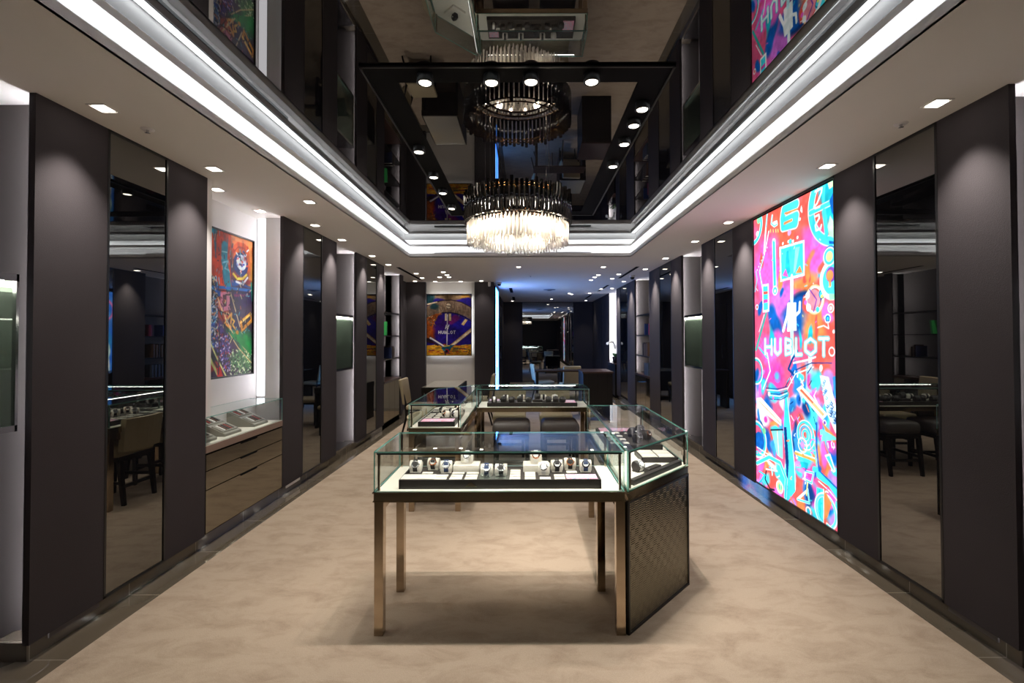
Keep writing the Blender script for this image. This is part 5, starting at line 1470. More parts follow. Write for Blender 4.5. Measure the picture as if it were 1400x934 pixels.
('l',[(0.46,0.807),(0.458,0.82)],0.011,'#3a60b8'),
('l',[(0.427,0.609),(0.423,0.599)],0.011,'#3a60b8'),
('l',[(0.392,0.681),(0.399,0.692)],0.011,'#3a60b8'),
('l',[(0.367,0.35),(0.361,0.353)],0.011,'#70b8e0'),
('l',[(0.419,0.705),(0.427,0.714)],0.011,'#d8dce8'),
('l',[(0.462,0.823),(0.476,0.84)],0.011,'#202848'),
('l',[(0.421,0.372),(0.41,0.364)],0.011,'#1a1a28'),
('l',[(0.378,0.737),(0.37,0.74)],0.011,'#3a60b8'),
('l',[(0.355,0.438),(0.35,0.423)],0.011,'#d8dce8'),
('l',[(0.412,0.572),(0.41,0.563)],0.011,'#c8c8b0'),
('l',[(0.389,0.86),(0.387,0.867)],0.011,'#70b8e0'),
('l',[(0.371,0.411),(0.377,0.421)],0.011,'#d8dce8'),
('l',[(0.464,0.437),(0.472,0.448)],0.011,'#70b8e0'),
('l',[(0.44,0.387),(0.443,0.396)],0.011,'#d8dce8'),
('l',[(0.416,0.368),(0.428,0.368)],0.011,'#1a1a28'),
('l',[(0.459,0.354),(0.458,0.37)],0.011,'#3a60b8'),
('l',[(0.431,0.736),(0.433,0.721)],0.011,'#d8dce8'),
('l',[(0.395,0.52),(0.381,0.518)],0.011,'#3a60b8'),
('l',[(0.354,0.663),(0.347,0.652)],0.011,'#1a1a28'),
('l',[(0.46,0.534),(0.472,0.541)],0.011,'#d8dce8'),
('l',[(0.41,0.571),(0.411,0.57)],0.011,'#d8dce8'),
('l',[(0.358,0.503),(0.349,0.509)],0.011,'#c8c8b0'),
('l',[(0.347,0.821),(0.353,0.832)],0.011,'#d8dce8'),
('l',[(0.429,0.602),(0.421,0.604)],0.011,'#1a1a28'),
('l',[(0.436,0.863),(0.425,0.862)],0.011,'#c8c8b0'),
('l',[(0.358,0.807),(0.368,0.807)],0.011,'#70b8e0'),
('l',[(0.365,0.532),(0.372,0.543)],0.011,'#d8dce8'),
('l',[(0.396,0.627),(0.405,0.627)],0.011,'#3a60b8'),
('l',[(0.352,0.659),(0.349,0.648)],0.011,'#202848'),
('l',[(0.477,0.391),(0.489,0.381)],0.011,'#c8c8b0'),
('l',[(0.416,0.296),(0.429,0.304)],0.011,'#3a60b8'),
('l',[(0.345,0.813),(0.336,0.818)],0.011,'#70b8e0'),
('l',[(0.571,0.395),(0.562,0.38)],0.011,'#8888d0'),
('l',[(0.598,0.127),(0.608,0.115)],0.011,'#d8c8e8'),
('l',[(0.642,0.189),(0.653,0.185)],0.011,'#b03838'),
('l',[(0.582,0.089),(0.585,0.097)],0.011,'#302858'),
('l',[(0.483,0.323),(0.471,0.334)],0.011,'#1a1438'),
('l',[(0.598,0.361),(0.601,0.347)],0.011,'#302858'),
('l',[(0.646,0.373),(0.649,0.36)],0.011,'#8888d0'),
('l',[(0.502,0.357),(0.497,0.36)],0.011,'#1a1438'),
('l',[(0.531,0.155),(0.537,0.161)],0.011,'#8888d0'),
('l',[(0.593,0.208),(0.597,0.217)],0.011,'#b03838'),
('l',[(0.549,0.102),(0.544,0.103)],0.011,'#1a1438'),
('l',[(0.486,0.291),(0.479,0.289)],0.011,'#302858'),
('l',[(0.555,0.091),(0.546,0.078)],0.011,'#1a1438'),
('l',[(0.583,0.235),(0.577,0.221)],0.011,'#1a1438'),
('l',[(0.49,0.394),(0.491,0.391)],0.011,'#1a1438'),
('l',[(0.559,0.381),(0.556,0.383)],0.011,'#b03838'),
('l',[(0.622,0.224),(0.635,0.218)],0.011,'#6a58b0'),
('l',[(0.557,0.177),(0.548,0.186)],0.011,'#302858'),
('l',[(0.639,0.121),(0.64,0.113)],0.011,'#b03838'),
('l',[(0.654,0.06),(0.648,0.056)],0.011,'#b03838'),
('l',[(0.649,0.359),(0.659,0.374)],0.011,'#302858'),
('l',[(0.588,0.233),(0.6,0.231)],0.011,'#8888d0'),
('l',[(0.637,0.306),(0.64,0.318)],0.011,'#8888d0'),
('l',[(0.607,0.304),(0.603,0.308)],0.011,'#302858'),
('l',[(0.582,0.272),(0.577,0.263)],0.011,'#8888d0'),
('l',[(0.549,0.301),(0.55,0.292)],0.011,'#8888d0'),
('l',[(0.586,0.205),(0.576,0.192)],0.011,'#1a1438'),
('l',[(0.661,0.193),(0.654,0.198)],0.011,'#8888d0'),
('l',[(0.648,0.074),(0.635,0.082)],0.011,'#8888d0'),
('l',[(0.535,0.222),(0.531,0.218)],0.011,'#8888d0'),
('l',[(0.575,0.227),(0.58,0.23)],0.011,'#1a1438'),
('l',[(0.489,0.177),(0.488,0.192)],0.011,'#d8c8e8'),
('l',[(0.575,0.368),(0.572,0.371)],0.011,'#302858'),
('l',[(0.652,0.349),(0.644,0.352)],0.011,'#8888d0'),
('l',[(0.561,0.191),(0.574,0.196)],0.011,'#302858'),
('l',[(0.617,0.371),(0.613,0.375)],0.011,'#d8c8e8'),
('l',[(0.634,0.227),(0.623,0.215)],0.011,'#b03838'),
('l',[(0.545,0.088),(0.545,0.074)],0.011,'#b03838'),
('l',[(0.508,0.305),(0.509,0.305)],0.011,'#6a58b0'),
('l',[(0.554,0.381),(0.556,0.393)],0.011,'#302858'),
('l',[(0.666,0.183),(0.654,0.186)],0.011,'#d8c8e8'),
('l',[(0.537,0.17),(0.525,0.177)],0.011,'#d8c8e8'),
('l',[(0.589,0.175),(0.581,0.176)],0.011,'#302858'),
('l',[(0.586,0.107),(0.596,0.106)],0.011,'#6a58b0'),
('l',[(0.586,0.263),(0.576,0.273)],0.011,'#302858'),
('l',[(0.499,0.368),(0.491,0.367)],0.011,'#8888d0'),
('l',[(0.594,0.128),(0.583,0.144)],0.011,'#302858'),
('l',[(0.54,0.162),(0.536,0.172)],0.011,'#1a1438'),
('l',[(0.597,0.11),(0.609,0.123)],0.011,'#6a58b0'),
('l',[(0.562,0.272),(0.551,0.26)],0.011,'#302858'),
('l',[(0.62,0.387),(0.608,0.395)],0.011,'#6a58b0'),
('l',[(0.491,0.093),(0.499,0.098)],0.011,'#8888d0'),
('l',[(0.536,0.2),(0.548,0.199)],0.011,'#d8c8e8'),
('l',[(0.524,0.271),(0.53,0.279)],0.011,'#1a1438'),
('l',[(0.554,0.162),(0.542,0.152)],0.011,'#d8c8e8'),
('l',[(0.512,0.282),(0.504,0.268)],0.011,'#1a1438'),
('l',[(0.552,0.28),(0.548,0.268)],0.011,'#1a1438'),
('l',[(0.553,0.38),(0.543,0.37)],0.011,'#1a1438'),
('l',[(0.582,0.271),(0.581,0.275)],0.011,'#8888d0'),
('l',[(0.488,0.181),(0.484,0.192)],0.011,'#b03838'),
('l',[(0.503,0.336),(0.505,0.327)],0.011,'#302858'),
('l',[(0.563,0.12),(0.571,0.13)],0.011,'#1a1438'),
('l',[(0.52,0.266),(0.523,0.264)],0.011,'#1a1438'),
('l',[(0.658,0.229),(0.65,0.23)],0.011,'#6a58b0'),
('l',[(0.658,0.059),(0.66,0.06)],0.011,'#1a1438'),
('l',[(0.578,0.265),(0.578,0.276)],0.011,'#d8c8e8'),
('l',[(0.604,0.371),(0.613,0.364)],0.011,'#8888d0'),
('l',[(0.487,0.163),(0.478,0.178)],0.011,'#b03838'),
('l',[(0.495,0.342),(0.504,0.348)],0.011,'#b03838'),
('l',[(0.644,0.379),(0.656,0.37)],0.011,'#1a1438'),
('l',[(0.517,0.162),(0.506,0.169)],0.011,'#b03838'),
('l',[(0.553,0.282),(0.562,0.283)],0.011,'#b03838'),
('l',[(0.646,0.107),(0.636,0.114)],0.011,'#d8c8e8'),
('l',[(0.549,0.133),(0.554,0.121)],0.011,'#d8c8e8'),
('l',[(0.603,0.164),(0.596,0.154)],0.011,'#1a1438'),
('l',[(0.647,0.369),(0.642,0.376)],0.011,'#302858'),
('l',[(0.617,0.159),(0.605,0.174)],0.011,'#6a58b0'),
('l',[(0.56,0.147),(0.552,0.14)],0.011,'#302858'),
('l',[(0.538,0.188),(0.53,0.178)],0.011,'#302858'),
('l',[(0.572,0.226),(0.583,0.22)],0.011,'#302858'),
('l',[(0.542,0.401),(0.551,0.393)],0.011,'#1a1438'),
('l',[(0.649,0.102),(0.652,0.095)],0.011,'#6a58b0'),
('l',[(0.604,0.389),(0.6,0.381)],0.011,'#1a1438'),
('l',[(0.617,0.373),(0.622,0.376)],0.011,'#b03838'),
('l',[(0.593,0.327),(0.593,0.332)],0.011,'#8888d0'),
('l',[(0.561,0.287),(0.561,0.281)],0.011,'#b03838'),
('l',[(0.596,0.229),(0.6,0.238)],0.011,'#b03838'),
('l',[(0.576,0.088),(0.566,0.081)],0.011,'#d8c8e8'),
('l',[(0.659,0.118),(0.66,0.128)],0.011,'#6a58b0'),
('l',[(0.662,0.183),(0.663,0.19)],0.011,'#d8c8e8'),
('l',[(0.511,0.286),(0.501,0.282)],0.011,'#6a58b0'),
('l',[(0.506,0.166),(0.511,0.174)],0.011,'#6a58b0'),
('l',[(0.483,0.172),(0.474,0.169)],0.011,'#b03838'),
('l',[(0.537,0.105),(0.528,0.104)],0.011,'#1a1438'),
('l',[(0.595,0.362),(0.593,0.348)],0.011,'#b03838'),
('l',[(0.604,0.198),(0.603,0.19)],0.011,'#6a58b0'),
('l',[(0.501,0.305),(0.497,0.314)],0.011,'#d8c8e8'),
('l',[(0.646,0.298),(0.636,0.304)],0.011,'#d8c8e8'),
('l',[(0.51,0.253),(0.512,0.259)],0.011,'#302858'),
('l',[(0.492,0.397),(0.505,0.39)],0.011,'#d8c8e8'),
('l',[(0.618,0.289),(0.624,0.296)],0.011,'#b03838'),
('l',[(0.57,0.255),(0.562,0.254)],0.011,'#d8c8e8'),
('l',[(0.545,0.371),(0.539,0.367)],0.011,'#b03838'),
('l',[(0.6,0.316),(0.593,0.328)],0.011,'#d8c8e8'),
('l',[(0.485,0.27),(0.477,0.274)],0.011,'#b03838'),
('l',[(0.578,0.099),(0.583,0.111)],0.011,'#b03838'),
('l',[(0.635,0.148),(0.631,0.158)],0.011,'#1a1438'),
('l',[(0.538,0.278),(0.54,0.282)],0.011,'#1a1438'),
('l',[(0.523,0.387),(0.524,0.384)],0.011,'#b03838'),
('l',[(0.553,0.385),(0.545,0.387)],0.011,'#b03838'),
('l',[(0.509,0.301),(0.511,0.314)],0.011,'#b03838'),
('l',[(0.521,0.355),(0.524,0.358)],0.011,'#d8c8e8'),
('l',[(0.638,0.238),(0.631,0.242)],0.011,'#d8c8e8'),
('l',[(0.638,0.109),(0.645,0.111)],0.011,'#1a1438'),
('l',[(0.492,0.383),(0.498,0.371)],0.011,'#d8c8e8'),
('l',[(0.561,0.177),(0.57,0.165)],0.011,'#6a58b0'),
('l',[(0.548,0.4),(0.556,0.395)],0.011,'#302858'),
('l',[(0.515,0.373),(0.51,0.374)],0.011,'#302858'),
('l',[(0.651,0.105),(0.664,0.09)],0.011,'#302858'),
('l',[(0.497,0.133),(0.502,0.137)],0.011,'#b03838'),
('l',[(0.535,0.21),(0.547,0.21)],0.011,'#b03838'),
('l',[(0.507,0.114),(0.508,0.11)],0.011,'#6a58b0'),
('l',[(0.522,0.155),(0.527,0.165)],0.011,'#302858'),
('l',[(0.549,0.206),(0.547,0.206)],0.011,'#302858'),
('l',[(0.56,0.314),(0.554,0.3)],0.011,'#6a58b0'),
('l',[(0.58,0.364),(0.589,0.371)],0.011,'#d8c8e8'),
('l',[(0.516,0.178),(0.521,0.186)],0.011,'#8888d0'),
('l',[(0.522,0.21),(0.512,0.21)],0.011,'#302858'),
('l',[(0.586,0.113),(0.591,0.104)],0.011,'#6a58b0'),
('l',[(0.641,0.213),(0.647,0.205)],0.011,'#d8c8e8'),
('l',[(0.597,0.076),(0.598,0.077)],0.011,'#b03838'),
('l',[(0.551,0.344),(0.563,0.342)],0.011,'#d8c8e8'),
('l',[(0.507,0.143),(0.496,0.152)],0.011,'#1a1438'),
('l',[(0.489,0.169),(0.501,0.169)],0.011,'#d8c8e8'),
('l',[(0.611,0.257),(0.621,0.253)],0.011,'#6a58b0'),
('l',[(0.585,0.091),(0.595,0.101)],0.011,'#b03838'),
('l',[(0.638,0.127),(0.644,0.141)],0.011,'#1a1438'),
('l',[(0.503,0.277),(0.509,0.264)],0.011,'#b03838'),
('l',[(0.571,0.126),(0.567,0.131)],0.011,'#1a1438'),
('l',[(0.628,0.364),(0.639,0.358)],0.011,'#1a1438'),
('l',[(0.546,0.169),(0.534,0.155)],0.011,'#8888d0'),
('l',[(0.5,0.394),(0.49,0.385)],0.011,'#6a58b0'),
('l',[(0.51,0.092),(0.519,0.086)],0.011,'#6a58b0'),
('l',[(0.588,0.317),(0.601,0.309)],0.011,'#1a1438'),
('l',[(0.655,0.398),(0.651,0.409)],0.011,'#302858'),
('l',[(0.567,0.391),(0.576,0.404)],0.011,'#302858'),
('l',[(0.633,0.17),(0.63,0.17)],0.011,'#6a58b0'),
('l',[(0.608,0.249),(0.601,0.235)],0.011,'#302858'),
('l',[(0.494,0.292),(0.487,0.28)],0.011,'#302858'),
('l',[(0.594,0.33),(0.603,0.323)],0.011,'#1a1438'),
('l',[(0.586,0.27),(0.582,0.286)],0.011,'#302858'),
('l',[(0.568,0.325),(0.562,0.314)],0.011,'#302858'),
('l',[(0.488,0.353),(0.492,0.359)],0.011,'#1a1438'),
('l',[(0.494,0.073),(0.491,0.071)],0.011,'#302858'),
('l',[(0.661,0.061),(0.648,0.06)],0.011,'#d8c8e8'),
('l',[(0.643,0.137),(0.647,0.132)],0.011,'#1a1438'),
('l',[(0.628,0.131),(0.621,0.122)],0.011,'#6a58b0'),
('l',[(0.605,0.299),(0.612,0.291)],0.011,'#302858'),
('l',[(0.638,0.318),(0.648,0.311)],0.011,'#1a1438'),
('l',[(0.491,0.289),(0.487,0.275)],0.011,'#8888d0'),
('l',[(0.574,0.1),(0.582,0.084)],0.011,'#6a58b0'),
('l',[(0.504,0.399),(0.513,0.4)],0.011,'#8888d0'),
('l',[(0.554,0.142),(0.565,0.139)],0.011,'#6a58b0'),
('l',[(0.535,0.298),(0.541,0.296)],0.011,'#1a1438'),
('l',[(0.493,0.338),(0.504,0.335)],0.011,'#1a1438'),
('l',[(0.589,0.067),(0.585,0.059)],0.011,'#8888d0'),
('l',[(0.615,0.088),(0.624,0.093)],0.011,'#6a58b0'),
('l',[(0.53,0.315),(0.518,0.325)],0.011,'#1a1438'),
('l',[(0.522,0.395),(0.511,0.396)],0.011,'#302858'),
('l',[(0.532,0.233),(0.522,0.242)],0.011,'#d8c8e8'),
('l',[(0.66,0.195),(0.649,0.186)],0.011,'#302858'),
('l',[(0.541,0.356),(0.534,0.354)],0.011,'#d8c8e8'),
('l',[(0.6,0.088),(0.592,0.094)],0.011,'#b03838'),
('l',[(0.486,0.24),(0.489,0.231)],0.011,'#6a58b0'),
('l',[(0.491,0.264),(0.48,0.26)],0.011,'#1a1438'),
('l',[(0.626,0.065),(0.623,0.051)],0.011,'#d8c8e8'),
('l',[(0.485,0.296),(0.489,0.302)],0.011,'#8888d0'),
('l',[(0.594,0.156),(0.59,0.169)],0.011,'#6a58b0'),
('l',[(0.519,0.225),(0.528,0.229)],0.011,'#1a1438'),
('l',[(0.558,0.22),(0.56,0.219)],0.011,'#b03838'),
('l',[(0.664,0.204),(0.656,0.201)],0.011,'#b03838'),
('l',[(0.566,0.391),(0.57,0.386)],0.011,'#302858'),
('l',[(0.662,0.246),(0.657,0.246)],0.011,'#1a1438'),
('l',[(0.503,0.398),(0.502,0.393)],0.011,'#1a1438'),
('l',[(0.509,0.192),(0.506,0.178)],0.011,'#d8c8e8'),
('l',[(0.594,0.36),(0.595,0.369)],0.011,'#6a58b0'),
('l',[(0.528,0.199),(0.534,0.186)],0.011,'#b03838'),
('l',[(0.64,0.135),(0.641,0.14)],0.011,'#b03838'),
('l',[(0.527,0.073),(0.527,0.069)],0.011,'#1a1438'),
('l',[(0.647,0.269),(0.64,0.26)],0.011,'#d8c8e8'),
('l',[(0.501,0.158),(0.491,0.154)],0.011,'#8888d0'),
('l',[(0.604,0.283),(0.597,0.287)],0.011,'#8888d0'),
('l',[(0.657,0.186),(0.649,0.194)],0.011,'#1a1438'),
('l',[(0.61,0.32),(0.606,0.325)],0.011,'#8888d0'),
('l',[(0.598,0.301),(0.611,0.309)],0.011,'#302858'),
('l',[(0.627,0.239),(0.638,0.23)],0.011,'#6a58b0'),
('l',[(0.632,0.305),(0.628,0.306)],0.011,'#6a58b0'),
('l',[(0.511,0.174),(0.513,0.175)],0.011,'#302858'),
('l',[(0.492,0.142),(0.5,0.135)],0.011,'#d8c8e8'),
('l',[(0.626,0.107),(0.618,0.096)],0.011,'#1a1438'),
('l',[(0.877,0.037),(0.864,0.025)],0.011,'#3a7040'),
('l',[(0.95,0.201),(0.959,0.214)],0.011,'#3a7040'),
('l',[(0.805,0.144),(0.802,0.14)],0.011,'#204a30'),
('l',[(0.887,0.017),(0.904,0.031)],0.011,'#3a7040'),
('l',[(0.724,0.092),(0.707,0.105)],0.011,'#e0e8c8'),
('l',[(0.732,0.14),(0.719,0.156)],0.011,'#101c14'),
('l',[(0.681,0.22),(0.696,0.205)],0.011,'#e0e8c8'),
('l',[(0.793,0.199),(0.799,0.21)],0.011,'#204a30'),
('l',[(0.832,-0.006),(0.833,-0.018)],0.011,'#c8e0a0'),
('l',[(0.768,0.191),(0.784,0.178)],0.011,'#204a30'),
('l',[(0.685,0.076),(0.669,0.084)],0.011,'#c8e0a0'),
('l',[(0.721,0.234),(0.73,0.219)],0.011,'#101c14'),
('l',[(0.666,0.081),(0.671,0.079)],0.011,'#e0e8c8'),
('l',[(0.763,0.143),(0.78,0.135)],0.011,'#101c14'),
('l',[(0.784,0.165),(0.781,0.15)],0.011,'#80b070'),
('l',[(0.902,0.016),(0.913,0.002)],0.011,'#204a30'),
('l',[(0.665,0.101),(0.678,0.107)],0.011,'#e0e8c8'),
('l',[(0.892,-0.011),(0.904,-0.017)],0.011,'#c8e0a0'),
('l',[(0.929,0.039),(0.944,0.053)],0.011,'#204a30'),
('l',[(0.835,0.071),(0.833,0.065)],0.011,'#80b070'),
('l',[(0.97,0.239),(0.979,0.227)],0.011,'#e0e8c8'),
('l',[(0.767,0.109),(0.763,0.099)],0.011,'#204a30'),
('l',[(0.936,0.149),(0.921,0.134)],0.011,'#101c14'),
('l',[(0.853,0.071),(0.847,0.068)],0.011,'#e0e8c8'),
('l',[(0.87,0.008),(0.879,0.015)],0.011,'#80b070'),
('l',[(0.932,0.151),(0.936,0.148)],0.011,'#3a7040'),
('l',[(0.683,0.063),(0.679,0.073)],0.011,'#3a7040'),
('l',[(0.917,0.179),(0.906,0.169)],0.011,'#80b070'),
('l',[(0.717,0.014),(0.729,0.009)],0.011,'#c8e0a0'),
('l',[(0.76,0.155),(0.772,0.157)],0.011,'#80b070'),
('l',[(0.708,0.185),(0.695,0.19)],0.011,'#e0e8c8'),
('l',[(0.823,0.13),(0.808,0.134)],0.011,'#80b070'),
('l',[(0.879,0.127),(0.878,0.118)],0.011,'#e0e8c8'),
('l',[(0.708,0.08),(0.704,0.08)],0.011,'#3a7040'),
('l',[(0.856,0.11),(0.866,0.117)],0.011,'#e0e8c8'),
('l',[(0.723,0.106),(0.709,0.117)],0.011,'#204a30'),
('l',[(0.832,0.013),(0.823,0.021)],0.011,'#80b070'),
('l',[(0.69,0.092),(0.702,0.101)],0.011,'#80b070'),
('l',[(0.966,0.164),(0.977,0.149)],0.011,'#204a30'),
('l',[(0.798,0.152),(0.805,0.158)],0.011,'#80b070'),
('l',[(0.795,0.093),(0.786,0.101)],0.011,'#e0e8c8'),
('l',[(0.702,0.096),(0.718,0.084)],0.011,'#e0e8c8'),
('l',[(0.776,0.079),(0.77,0.093)],0.011,'#80b070'),
('l',[(0.778,0.114),(0.778,0.101)],0.011,'#c8e0a0'),
('l',[(0.695,0.109),(0.709,0.102)],0.011,'#80b070'),
('l',[(0.789,0.126),(0.803,0.127)],0.011,'#80b070'),
('l',[(0.704,0.063),(0.688,0.072)],0.011,'#3a7040'),
('l',[(0.784,0.234),(0.79,0.232)],0.011,'#80b070'),
('l',[(0.903,0.211),(0.892,0.225)],0.011,'#c8e0a0'),
('l',[(0.692,0.225),(0.7,0.223)],0.011,'#c8e0a0'),
('l',[(0.921,0.189),(0.915,0.177)],0.011,'#e0e8c8'),
('l',[(0.877,0.135),(0.881,0.119)],0.011,'#c8e0a0'),
('l',[(0.937,0.202),(0.931,0.202)],0.011,'#c8e0a0'),
('l',[(0.719,0.114),(0.719,0.127)],0.011,'#80b070'),
('l',[(0.741,0.034),(0.742,0.034)],0.011,'#80b070'),
('l',[(0.874,0.164),(0.865,0.168)],0.011,'#80b070'),
('l',[(0.932,0.174),(0.921,0.189)],0.011,'#e0e8c8'),
('l',[(0.866,0.006),(0.872,-0.001)],0.011,'#3a7040'),
('l',[(0.775,0.046),(0.765,0.033)],0.011,'#e0e8c8'),
('l',[(0.869,0.057),(0.852,0.072)],0.011,'#e0e8c8'),
('l',[(0.92,0.231),(0.91,0.234)],0.011,'#3a7040'),
('l',[(0.885,0.038),(0.888,0.039)],0.011,'#204a30'),
('l',[(0.8,0.025),(0.785,0.028)],0.011,'#204a30'),
('l',[(0.699,0.213),(0.712,0.203)],0.011,'#80b070'),
('l',[(0.718,0.02),(0.72,0.011)],0.011,'#80b070'),
('l',[(0.73,0.069),(0.738,0.059)],0.011,'#e0e8c8'),
('l',[(0.925,0.203),(0.941,0.212)],0.011,'#c8e0a0'),
('l',[(0.804,0.193),(0.79,0.208)],0.011,'#3a7040'),
('l',[(0.867,0.177),(0.881,0.17)],0.011,'#3a7040'),
('l',[(0.938,0.003),(0.924,0.015)],0.011,'#80b070'),
('l',[(0.751,0.188),(0.754,0.193)],0.011,'#e0e8c8'),
('l',[(0.886,0.163),(0.878,0.161)],0.011,'#3a7040'),
('l',[(0.709,0.051),(0.725,0.053)],0.011,'#c8e0a0'),
('l',[(0.761,0.206),(0.754,0.201)],0.011,'#204a30'),
('l',[(0.691,0.134),(0.698,0.136)],0.011,'#204a30'),
('l',[(0.784,0.234),(0.779,0.229)],0.011,'#3a7040'),
('l',[(0.981,-0.005),(0.982,0.002)],0.011,'#101c14'),
('l',[(0.669,0.058),(0.682,0.045)],0.011,'#3a7040'),
('l',[(0.812,0.027),(0.816,0.026)],0.011,'#c8e0a0'),
('l',[(0.723,0.13),(0.732,0.122)],0.011,'#3a7040'),
('l',[(0.841,0.167),(0.843,0.18)],0.011,'#c8e0a0'),
('l',[(0.768,0.011),(0.774,0.025)],0.011,'#101c14'),
('l',[(0.769,0.125),(0.763,0.13)],0.011,'#c8e0a0'),
('l',[(0.909,0.164),(0.893,0.163)],0.011,'#c8e0a0'),
('l',[(0.895,0.212),(0.883,0.216)],0.011,'#c8e0a0'),
('l',[(0.673,0.123),(0.66,0.119)],0.011,'#3a7040'),
('l',[(0.79,0.036),(0.776,0.03)],0.011,'#204a30'),
('l',[(0.711,0.205),(0.726,0.209)],0.011,'#204a30'),
('l',[(0.938,0.116),(0.925,0.13)],0.011,'#3a7040'),
('l',[(0.698,0.126),(0.699,0.138)],0.011,'#80b070'),
('l',[(0.737,0.106),(0.722,0.114)],0.011,'#3a7040'),
('l',[(0.749,0.108),(0.765,0.094)],0.011,'#204a30'),
('l',[(0.937,0.111),(0.952,0.126)],0.011,'#c8e0a0'),
('l',[(0.813,0.046),(0.816,0.039)],0.011,'#3a7040'),
('l',[(0.688,0.205),(0.699,0.189)],0.011,'#80b070'),
('l',[(0.783,0.115),(0.776,0.103)],0.011,'#c8e0a0'),
('l',[(0.868,0.187),(0.859,0.178)],0.011,'#e0e8c8'),
('l',[(0.883,0.226),(0.874,0.223)],0.011,'#c8e0a0'),
('l',[(0.675,0.097),(0.682,0.087)],0.011,'#101c14'),
('l',[(0.688,0.062),(0.691,0.072)],0.011,'#101c14'),
('l',[(0.96,0.133),(0.957,0.147)],0.011,'#3a7040'),
('l',[(0.707,0.121),(0.696,0.113)],0.011,'#3a7040'),
('l',[(0.725,0.019),(0.731,0.012)],0.011,'#c8e0a0'),
('l',[(0.981,0.033),(0.98,0.033)],0.011,'#101c14'),
('l',[(0.95,0.046),(0.955,0.056)],0.011,'#204a30'),
('l',[(0.677,0.158),(0.675,0.154)],0.011,'#101c14'),
('l',[(0.843,0.04),(0.843,0.032)],0.011,'#80b070'),
('l',[(0.704,0.044),(0.719,0.031)],0.011,'#204a30'),
('l',[(0.806,0.047),(0.812,0.057)],0.011,'#80b070'),
('l',[(0.923,0.039),(0.936,0.045)],0.011,'#e0e8c8'),
('l',[(0.827,0.006),(0.814,-0.008)],0.011,'#101c14'),
('l',[(0.898,0.025),(0.889,0.023)],0.011,'#e0e8c8'),
('l',[(0.734,0.124),(0.748,0.118)],0.011,'#204a30'),
('l',[(0.678,0.086),(0.675,0.082)],0.011,'#101c14'),
('l',[(0.922,0.136),(0.907,0.132)],0.011,'#101c14'),
('l',[(0.87,0.013),(0.867,0.019)],0.011,'#101c14'),
('l',[(0.811,0.239),(0.798,0.23)],0.011,'#80b070'),
('l',[(0.787,0.169),(0.775,0.169)],0.011,'#c8e0a0'),
('l',[(0.771,0.035),(0.775,0.042)],0.011,'#c8e0a0'),
('l',[(0.978,0.19),(0.992,0.193)],0.011,'#e0e8c8'),
('l',[(0.915,0.21),(0.921,0.224)],0.011,'#3a7040'),
('l',[(0.781,0.162),(0.769,0.173)],0.011,'#101c14'),
('l',[(0.944,0.083),(0.958,0.085)],0.011,'#80b070'),
('l',[(0.76,0.028),(0.77,0.024)],0.011,'#3a7040'),
('l',[(0.78,0.242),(0.792,0.254)],0.011,'#3a7040'),
('l',[(0.803,0.042),(0.794,0.047)],0.011,'#c8e0a0'),
('l',[(0.976,0.048),(0.986,0.042)],0.011,'#3a7040'),
('l',[(0.958,0.009),(0.964,0.022)],0.011,'#e0e8c8'),
('l',[(0.762,0.179),(0.756,0.185)],0.011,'#204a30'),
('l',[(0.858,0.147),(0.859,0.141)],0.011,'#204a30'),
('l',[(0.815,0.152),(0.832,0.166)],0.011,'#204a30'),
('l',[(0.698,0.155),(0.692,0.154)],0.011,'#3a7040'),
('l',[(0.891,0.05),(0.874,0.057)],0.011,'#3a7040'),
('l',[(0.666,0.021),(0.659,0.031)],0.011,'#e0e8c8'),
('l',[(0.82,-0.007),(0.809,-0.008)],0.011,'#101c14'),
('l',[(0.856,0.181),(0.866,0.196)],0.011,'#e0e8c8'),
('l',[(0.974,0.071),(0.985,0.064)],0.011,'#80b070'),
('l',[(0.815,-0.0),(0.811,-0.013)],0.011,'#101c14'),
('l',[(0.711,0.106),(0.722,0.096)],0.011,'#101c14'),
('l',[(0.944,0.188),(0.955,0.202)],0.011,'#101c14'),
('l',[(0.892,0.198),(0.885,0.212)],0.011,'#101c14'),
('l',[(0.972,0.038),(0.967,0.032)],0.011,'#101c14'),
('l',[(0.758,0.012),(0.747,0.018)],0.011,'#80b070'),
('l',[(0.786,0.075),(0.781,0.081)],0.011,'#80b070'),
('l',[(0.742,0.195),(0.756,0.196)],0.011,'#80b070'),
('l',[(0.861,0.045),(0.854,0.057)],0.011,'#e0e8c8'),
('l',[(0.807,0.104),(0.813,0.096)],0.011,'#101c14'),
('l',[(0.783,0.066),(0.779,0.056)],0.011,'#204a30'),
('l',[(0.699,0.137),(0.683,0.137)],0.011,'#204a30'),
('l',[(0.837,0.154),(0.852,0.161)],0.011,'#3a7040'),
('l',[(0.943,0.014),(0.929,0.012)],0.011,'#80b070'),
('l',[(0.926,0.058),(0.941,0.068)],0.011,'#3a7040'),
('l',[(0.97,0.075),(0.977,0.065)],0.011,'#80b070'),
('l',[(0.928,0.038),(0.941,0.04)],0.011,'#80b070'),
('l',[(0.915,0.151),(0.904,0.139)],0.011,'#e0e8c8'),
('l',[(0.892,0.136),(0.907,0.142)],0.011,'#3a7040'),
('l',[(0.764,0.228),(0.761,0.228)],0.011,'#e0e8c8'),
('l',[(0.87,0.095),(0.867,0.093)],0.011,'#101c14'),
('l',[(0.909,0.067),(0.922,0.078)],0.011,'#3a7040'),
('l',[(0.872,0.051),(0.872,0.038)],0.011,'#c8e0a0'),
('l',[(0.896,0.032),(0.901,0.019)],0.011,'#3a7040'),
('l',[(0.865,0.021),(0.861,0.008)],0.011,'#204a30'),
('l',[(0.683,0.1),(0.694,0.107)],0.011,'#3a7040'),
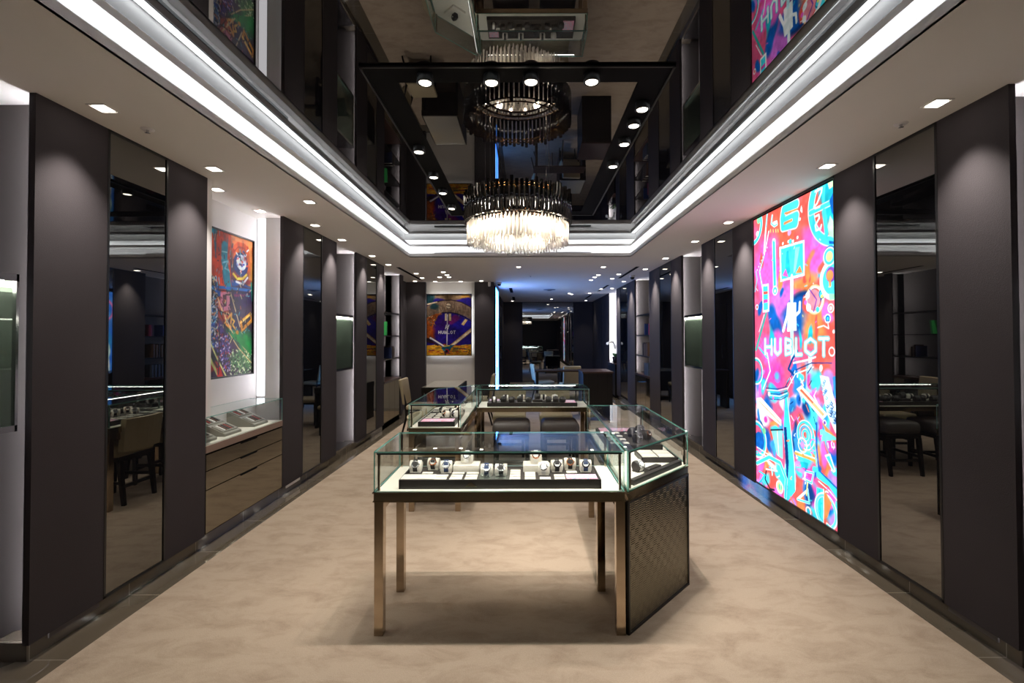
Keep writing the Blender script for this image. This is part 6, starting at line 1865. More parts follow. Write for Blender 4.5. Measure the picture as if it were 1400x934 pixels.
('l',[(0.948,0.16),(0.943,0.158)],0.011,'#c8e0a0'),
('l',[(0.773,0.071),(0.758,0.061)],0.011,'#101c14'),
('l',[(0.728,0.133),(0.737,0.135)],0.011,'#e0e8c8'),
('l',[(0.68,0.139),(0.682,0.129)],0.011,'#c8e0a0'),
('l',[(0.828,0.126),(0.827,0.132)],0.011,'#101c14'),
('l',[(0.969,0.102),(0.959,0.1)],0.011,'#3a7040'),
('l',[(0.749,0.005),(0.752,-0.002)],0.011,'#3a7040'),
('l',[(0.905,0.233),(0.905,0.236)],0.011,'#c8e0a0'),
('l',[(0.965,0.168),(0.95,0.182)],0.011,'#80b070'),
('l',[(0.82,0.096),(0.811,0.084)],0.011,'#c8e0a0'),
('l',[(0.916,-0.005),(0.91,-0.021)],0.011,'#c8e0a0'),
('l',[(0.862,0.096),(0.86,0.081)],0.011,'#204a30'),
('l',[(0.853,0.194),(0.857,0.206)],0.011,'#3a7040'),
('l',[(0.747,0.197),(0.755,0.196)],0.011,'#80b070'),
('l',[(0.907,0.039),(0.916,0.029)],0.011,'#3a7040'),
('l',[(0.836,0.066),(0.853,0.057)],0.011,'#c8e0a0'),
('l',[(0.954,0.053),(0.962,0.067)],0.011,'#3a7040'),
('l',[(0.791,0.036),(0.796,0.028)],0.011,'#e0e8c8'),
('l',[(0.742,0.158),(0.731,0.154)],0.011,'#101c14'),
('l',[(0.754,0.234),(0.743,0.239)],0.011,'#c8e0a0'),
('l',[(0.915,0.124),(0.9,0.138)],0.011,'#3a7040'),
('l',[(0.774,0.025),(0.774,0.039)],0.011,'#101c14'),
('l',[(0.912,0.119),(0.923,0.13)],0.011,'#c8e0a0'),
('l',[(0.824,0.18),(0.821,0.185)],0.011,'#204a30'),
('l',[(0.67,0.027),(0.677,0.013)],0.011,'#e0e8c8'),
('l',[(0.797,0.061),(0.793,0.052)],0.011,'#80b070'),
('l',[(0.701,0.243),(0.692,0.241)],0.011,'#80b070'),
('l',[(0.672,0.05),(0.687,0.062)],0.011,'#c8e0a0'),
('l',[(0.724,0.105),(0.738,0.093)],0.011,'#101c14'),
('l',[(0.857,0.019),(0.857,0.014)],0.011,'#3a7040'),
('l',[(0.664,0.198),(0.66,0.186)],0.011,'#c8e0a0'),
('l',[(0.844,0.211),(0.834,0.212)],0.011,'#e0e8c8'),
('l',[(0.954,0.063),(0.97,0.053)],0.011,'#e0e8c8'),
('l',[(0.887,0.228),(0.886,0.231)],0.011,'#204a30'),
('l',[(0.936,-0.014),(0.944,-0.014)],0.011,'#80b070'),
('l',[(0.849,0.212),(0.849,0.216)],0.011,'#204a30'),
('l',[(0.736,0.003),(0.727,0.007)],0.011,'#204a30'),
('p',[(0.714,0.403),(0.979,0.294),(0.98,0.183),(0.858,0.26),(0.687,0.368)],'#0c8a3a'),
('l',[(0.337,0.399),(0.457,0.204),(0.611,-0.007)],0.015,'#d8d890'),
('l',[(0.338,0.32),(0.433,0.156),(0.559,-0.002)],0.015,'#101810'),
('l',[(0.338,0.272),(0.41,0.141),(0.509,0.002)],0.026,'#c8d080'),
('l',[(0.633,0.402),(0.772,0.262),(0.981,0.109)],0.009,'#e0c080'),
('p',[(0.471,0.088),(0.52,0.101),(0.559,0.006),(0.484,0.005)],'#c82828'),
('l',[(0.504,0.434),(0.498,0.036)],0.015,'#2a1a28'),
('l',[(0.852,0.507),(0.864,0.545)],0.006,'#e8d8a0'),
('l',[(0.833,0.85),(0.81,0.868)],0.006,'#0c0c14'),
('l',[(0.371,0.532),(0.374,0.538)],0.006,'#e8d8a0'),
('l',[(0.618,0.585),(0.64,0.566)],0.006,'#e8d8a0'),
('l',[(0.426,0.548),(0.431,0.561)],0.009,'#101018'),
('l',[(0.383,0.804),(0.389,0.835)],0.006,'#0c0c14'),
('l',[(0.376,0.537),(0.367,0.544)],0.006,'#40b0c0'),
('l',[(0.794,0.853),(0.811,0.831)],0.009,'#e8d8a0'),
('l',[(0.415,0.485),(0.402,0.489)],0.006,'#40b0c0'),
('l',[(0.959,0.563),(0.951,0.595)],0.006,'#101018'),
('l',[(0.394,0.679),(0.386,0.693)],0.009,'#40b0c0'),
('l',[(0.685,0.668),(0.67,0.699)],0.006,'#101018'),
('l',[(0.757,0.429),(0.743,0.438)],0.009,'#40b0c0'),
('l',[(0.683,0.737),(0.696,0.719)],0.006,'#101018'),
('l',[(0.861,0.46),(0.837,0.445)],0.009,'#101018'),
('l',[(0.449,0.332),(0.447,0.317)],0.009,'#0e2030'),
('l',[(0.863,0.859),(0.857,0.885)],0.006,'#0c0c14'),
('l',[(0.738,0.594),(0.744,0.575)],0.009,'#0e2030'),
('l',[(0.834,0.864),(0.836,0.877)],0.009,'#0e2030'),
('l',[(0.349,0.421),(0.338,0.432)],0.006,'#40b0c0'),
('l',[(0.433,0.807),(0.448,0.814)],0.009,'#0e2030'),
('l',[(0.379,0.756),(0.377,0.777)],0.006,'#0c0c14'),
('l',[(0.741,0.723),(0.763,0.691)],0.006,'#0c0c14'),
('l',[(0.464,0.677),(0.481,0.714)],0.009,'#d86a40'),
('l',[(0.78,0.303),(0.764,0.308)],0.006,'#0c0c14'),
('l',[(0.937,0.716),(0.931,0.728)],0.006,'#101018'),
('l',[(0.759,0.745),(0.747,0.708)],0.006,'#0c0c14'),
('l',[(0.382,0.785),(0.377,0.814)],0.006,'#40b0c0'),
('l',[(0.353,0.631),(0.338,0.657)],0.009,'#0c0c14'),
('l',[(0.955,0.479),(0.943,0.457)],0.006,'#101018'),
('l',[(0.489,0.622),(0.498,0.647)],0.006,'#d86a40'),
('l',[(0.543,0.391),(0.522,0.367)],0.006,'#101018'),
('l',[(0.874,0.41),(0.883,0.428)],0.006,'#e8d8a0'),
('l',[(0.384,0.774),(0.396,0.763)],0.009,'#0c0c14'),
('l',[(0.492,0.808),(0.491,0.783)],0.006,'#d86a40'),
('l',[(0.487,0.785),(0.49,0.817)],0.009,'#101018'),
('l',[(0.5,0.338),(0.52,0.349)],0.006,'#e8d8a0'),
('l',[(0.559,0.442),(0.553,0.467)],0.006,'#e8d8a0'),
('l',[(0.908,0.783),(0.923,0.75)],0.006,'#e8d8a0'),
('l',[(0.735,0.362),(0.749,0.334)],0.006,'#0c0c14'),
('l',[(0.897,0.725),(0.871,0.755)],0.009,'#0e2030'),
('l',[(0.475,0.815),(0.472,0.843)],0.009,'#40b0c0'),
('l',[(0.772,0.811),(0.753,0.811)],0.006,'#e8d8a0'),
('l',[(0.589,0.811),(0.575,0.826)],0.009,'#d86a40'),
('l',[(0.48,0.652),(0.46,0.65)],0.009,'#0c0c14'),
('l',[(0.468,0.507),(0.49,0.476)],0.009,'#101018'),
('l',[(0.379,0.596),(0.36,0.594)],0.009,'#e8d8a0'),
('l',[(0.402,0.574),(0.401,0.542)],0.006,'#101018'),
('l',[(0.84,0.509),(0.819,0.525)],0.009,'#101018'),
('l',[(0.415,0.311),(0.414,0.334)],0.006,'#0c0c14'),
('l',[(0.736,0.571),(0.712,0.572)],0.006,'#40b0c0'),
('l',[(0.734,0.426),(0.742,0.454)],0.009,'#e8d8a0'),
('l',[(0.571,0.361),(0.562,0.395)],0.009,'#0c0c14'),
('l',[(0.904,0.774),(0.889,0.764)],0.006,'#d86a40'),
('l',[(0.465,0.81),(0.462,0.836)],0.006,'#0e2030'),
('l',[(0.8,0.535),(0.823,0.543)],0.006,'#101018'),
('l',[(0.552,0.578),(0.532,0.587)],0.009,'#0c0c14'),
('l',[(0.971,0.519),(0.955,0.491)],0.006,'#0e2030'),
('l',[(0.975,0.617),(0.96,0.578)],0.009,'#101018'),
('l',[(0.579,0.656),(0.587,0.692)],0.009,'#e8d8a0'),
('l',[(0.482,0.388),(0.467,0.365)],0.009,'#d86a40'),
('l',[(0.678,0.459),(0.66,0.478)],0.006,'#0e2030'),
('l',[(0.945,0.797),(0.925,0.793)],0.009,'#101018'),
('l',[(0.439,0.605),(0.421,0.581)],0.009,'#0e2030'),
('l',[(0.897,0.493),(0.917,0.456)],0.009,'#0c0c14'),
('l',[(0.578,0.814),(0.597,0.846)],0.006,'#0e2030'),
('l',[(0.387,0.43),(0.372,0.456)],0.006,'#40b0c0'),
('l',[(0.561,0.678),(0.569,0.663)],0.006,'#d86a40'),
('l',[(0.484,0.483),(0.488,0.461)],0.006,'#d86a40'),
('l',[(0.39,0.356),(0.393,0.379)],0.009,'#0c0c14'),
('l',[(0.478,0.637),(0.479,0.624)],0.006,'#0c0c14'),
('l',[(0.795,0.511),(0.794,0.498)],0.006,'#d86a40'),
('l',[(0.623,0.476),(0.634,0.465)],0.006,'#d86a40'),
('l',[(0.948,0.421),(0.933,0.426)],0.006,'#40b0c0'),
('l',[(0.584,0.321),(0.603,0.341)],0.009,'#d86a40'),
('l',[(0.744,0.429),(0.725,0.45)],0.006,'#0e2030'),
('l',[(0.409,0.557),(0.425,0.55)],0.006,'#d86a40'),
('l',[(0.693,0.331),(0.696,0.342)],0.009,'#0e2030'),
('l',[(0.444,0.574),(0.423,0.56)],0.006,'#d86a40'),
('l',[(0.561,0.321),(0.573,0.296)],0.006,'#0c0c14'),
('l',[(0.487,0.518),(0.499,0.528)],0.009,'#0c0c14'),
('l',[(0.492,0.396),(0.497,0.371)],0.006,'#e8d8a0'),
('l',[(0.903,0.531),(0.898,0.526)],0.006,'#101018'),
('l',[(0.835,0.39),(0.813,0.41)],0.006,'#e8d8a0'),
('l',[(0.446,0.354),(0.458,0.373)],0.006,'#101018'),
('l',[(0.389,0.775),(0.376,0.776)],0.006,'#40b0c0'),
('l',[(0.544,0.681),(0.556,0.654)],0.009,'#101018'),
('l',[(0.922,0.727),(0.909,0.761)],0.006,'#0c0c14'),
('l',[(0.954,0.808),(0.975,0.824)],0.009,'#e8d8a0'),
('l',[(0.454,0.339),(0.456,0.372)],0.006,'#0c0c14'),
('l',[(0.589,0.683),(0.566,0.695)],0.006,'#d86a40'),
('l',[(0.399,0.517),(0.386,0.502)],0.009,'#e8d8a0'),
('l',[(0.718,0.396),(0.716,0.401)],0.006,'#e8d8a0'),
('l',[(0.926,0.756),(0.945,0.761)],0.009,'#40b0c0'),
('l',[(0.591,0.554),(0.601,0.589)],0.006,'#e8d8a0'),
('l',[(0.644,0.733),(0.655,0.738)],0.006,'#e8d8a0'),
('l',[(0.46,0.665),(0.466,0.682)],0.006,'#101018'),
('l',[(0.475,0.423),(0.489,0.407)],0.009,'#d86a40'),
('l',[(0.527,0.45),(0.507,0.442)],0.006,'#0e2030'),
('l',[(0.373,0.554),(0.359,0.523)],0.006,'#d86a40'),
('l',[(0.362,0.652),(0.374,0.638)],0.009,'#0c0c14'),
('l',[(0.778,0.564),(0.792,0.596)],0.006,'#40b0c0'),
('l',[(0.568,0.579),(0.557,0.566)],0.006,'#d86a40'),
('l',[(0.527,0.581),(0.537,0.561)],0.009,'#40b0c0'),
('l',[(0.607,0.339),(0.628,0.33)],0.006,'#d86a40'),
('l',[(0.397,0.343),(0.382,0.318)],0.006,'#101018'),
('l',[(0.617,0.508),(0.607,0.54)],0.009,'#d86a40'),
('l',[(0.648,0.77),(0.658,0.755)],0.006,'#101018'),
('l',[(0.511,0.425),(0.494,0.453)],0.006,'#0e2030'),
('l',[(0.438,0.547),(0.452,0.572)],0.006,'#d86a40'),
('l',[(0.81,0.625),(0.801,0.654)],0.006,'#d86a40'),
('l',[(0.953,0.816),(0.94,0.795)],0.009,'#d86a40'),
('l',[(0.471,0.732),(0.485,0.715)],0.009,'#0c0c14'),
('l',[(0.461,0.414),(0.472,0.384)],0.009,'#101018'),
('l',[(0.881,0.579),(0.897,0.617)],0.009,'#0c0c14'),
('l',[(0.431,0.378),(0.423,0.402)],0.009,'#0c0c14'),
('l',[(0.45,0.608),(0.465,0.582)],0.009,'#101018'),
('l',[(0.824,0.724),(0.8,0.759)],0.009,'#e8d8a0'),
('l',[(0.87,0.401),(0.857,0.411)],0.009,'#40b0c0'),
('l',[(0.547,0.635),(0.529,0.654)],0.009,'#0c0c14'),
('l',[(0.814,0.545),(0.836,0.52)],0.006,'#0c0c14'),
('l',[(0.44,0.747),(0.431,0.746)],0.009,'#d86a40'),
('l',[(0.598,0.677),(0.586,0.66)],0.006,'#0e2030'),
('l',[(0.899,0.778),(0.89,0.755)],0.006,'#40b0c0'),
('l',[(0.964,0.326),(0.962,0.329)],0.006,'#0c0c14'),
('l',[(0.539,0.704),(0.52,0.715)],0.006,'#101018'),
('l',[(0.471,0.793),(0.452,0.773)],0.006,'#d86a40'),
('l',[(0.726,0.685),(0.725,0.694)],0.009,'#0e2030'),
('l',[(0.905,0.451),(0.895,0.421)],0.006,'#40b0c0'),
('l',[(0.695,0.394),(0.696,0.395)],0.009,'#101018'),
('l',[(0.891,0.49),(0.875,0.501)],0.009,'#0c0c14'),
('l',[(0.762,0.793),(0.783,0.831)],0.009,'#101018'),
('l',[(0.778,0.621),(0.757,0.618)],0.009,'#101018'),
('l',[(0.472,0.436),(0.485,0.457)],0.009,'#e8d8a0'),
('l',[(0.566,0.457),(0.585,0.48)],0.009,'#0e2030'),
('l',[(0.65,0.314),(0.65,0.295)],0.006,'#0c0c14'),
('l',[(0.884,0.525),(0.878,0.499)],0.006,'#e8d8a0'),
('l',[(0.357,0.483),(0.372,0.511)],0.009,'#101018'),
('l',[(0.919,0.76),(0.893,0.757)],0.006,'#40b0c0'),
('l',[(0.612,0.762),(0.598,0.786)],0.009,'#101018'),
('l',[(0.591,0.516),(0.58,0.532)],0.009,'#e8d8a0'),
('l',[(0.646,0.592),(0.626,0.628)],0.009,'#0c0c14'),
('l',[(0.44,0.416),(0.441,0.435)],0.006,'#e8d8a0'),
('l',[(0.706,0.352),(0.691,0.345)],0.006,'#0c0c14'),
('l',[(0.615,0.521),(0.602,0.496)],0.009,'#40b0c0'),
('l',[(0.378,0.332),(0.375,0.361)],0.006,'#40b0c0'),
('l',[(0.75,0.782),(0.748,0.771)],0.009,'#d86a40'),
('l',[(0.81,0.729),(0.794,0.754)],0.009,'#0e2030'),
('l',[(0.712,0.688),(0.695,0.708)],0.006,'#e8d8a0'),
('l',[(0.453,0.662),(0.453,0.685)],0.009,'#d86a40'),
('l',[(0.814,0.53),(0.812,0.548)],0.006,'#d86a40'),
('l',[(0.694,0.775),(0.677,0.806)],0.009,'#101018'),
('l',[(0.577,0.65),(0.574,0.661)],0.009,'#0c0c14'),
('l',[(0.433,0.373),(0.436,0.409)],0.009,'#0e2030'),
('l',[(0.645,0.458),(0.654,0.423)],0.009,'#e8d8a0'),
('l',[(0.673,0.486),(0.685,0.452)],0.006,'#0c0c14'),
('l',[(0.558,0.381),(0.571,0.374)],0.006,'#0e2030'),
('l',[(0.833,0.782),(0.836,0.77)],0.009,'#101018'),
('l',[(0.424,0.352),(0.445,0.344)],0.009,'#d86a40'),
('l',[(0.634,0.649),(0.653,0.662)],0.009,'#0c0c14'),
('l',[(0.929,0.814),(0.915,0.804)],0.009,'#101018'),
('l',[(0.558,0.631),(0.552,0.6)],0.006,'#0e2030'),
('l',[(0.897,0.711),(0.897,0.676)],0.009,'#101018'),
('l',[(0.386,0.712),(0.396,0.738)],0.009,'#e8d8a0'),
('l',[(0.469,0.599),(0.452,0.564)],0.006,'#e8d8a0'),
('l',[(0.672,0.342),(0.653,0.31)],0.009,'#e8d8a0'),
('l',[(0.368,0.562),(0.378,0.568)],0.006,'#40b0c0'),
('l',[(0.415,0.666),(0.397,0.689)],0.006,'#101018'),
('l',[(0.534,0.465),(0.519,0.467)],0.006,'#e8d8a0'),
('l',[(0.456,0.64),(0.475,0.663)],0.006,'#d86a40'),
('l',[(0.492,1.108),(0.491,1.11)],0.006,'#0f3a50'),
('l',[(0.419,0.873),(0.426,0.857)],0.006,'#58c0d0'),
('l',[(0.596,0.997),(0.584,1.003)],0.006,'#58c0d0'),
('l',[(0.546,1.3),(0.55,1.279)],0.006,'#701c14'),
('l',[(0.801,1.088),(0.79,1.133)],0.011,'#0f3a50'),
('l',[(0.676,1.339),(0.684,1.301)],0.006,'#e88050'),
('l',[(0.537,0.993),(0.54,0.963)],0.011,'#e88050'),
('l',[(0.829,0.894),(0.841,0.879)],0.011,'#58c0d0'),
('l',[(0.431,0.828),(0.425,0.806)],0.006,'#2a1420'),
('l',[(0.676,1.186),(0.683,1.22)],0.011,'#0f3a50'),
('l',[(0.617,1.065),(0.63,1.018)],0.006,'#58c0d0'),
('l',[(0.811,0.991),(0.801,0.952)],0.011,'#e88050'),
('l',[(0.623,1.123),(0.634,1.182)],0.006,'#701c14'),
('l',[(0.52,0.894),(0.522,0.903)],0.011,'#701c14'),
('l',[(0.7,1.028),(0.689,1.028)],0.011,'#0f3a50'),
('l',[(0.369,1.154),(0.375,1.193)],0.011,'#2a1420'),
('l',[(0.68,1.026),(0.674,1.005)],0.011,'#58c0d0'),
('l',[(0.676,1.001),(0.687,1.066)],0.006,'#e88050'),
('l',[(0.368,0.823),(0.369,0.793)],0.006,'#e88050'),
('l',[(0.649,1.152),(0.643,1.108)],0.006,'#58c0d0'),
('l',[(0.566,1.274),(0.576,1.223)],0.006,'#0f3a50'),
('l',[(0.562,1.092),(0.568,1.062)],0.011,'#2a1420'),
('l',[(0.424,1.22),(0.431,1.272)],0.006,'#2a1420'),
('l',[(0.46,1.215),(0.469,1.254)],0.006,'#e88050'),
('l',[(0.459,1.263),(0.451,1.196)],0.011,'#701c14'),
('l',[(0.647,1.076),(0.656,1.086)],0.006,'#58c0d0'),
('l',[(0.802,0.966),(0.807,0.931)],0.006,'#58c0d0'),
('l',[(0.57,1.065),(0.562,1.096)],0.006,'#2a1420'),
('l',[(0.492,0.884),(0.502,0.832)],0.011,'#58c0d0'),
('l',[(0.811,1.089),(0.8,1.087)],0.011,'#0f3a50'),
('l',[(0.499,1.256),(0.496,1.307)],0.006,'#58c0d0'),
('l',[(0.624,0.864),(0.621,0.857)],0.011,'#701c14'),
('l',[(0.489,1.084),(0.5,1.092)],0.011,'#2a1420'),
('l',[(0.728,0.89),(0.733,0.893)],0.006,'#2a1420'),
('l',[(0.826,1.04),(0.816,1.083)],0.006,'#e88050'),
('l',[(0.478,0.966),(0.484,0.955)],0.011,'#701c14'),
('l',[(0.435,1.253),(0.436,1.232)],0.006,'#701c14'),
('l',[(0.677,0.889),(0.691,0.866)],0.006,'#e88050'),
('l',[(0.363,1.076),(0.374,1.102)],0.006,'#2a1420'),
('l',[(0.539,0.884),(0.542,0.84)],0.006,'#2a1420'),
('l',[(0.433,1.203),(0.44,1.257)],0.006,'#e88050'),
('l',[(0.625,0.973),(0.637,0.951)],0.011,'#58c0d0'),
('l',[(0.842,1.365),(0.845,1.338)],0.011,'#701c14'),
('l',[(0.755,0.916),(0.756,0.926)],0.006,'#701c14'),
('l',[(0.848,0.877),(0.852,0.855)],0.006,'#e88050'),
('l',[(0.697,1.076),(0.694,1.019)],0.011,'#2a1420'),
('l',[(0.404,1.206),(0.396,1.193)],0.006,'#0f3a50'),
('l',[(0.486,1.033),(0.476,1.032)],0.011,'#2a1420'),
('l',[(0.711,0.991),(0.703,1.041)],0.006,'#0f3a50'),
('l',[(0.789,1.188),(0.797,1.142)],0.011,'#58c0d0'),
('l',[(0.499,0.943),(0.493,0.919)],0.006,'#58c0d0'),
('l',[(0.841,1.258),(0.828,1.194)],0.006,'#701c14'),
('l',[(0.463,0.934),(0.469,0.956)],0.006,'#58c0d0'),
('l',[(0.71,1.312),(0.718,1.321)],0.006,'#0f3a50'),
('l',[(0.482,1.145),(0.493,1.12)],0.011,'#0f3a50'),
('l',[(0.624,1.089),(0.637,1.059)],0.006,'#701c14'),
('l',[(0.471,1.275),(0.46,1.27)],0.006,'#2a1420'),
('l',[(0.53,1.2),(0.523,1.23)],0.011,'#701c14'),
('l',[(0.452,1.074),(0.457,1.053)],0.006,'#0f3a50'),
('l',[(0.534,1.055),(0.528,1.073)],0.006,'#e88050'),
('l',[(0.238,0.429),(0.21,0.419)],0.02,'#e8c890'),
('l',[(0.025,0.11),(-0.002,0.073)],0.02,'#d8dce8'),
('l',[(0.331,0.13),(0.331,0.128)],0.02,'#4a7aa0'),
('l',[(0.036,1.202),(0.039,1.196)],0.02,'#c03c20'),
('l',[(0.336,1.059),(0.335,1.016)],0.02,'#1a2430'),
('l',[(0.157,0.858),(0.129,0.82)],0.02,'#1d7d94'),
('l',[(0.284,1.028),(0.259,1.064)],0.02,'#4a7aa0'),
('l',[(0.019,0.758),(0.033,0.74)],0.02,'#178a50'),
('l',[(0.146,1.076),(0.126,1.068)],0.02,'#2a2038'),
('l',[(0.001,0.119),(0.015,0.163)],0.02,'#2a2038'),
('l',[(0.237,0.339),(0.214,0.376)],0.02,'#c03c20'),
('l',[(0.242,0.005),(0.214,-0.013)],0.02,'#d8dce8'),
('l',[(0.359,0.414),(0.383,0.448)],0.02,'#1a2430'),
('l',[(0.349,0.837),(0.376,0.845)],0.02,'#4a7aa0'),
('l',[(0.112,0.265),(0.126,0.221)],0.02,'#178a50'),
('l',[(0.184,0.764),(0.167,0.738)],0.02,'#2a2038'),
('l',[(0.181,0.544),(0.191,0.507)],0.02,'#d8dce8'),
('l',[(0.099,1.001),(0.112,1.035)],0.02,'#1a2430'),
('l',[(0.09,1.203),(0.09,1.188)],0.02,'#d8dce8'),
('l',[(0.106,1.079),(0.077,1.05)],0.02,'#178a50'),
('l',[(0.263,0.277),(0.26,0.26)],0.02,'#d8dce8'),
('l',[(0.164,0.112),(0.155,0.131)],0.02,'#4a7aa0'),
('l',[(0.354,0.562),(0.368,0.533)],0.02,'#178a50'),
('l',[(0.25,0.355),(0.223,0.338)],0.02,'#1d7d94'),
('l',[(0.157,0.791),(0.181,0.835)],0.02,'#d8dce8'),
('l',[(0.29,0.298),(0.28,0.251)],0.02,'#2a2038'),
('l',[(0.176,0.48),(0.162,0.479)],0.02,'#2a2038'),
('l',[(0.322,1.103),(0.344,1.096)],0.02,'#e8c890'),
('l',[(0.056,0.2),(0.064,0.226)],0.02,'#178a50'),
('l',[(0.101,1.199),(0.122,1.178)],0.02,'#2a2038'),
('l',[(0.321,0.555),(0.302,0.588)],0.02,'#178a50'),
('l',[(0.183,0.145),(0.17,0.146)],0.02,'#d8dce8'),
('l',[(0.355,0.51),(0.336,0.543)],0.02,'#178a50'),
('l',[(0.041,0.417),(0.019,0.362)],0.02,'#4a7aa0'),
('l',[(0.074,0.753),(0.079,0.721)],0.02,'#c03c20'),
('l',[(0.072,1.112),(0.097,1.08)],0.02,'#178a50'),
('l',[(0.044,0.743),(0.045,0.785)],0.02,'#c03c20'),
('l',[(0.184,0.159),(0.166,0.136)],0.02,'#e8c890'),
('l',[(0.329,0.02),(0.313,-0.0)],0.02,'#e8c890'),
('l',[(0.087,1.114),(0.071,1.124)],0.02,'#e8c890'),
('l',[(0.228,0.676),(0.231,0.652)],0.02,'#1a2430'),
('l',[(0.279,0.623),(0.309,0.569)],0.02,'#e8c890'),
('l',[(0.166,0.779),(0.147,0.791)],0.02,'#1a2430'),
('l',[(0.197,0.503),(0.215,0.456)],0.02,'#d8dce8'),
('l',[(0.273,0.972),(0.299,1.018)],0.02,'#d8dce8'),
('l',[(0.166,0.276),(0.136,0.227)],0.02,'#c03c20'),
('l',[(0.066,0.006),(0.061,0.001)],0.02,'#178a50'),
('l',[(0.186,1.276),(0.166,1.278)],0.02,'#1a2430'),
('l',[(0.041,0.377),(0.044,0.344)],0.02,'#e8c890'),
('l',[(0.129,0.436),(0.136,0.444)],0.02,'#d8dce8'),
('l',[(0.274,0.804),(0.287,0.845)],0.02,'#178a50'),
('l',[(0.236,0.692),(0.226,0.671)],0.02,'#c03c20'),
('l',[(0.122,0.543),(0.149,0.526)],0.02,'#e8c890'),
('l',[(0.001,1.298),(-0.017,1.302)],0.02,'#178a50'),
('l',[(0.146,0.303),(0.164,0.297)],0.02,'#178a50'),
('l',[(0.293,0.076),(0.286,0.122)],0.02,'#178a50'),
('l',[(0.246,0.878),(0.245,0.875)],0.02,'#4a7aa0'),
('l',[(0.195,0.088),(0.175,0.05)],0.02,'#2a2038'),
('l',[(0.253,1.002),(0.262,1.046)],0.02,'#d8dce8'),
('l',[(0.198,0.174),(0.197,0.188)],0.02,'#2a2038'),
('l',[(0.099,0.391),(0.081,0.448)],0.02,'#4a7aa0'),
('l',[(0.242,0.966),(0.231,0.921)],0.02,'#178a50'),
('l',[(0.178,0.715),(0.158,0.662)],0.02,'#c03c20'),
('l',[(0.029,0.812),(0.035,0.835)],0.02,'#2a2038'),
('l',[(0.096,1.1),(0.077,1.139)],0.02,'#1d7d94'),
('l',[(0.006,1.157),(0.002,1.197)],0.02,'#1a2430'),
('l',[(0.192,1.121),(0.174,1.169)],0.02,'#178a50'),
('l',[(0.217,0.171),(0.21,0.22)],0.02,'#1d7d94'),
('l',[(0.225,0.157),(0.204,0.132)],0.02,'#d8dce8'),
('l',[(0.108,0.955),(0.083,0.919)],0.02,'#1a2430'),
('l',[(0.217,1.262),(0.22,1.203)],0.02,'#1d7d94'),
('l',[(0.264,0.296),(0.239,0.347)],0.02,'#1a2430'),
('l',[(0.22,1.121),(0.199,1.144)],0.02,'#1a2430'),
('l',[(0.136,1.048),(0.155,1.101)],0.02,'#4a7aa0'),
('l',[(0.101,0.968),(0.121,0.938)],0.02,'#d8dce8'),
('l',[(0.143,0.291),(0.126,0.346)],0.02,'#178a50'),
('l',[(0.166,0.452),(0.165,0.467)],0.02,'#178a50'),
('l',[(0.144,0.208),(0.144,0.257)],0.02,'#e8c890'),
('l',[(0.056,0.994),(0.052,0.956)],0.02,'#4a7aa0'),
('l',[(0.283,0.257),(0.297,0.24)],0.02,'#c03c20'),
('l',[(0.095,0.453),(0.072,0.427)],0.02,'#4a7aa0'),
('l',[(0.114,1.05),(0.136,1.026)],0.02,'#2a2038'),
('l',[(0.199,0.782),(0.206,0.737)],0.02,'#2a2038'),
('l',[(0.105,1.122),(0.122,1.143)],0.02,'#1a2430'),
('l',[(0.157,0.875),(0.184,0.838)],0.02,'#c03c20'),
('l',[(0.056,0.224),(0.08,0.202)],0.02,'#e8c890'),
('l',[(0.14,0.194),(0.121,0.203)],0.02,'#4a7aa0'),
('l',[(0.058,0.762),(0.04,0.78)],0.02,'#1a2430'),
('l',[(0.301,0.022),(0.327,-0.014)],0.02,'#1d7d94'),
('l',[(0.32,0.84),(0.296,0.832)],0.02,'#d8dce8'),
('l',[(0.227,0.773),(0.253,0.733)],0.02,'#178a50'),
('l',[(0.134,0.624),(0.108,0.641)],0.02,'#d8dce8'),
('l',[(0.055,0.716),(0.069,0.668)],0.02,'#1d7d94'),
('l',[(0.071,0.268),(0.056,0.308)],0.02,'#d8dce8'),
('l',[(0.176,0.325),(0.164,0.321)],0.02,'#178a50'),
('l',[(0.087,1.142),(0.082,1.172)],0.02,'#1d7d94'),
('l',[(0.041,0.975),(0.038,0.973)],0.02,'#1d7d94'),
('l',[(0.358,0.272),(0.331,0.303)],0.02,'#e8c890'),
('l',[(0.234,0.694),(0.218,0.684)],0.02,'#1a2430'),
('l',[(0.244,0.76),(0.245,0.791)],0.02,'#d8dce8'),
('l',[(0.064,0.528),(0.088,0.517)],0.02,'#1d7d94'),
('l',[(0.201,0.6),(0.206,0.569)],0.02,'#c03c20'),
('l',[(0.029,0.48),(0.052,0.537)],0.02,'#1d7d94'),
('l',[(0.093,0.635),(0.073,0.598)],0.02,'#2a2038'),
('l',[(0.315,0.564),(0.323,0.616)],0.02,'#2a2038'),
('l',[(0.231,0.854),(0.241,0.796)],0.02,'#1a2430'),
('l',[(0.259,0.676),(0.243,0.624)],0.02,'#1d7d94'),
('l',[(0.241,0.373),(0.259,0.35)],0.02,'#2a2038'),
('l',[(0.042,0.95),(0.016,1.003)],0.02,'#1d7d94'),
('l',[(0.281,1.192),(0.293,1.206)],0.02,'#e8c890'),
('l',[(0.322,0.153),(0.32,0.152)],0.02,'#1a2430'),
('l',[(0.138,0.566),(0.122,0.622)],0.02,'#178a50'),
('l',[(0.173,0.926),(0.166,0.928)],0.02,'#d8dce8'),
('l',[(0.3,0.762),(0.309,0.734)],0.02,'#4a7aa0'),
('l',[(0.055,0.507),(0.062,0.49)],0.02,'#2a2038'),
('l',[(0.153,1.22),(0.177,1.189)],0.02,'#1d7d94'),
('l',[(0.15,0.044),(0.147,0.094)],0.02,'#d8dce8'),
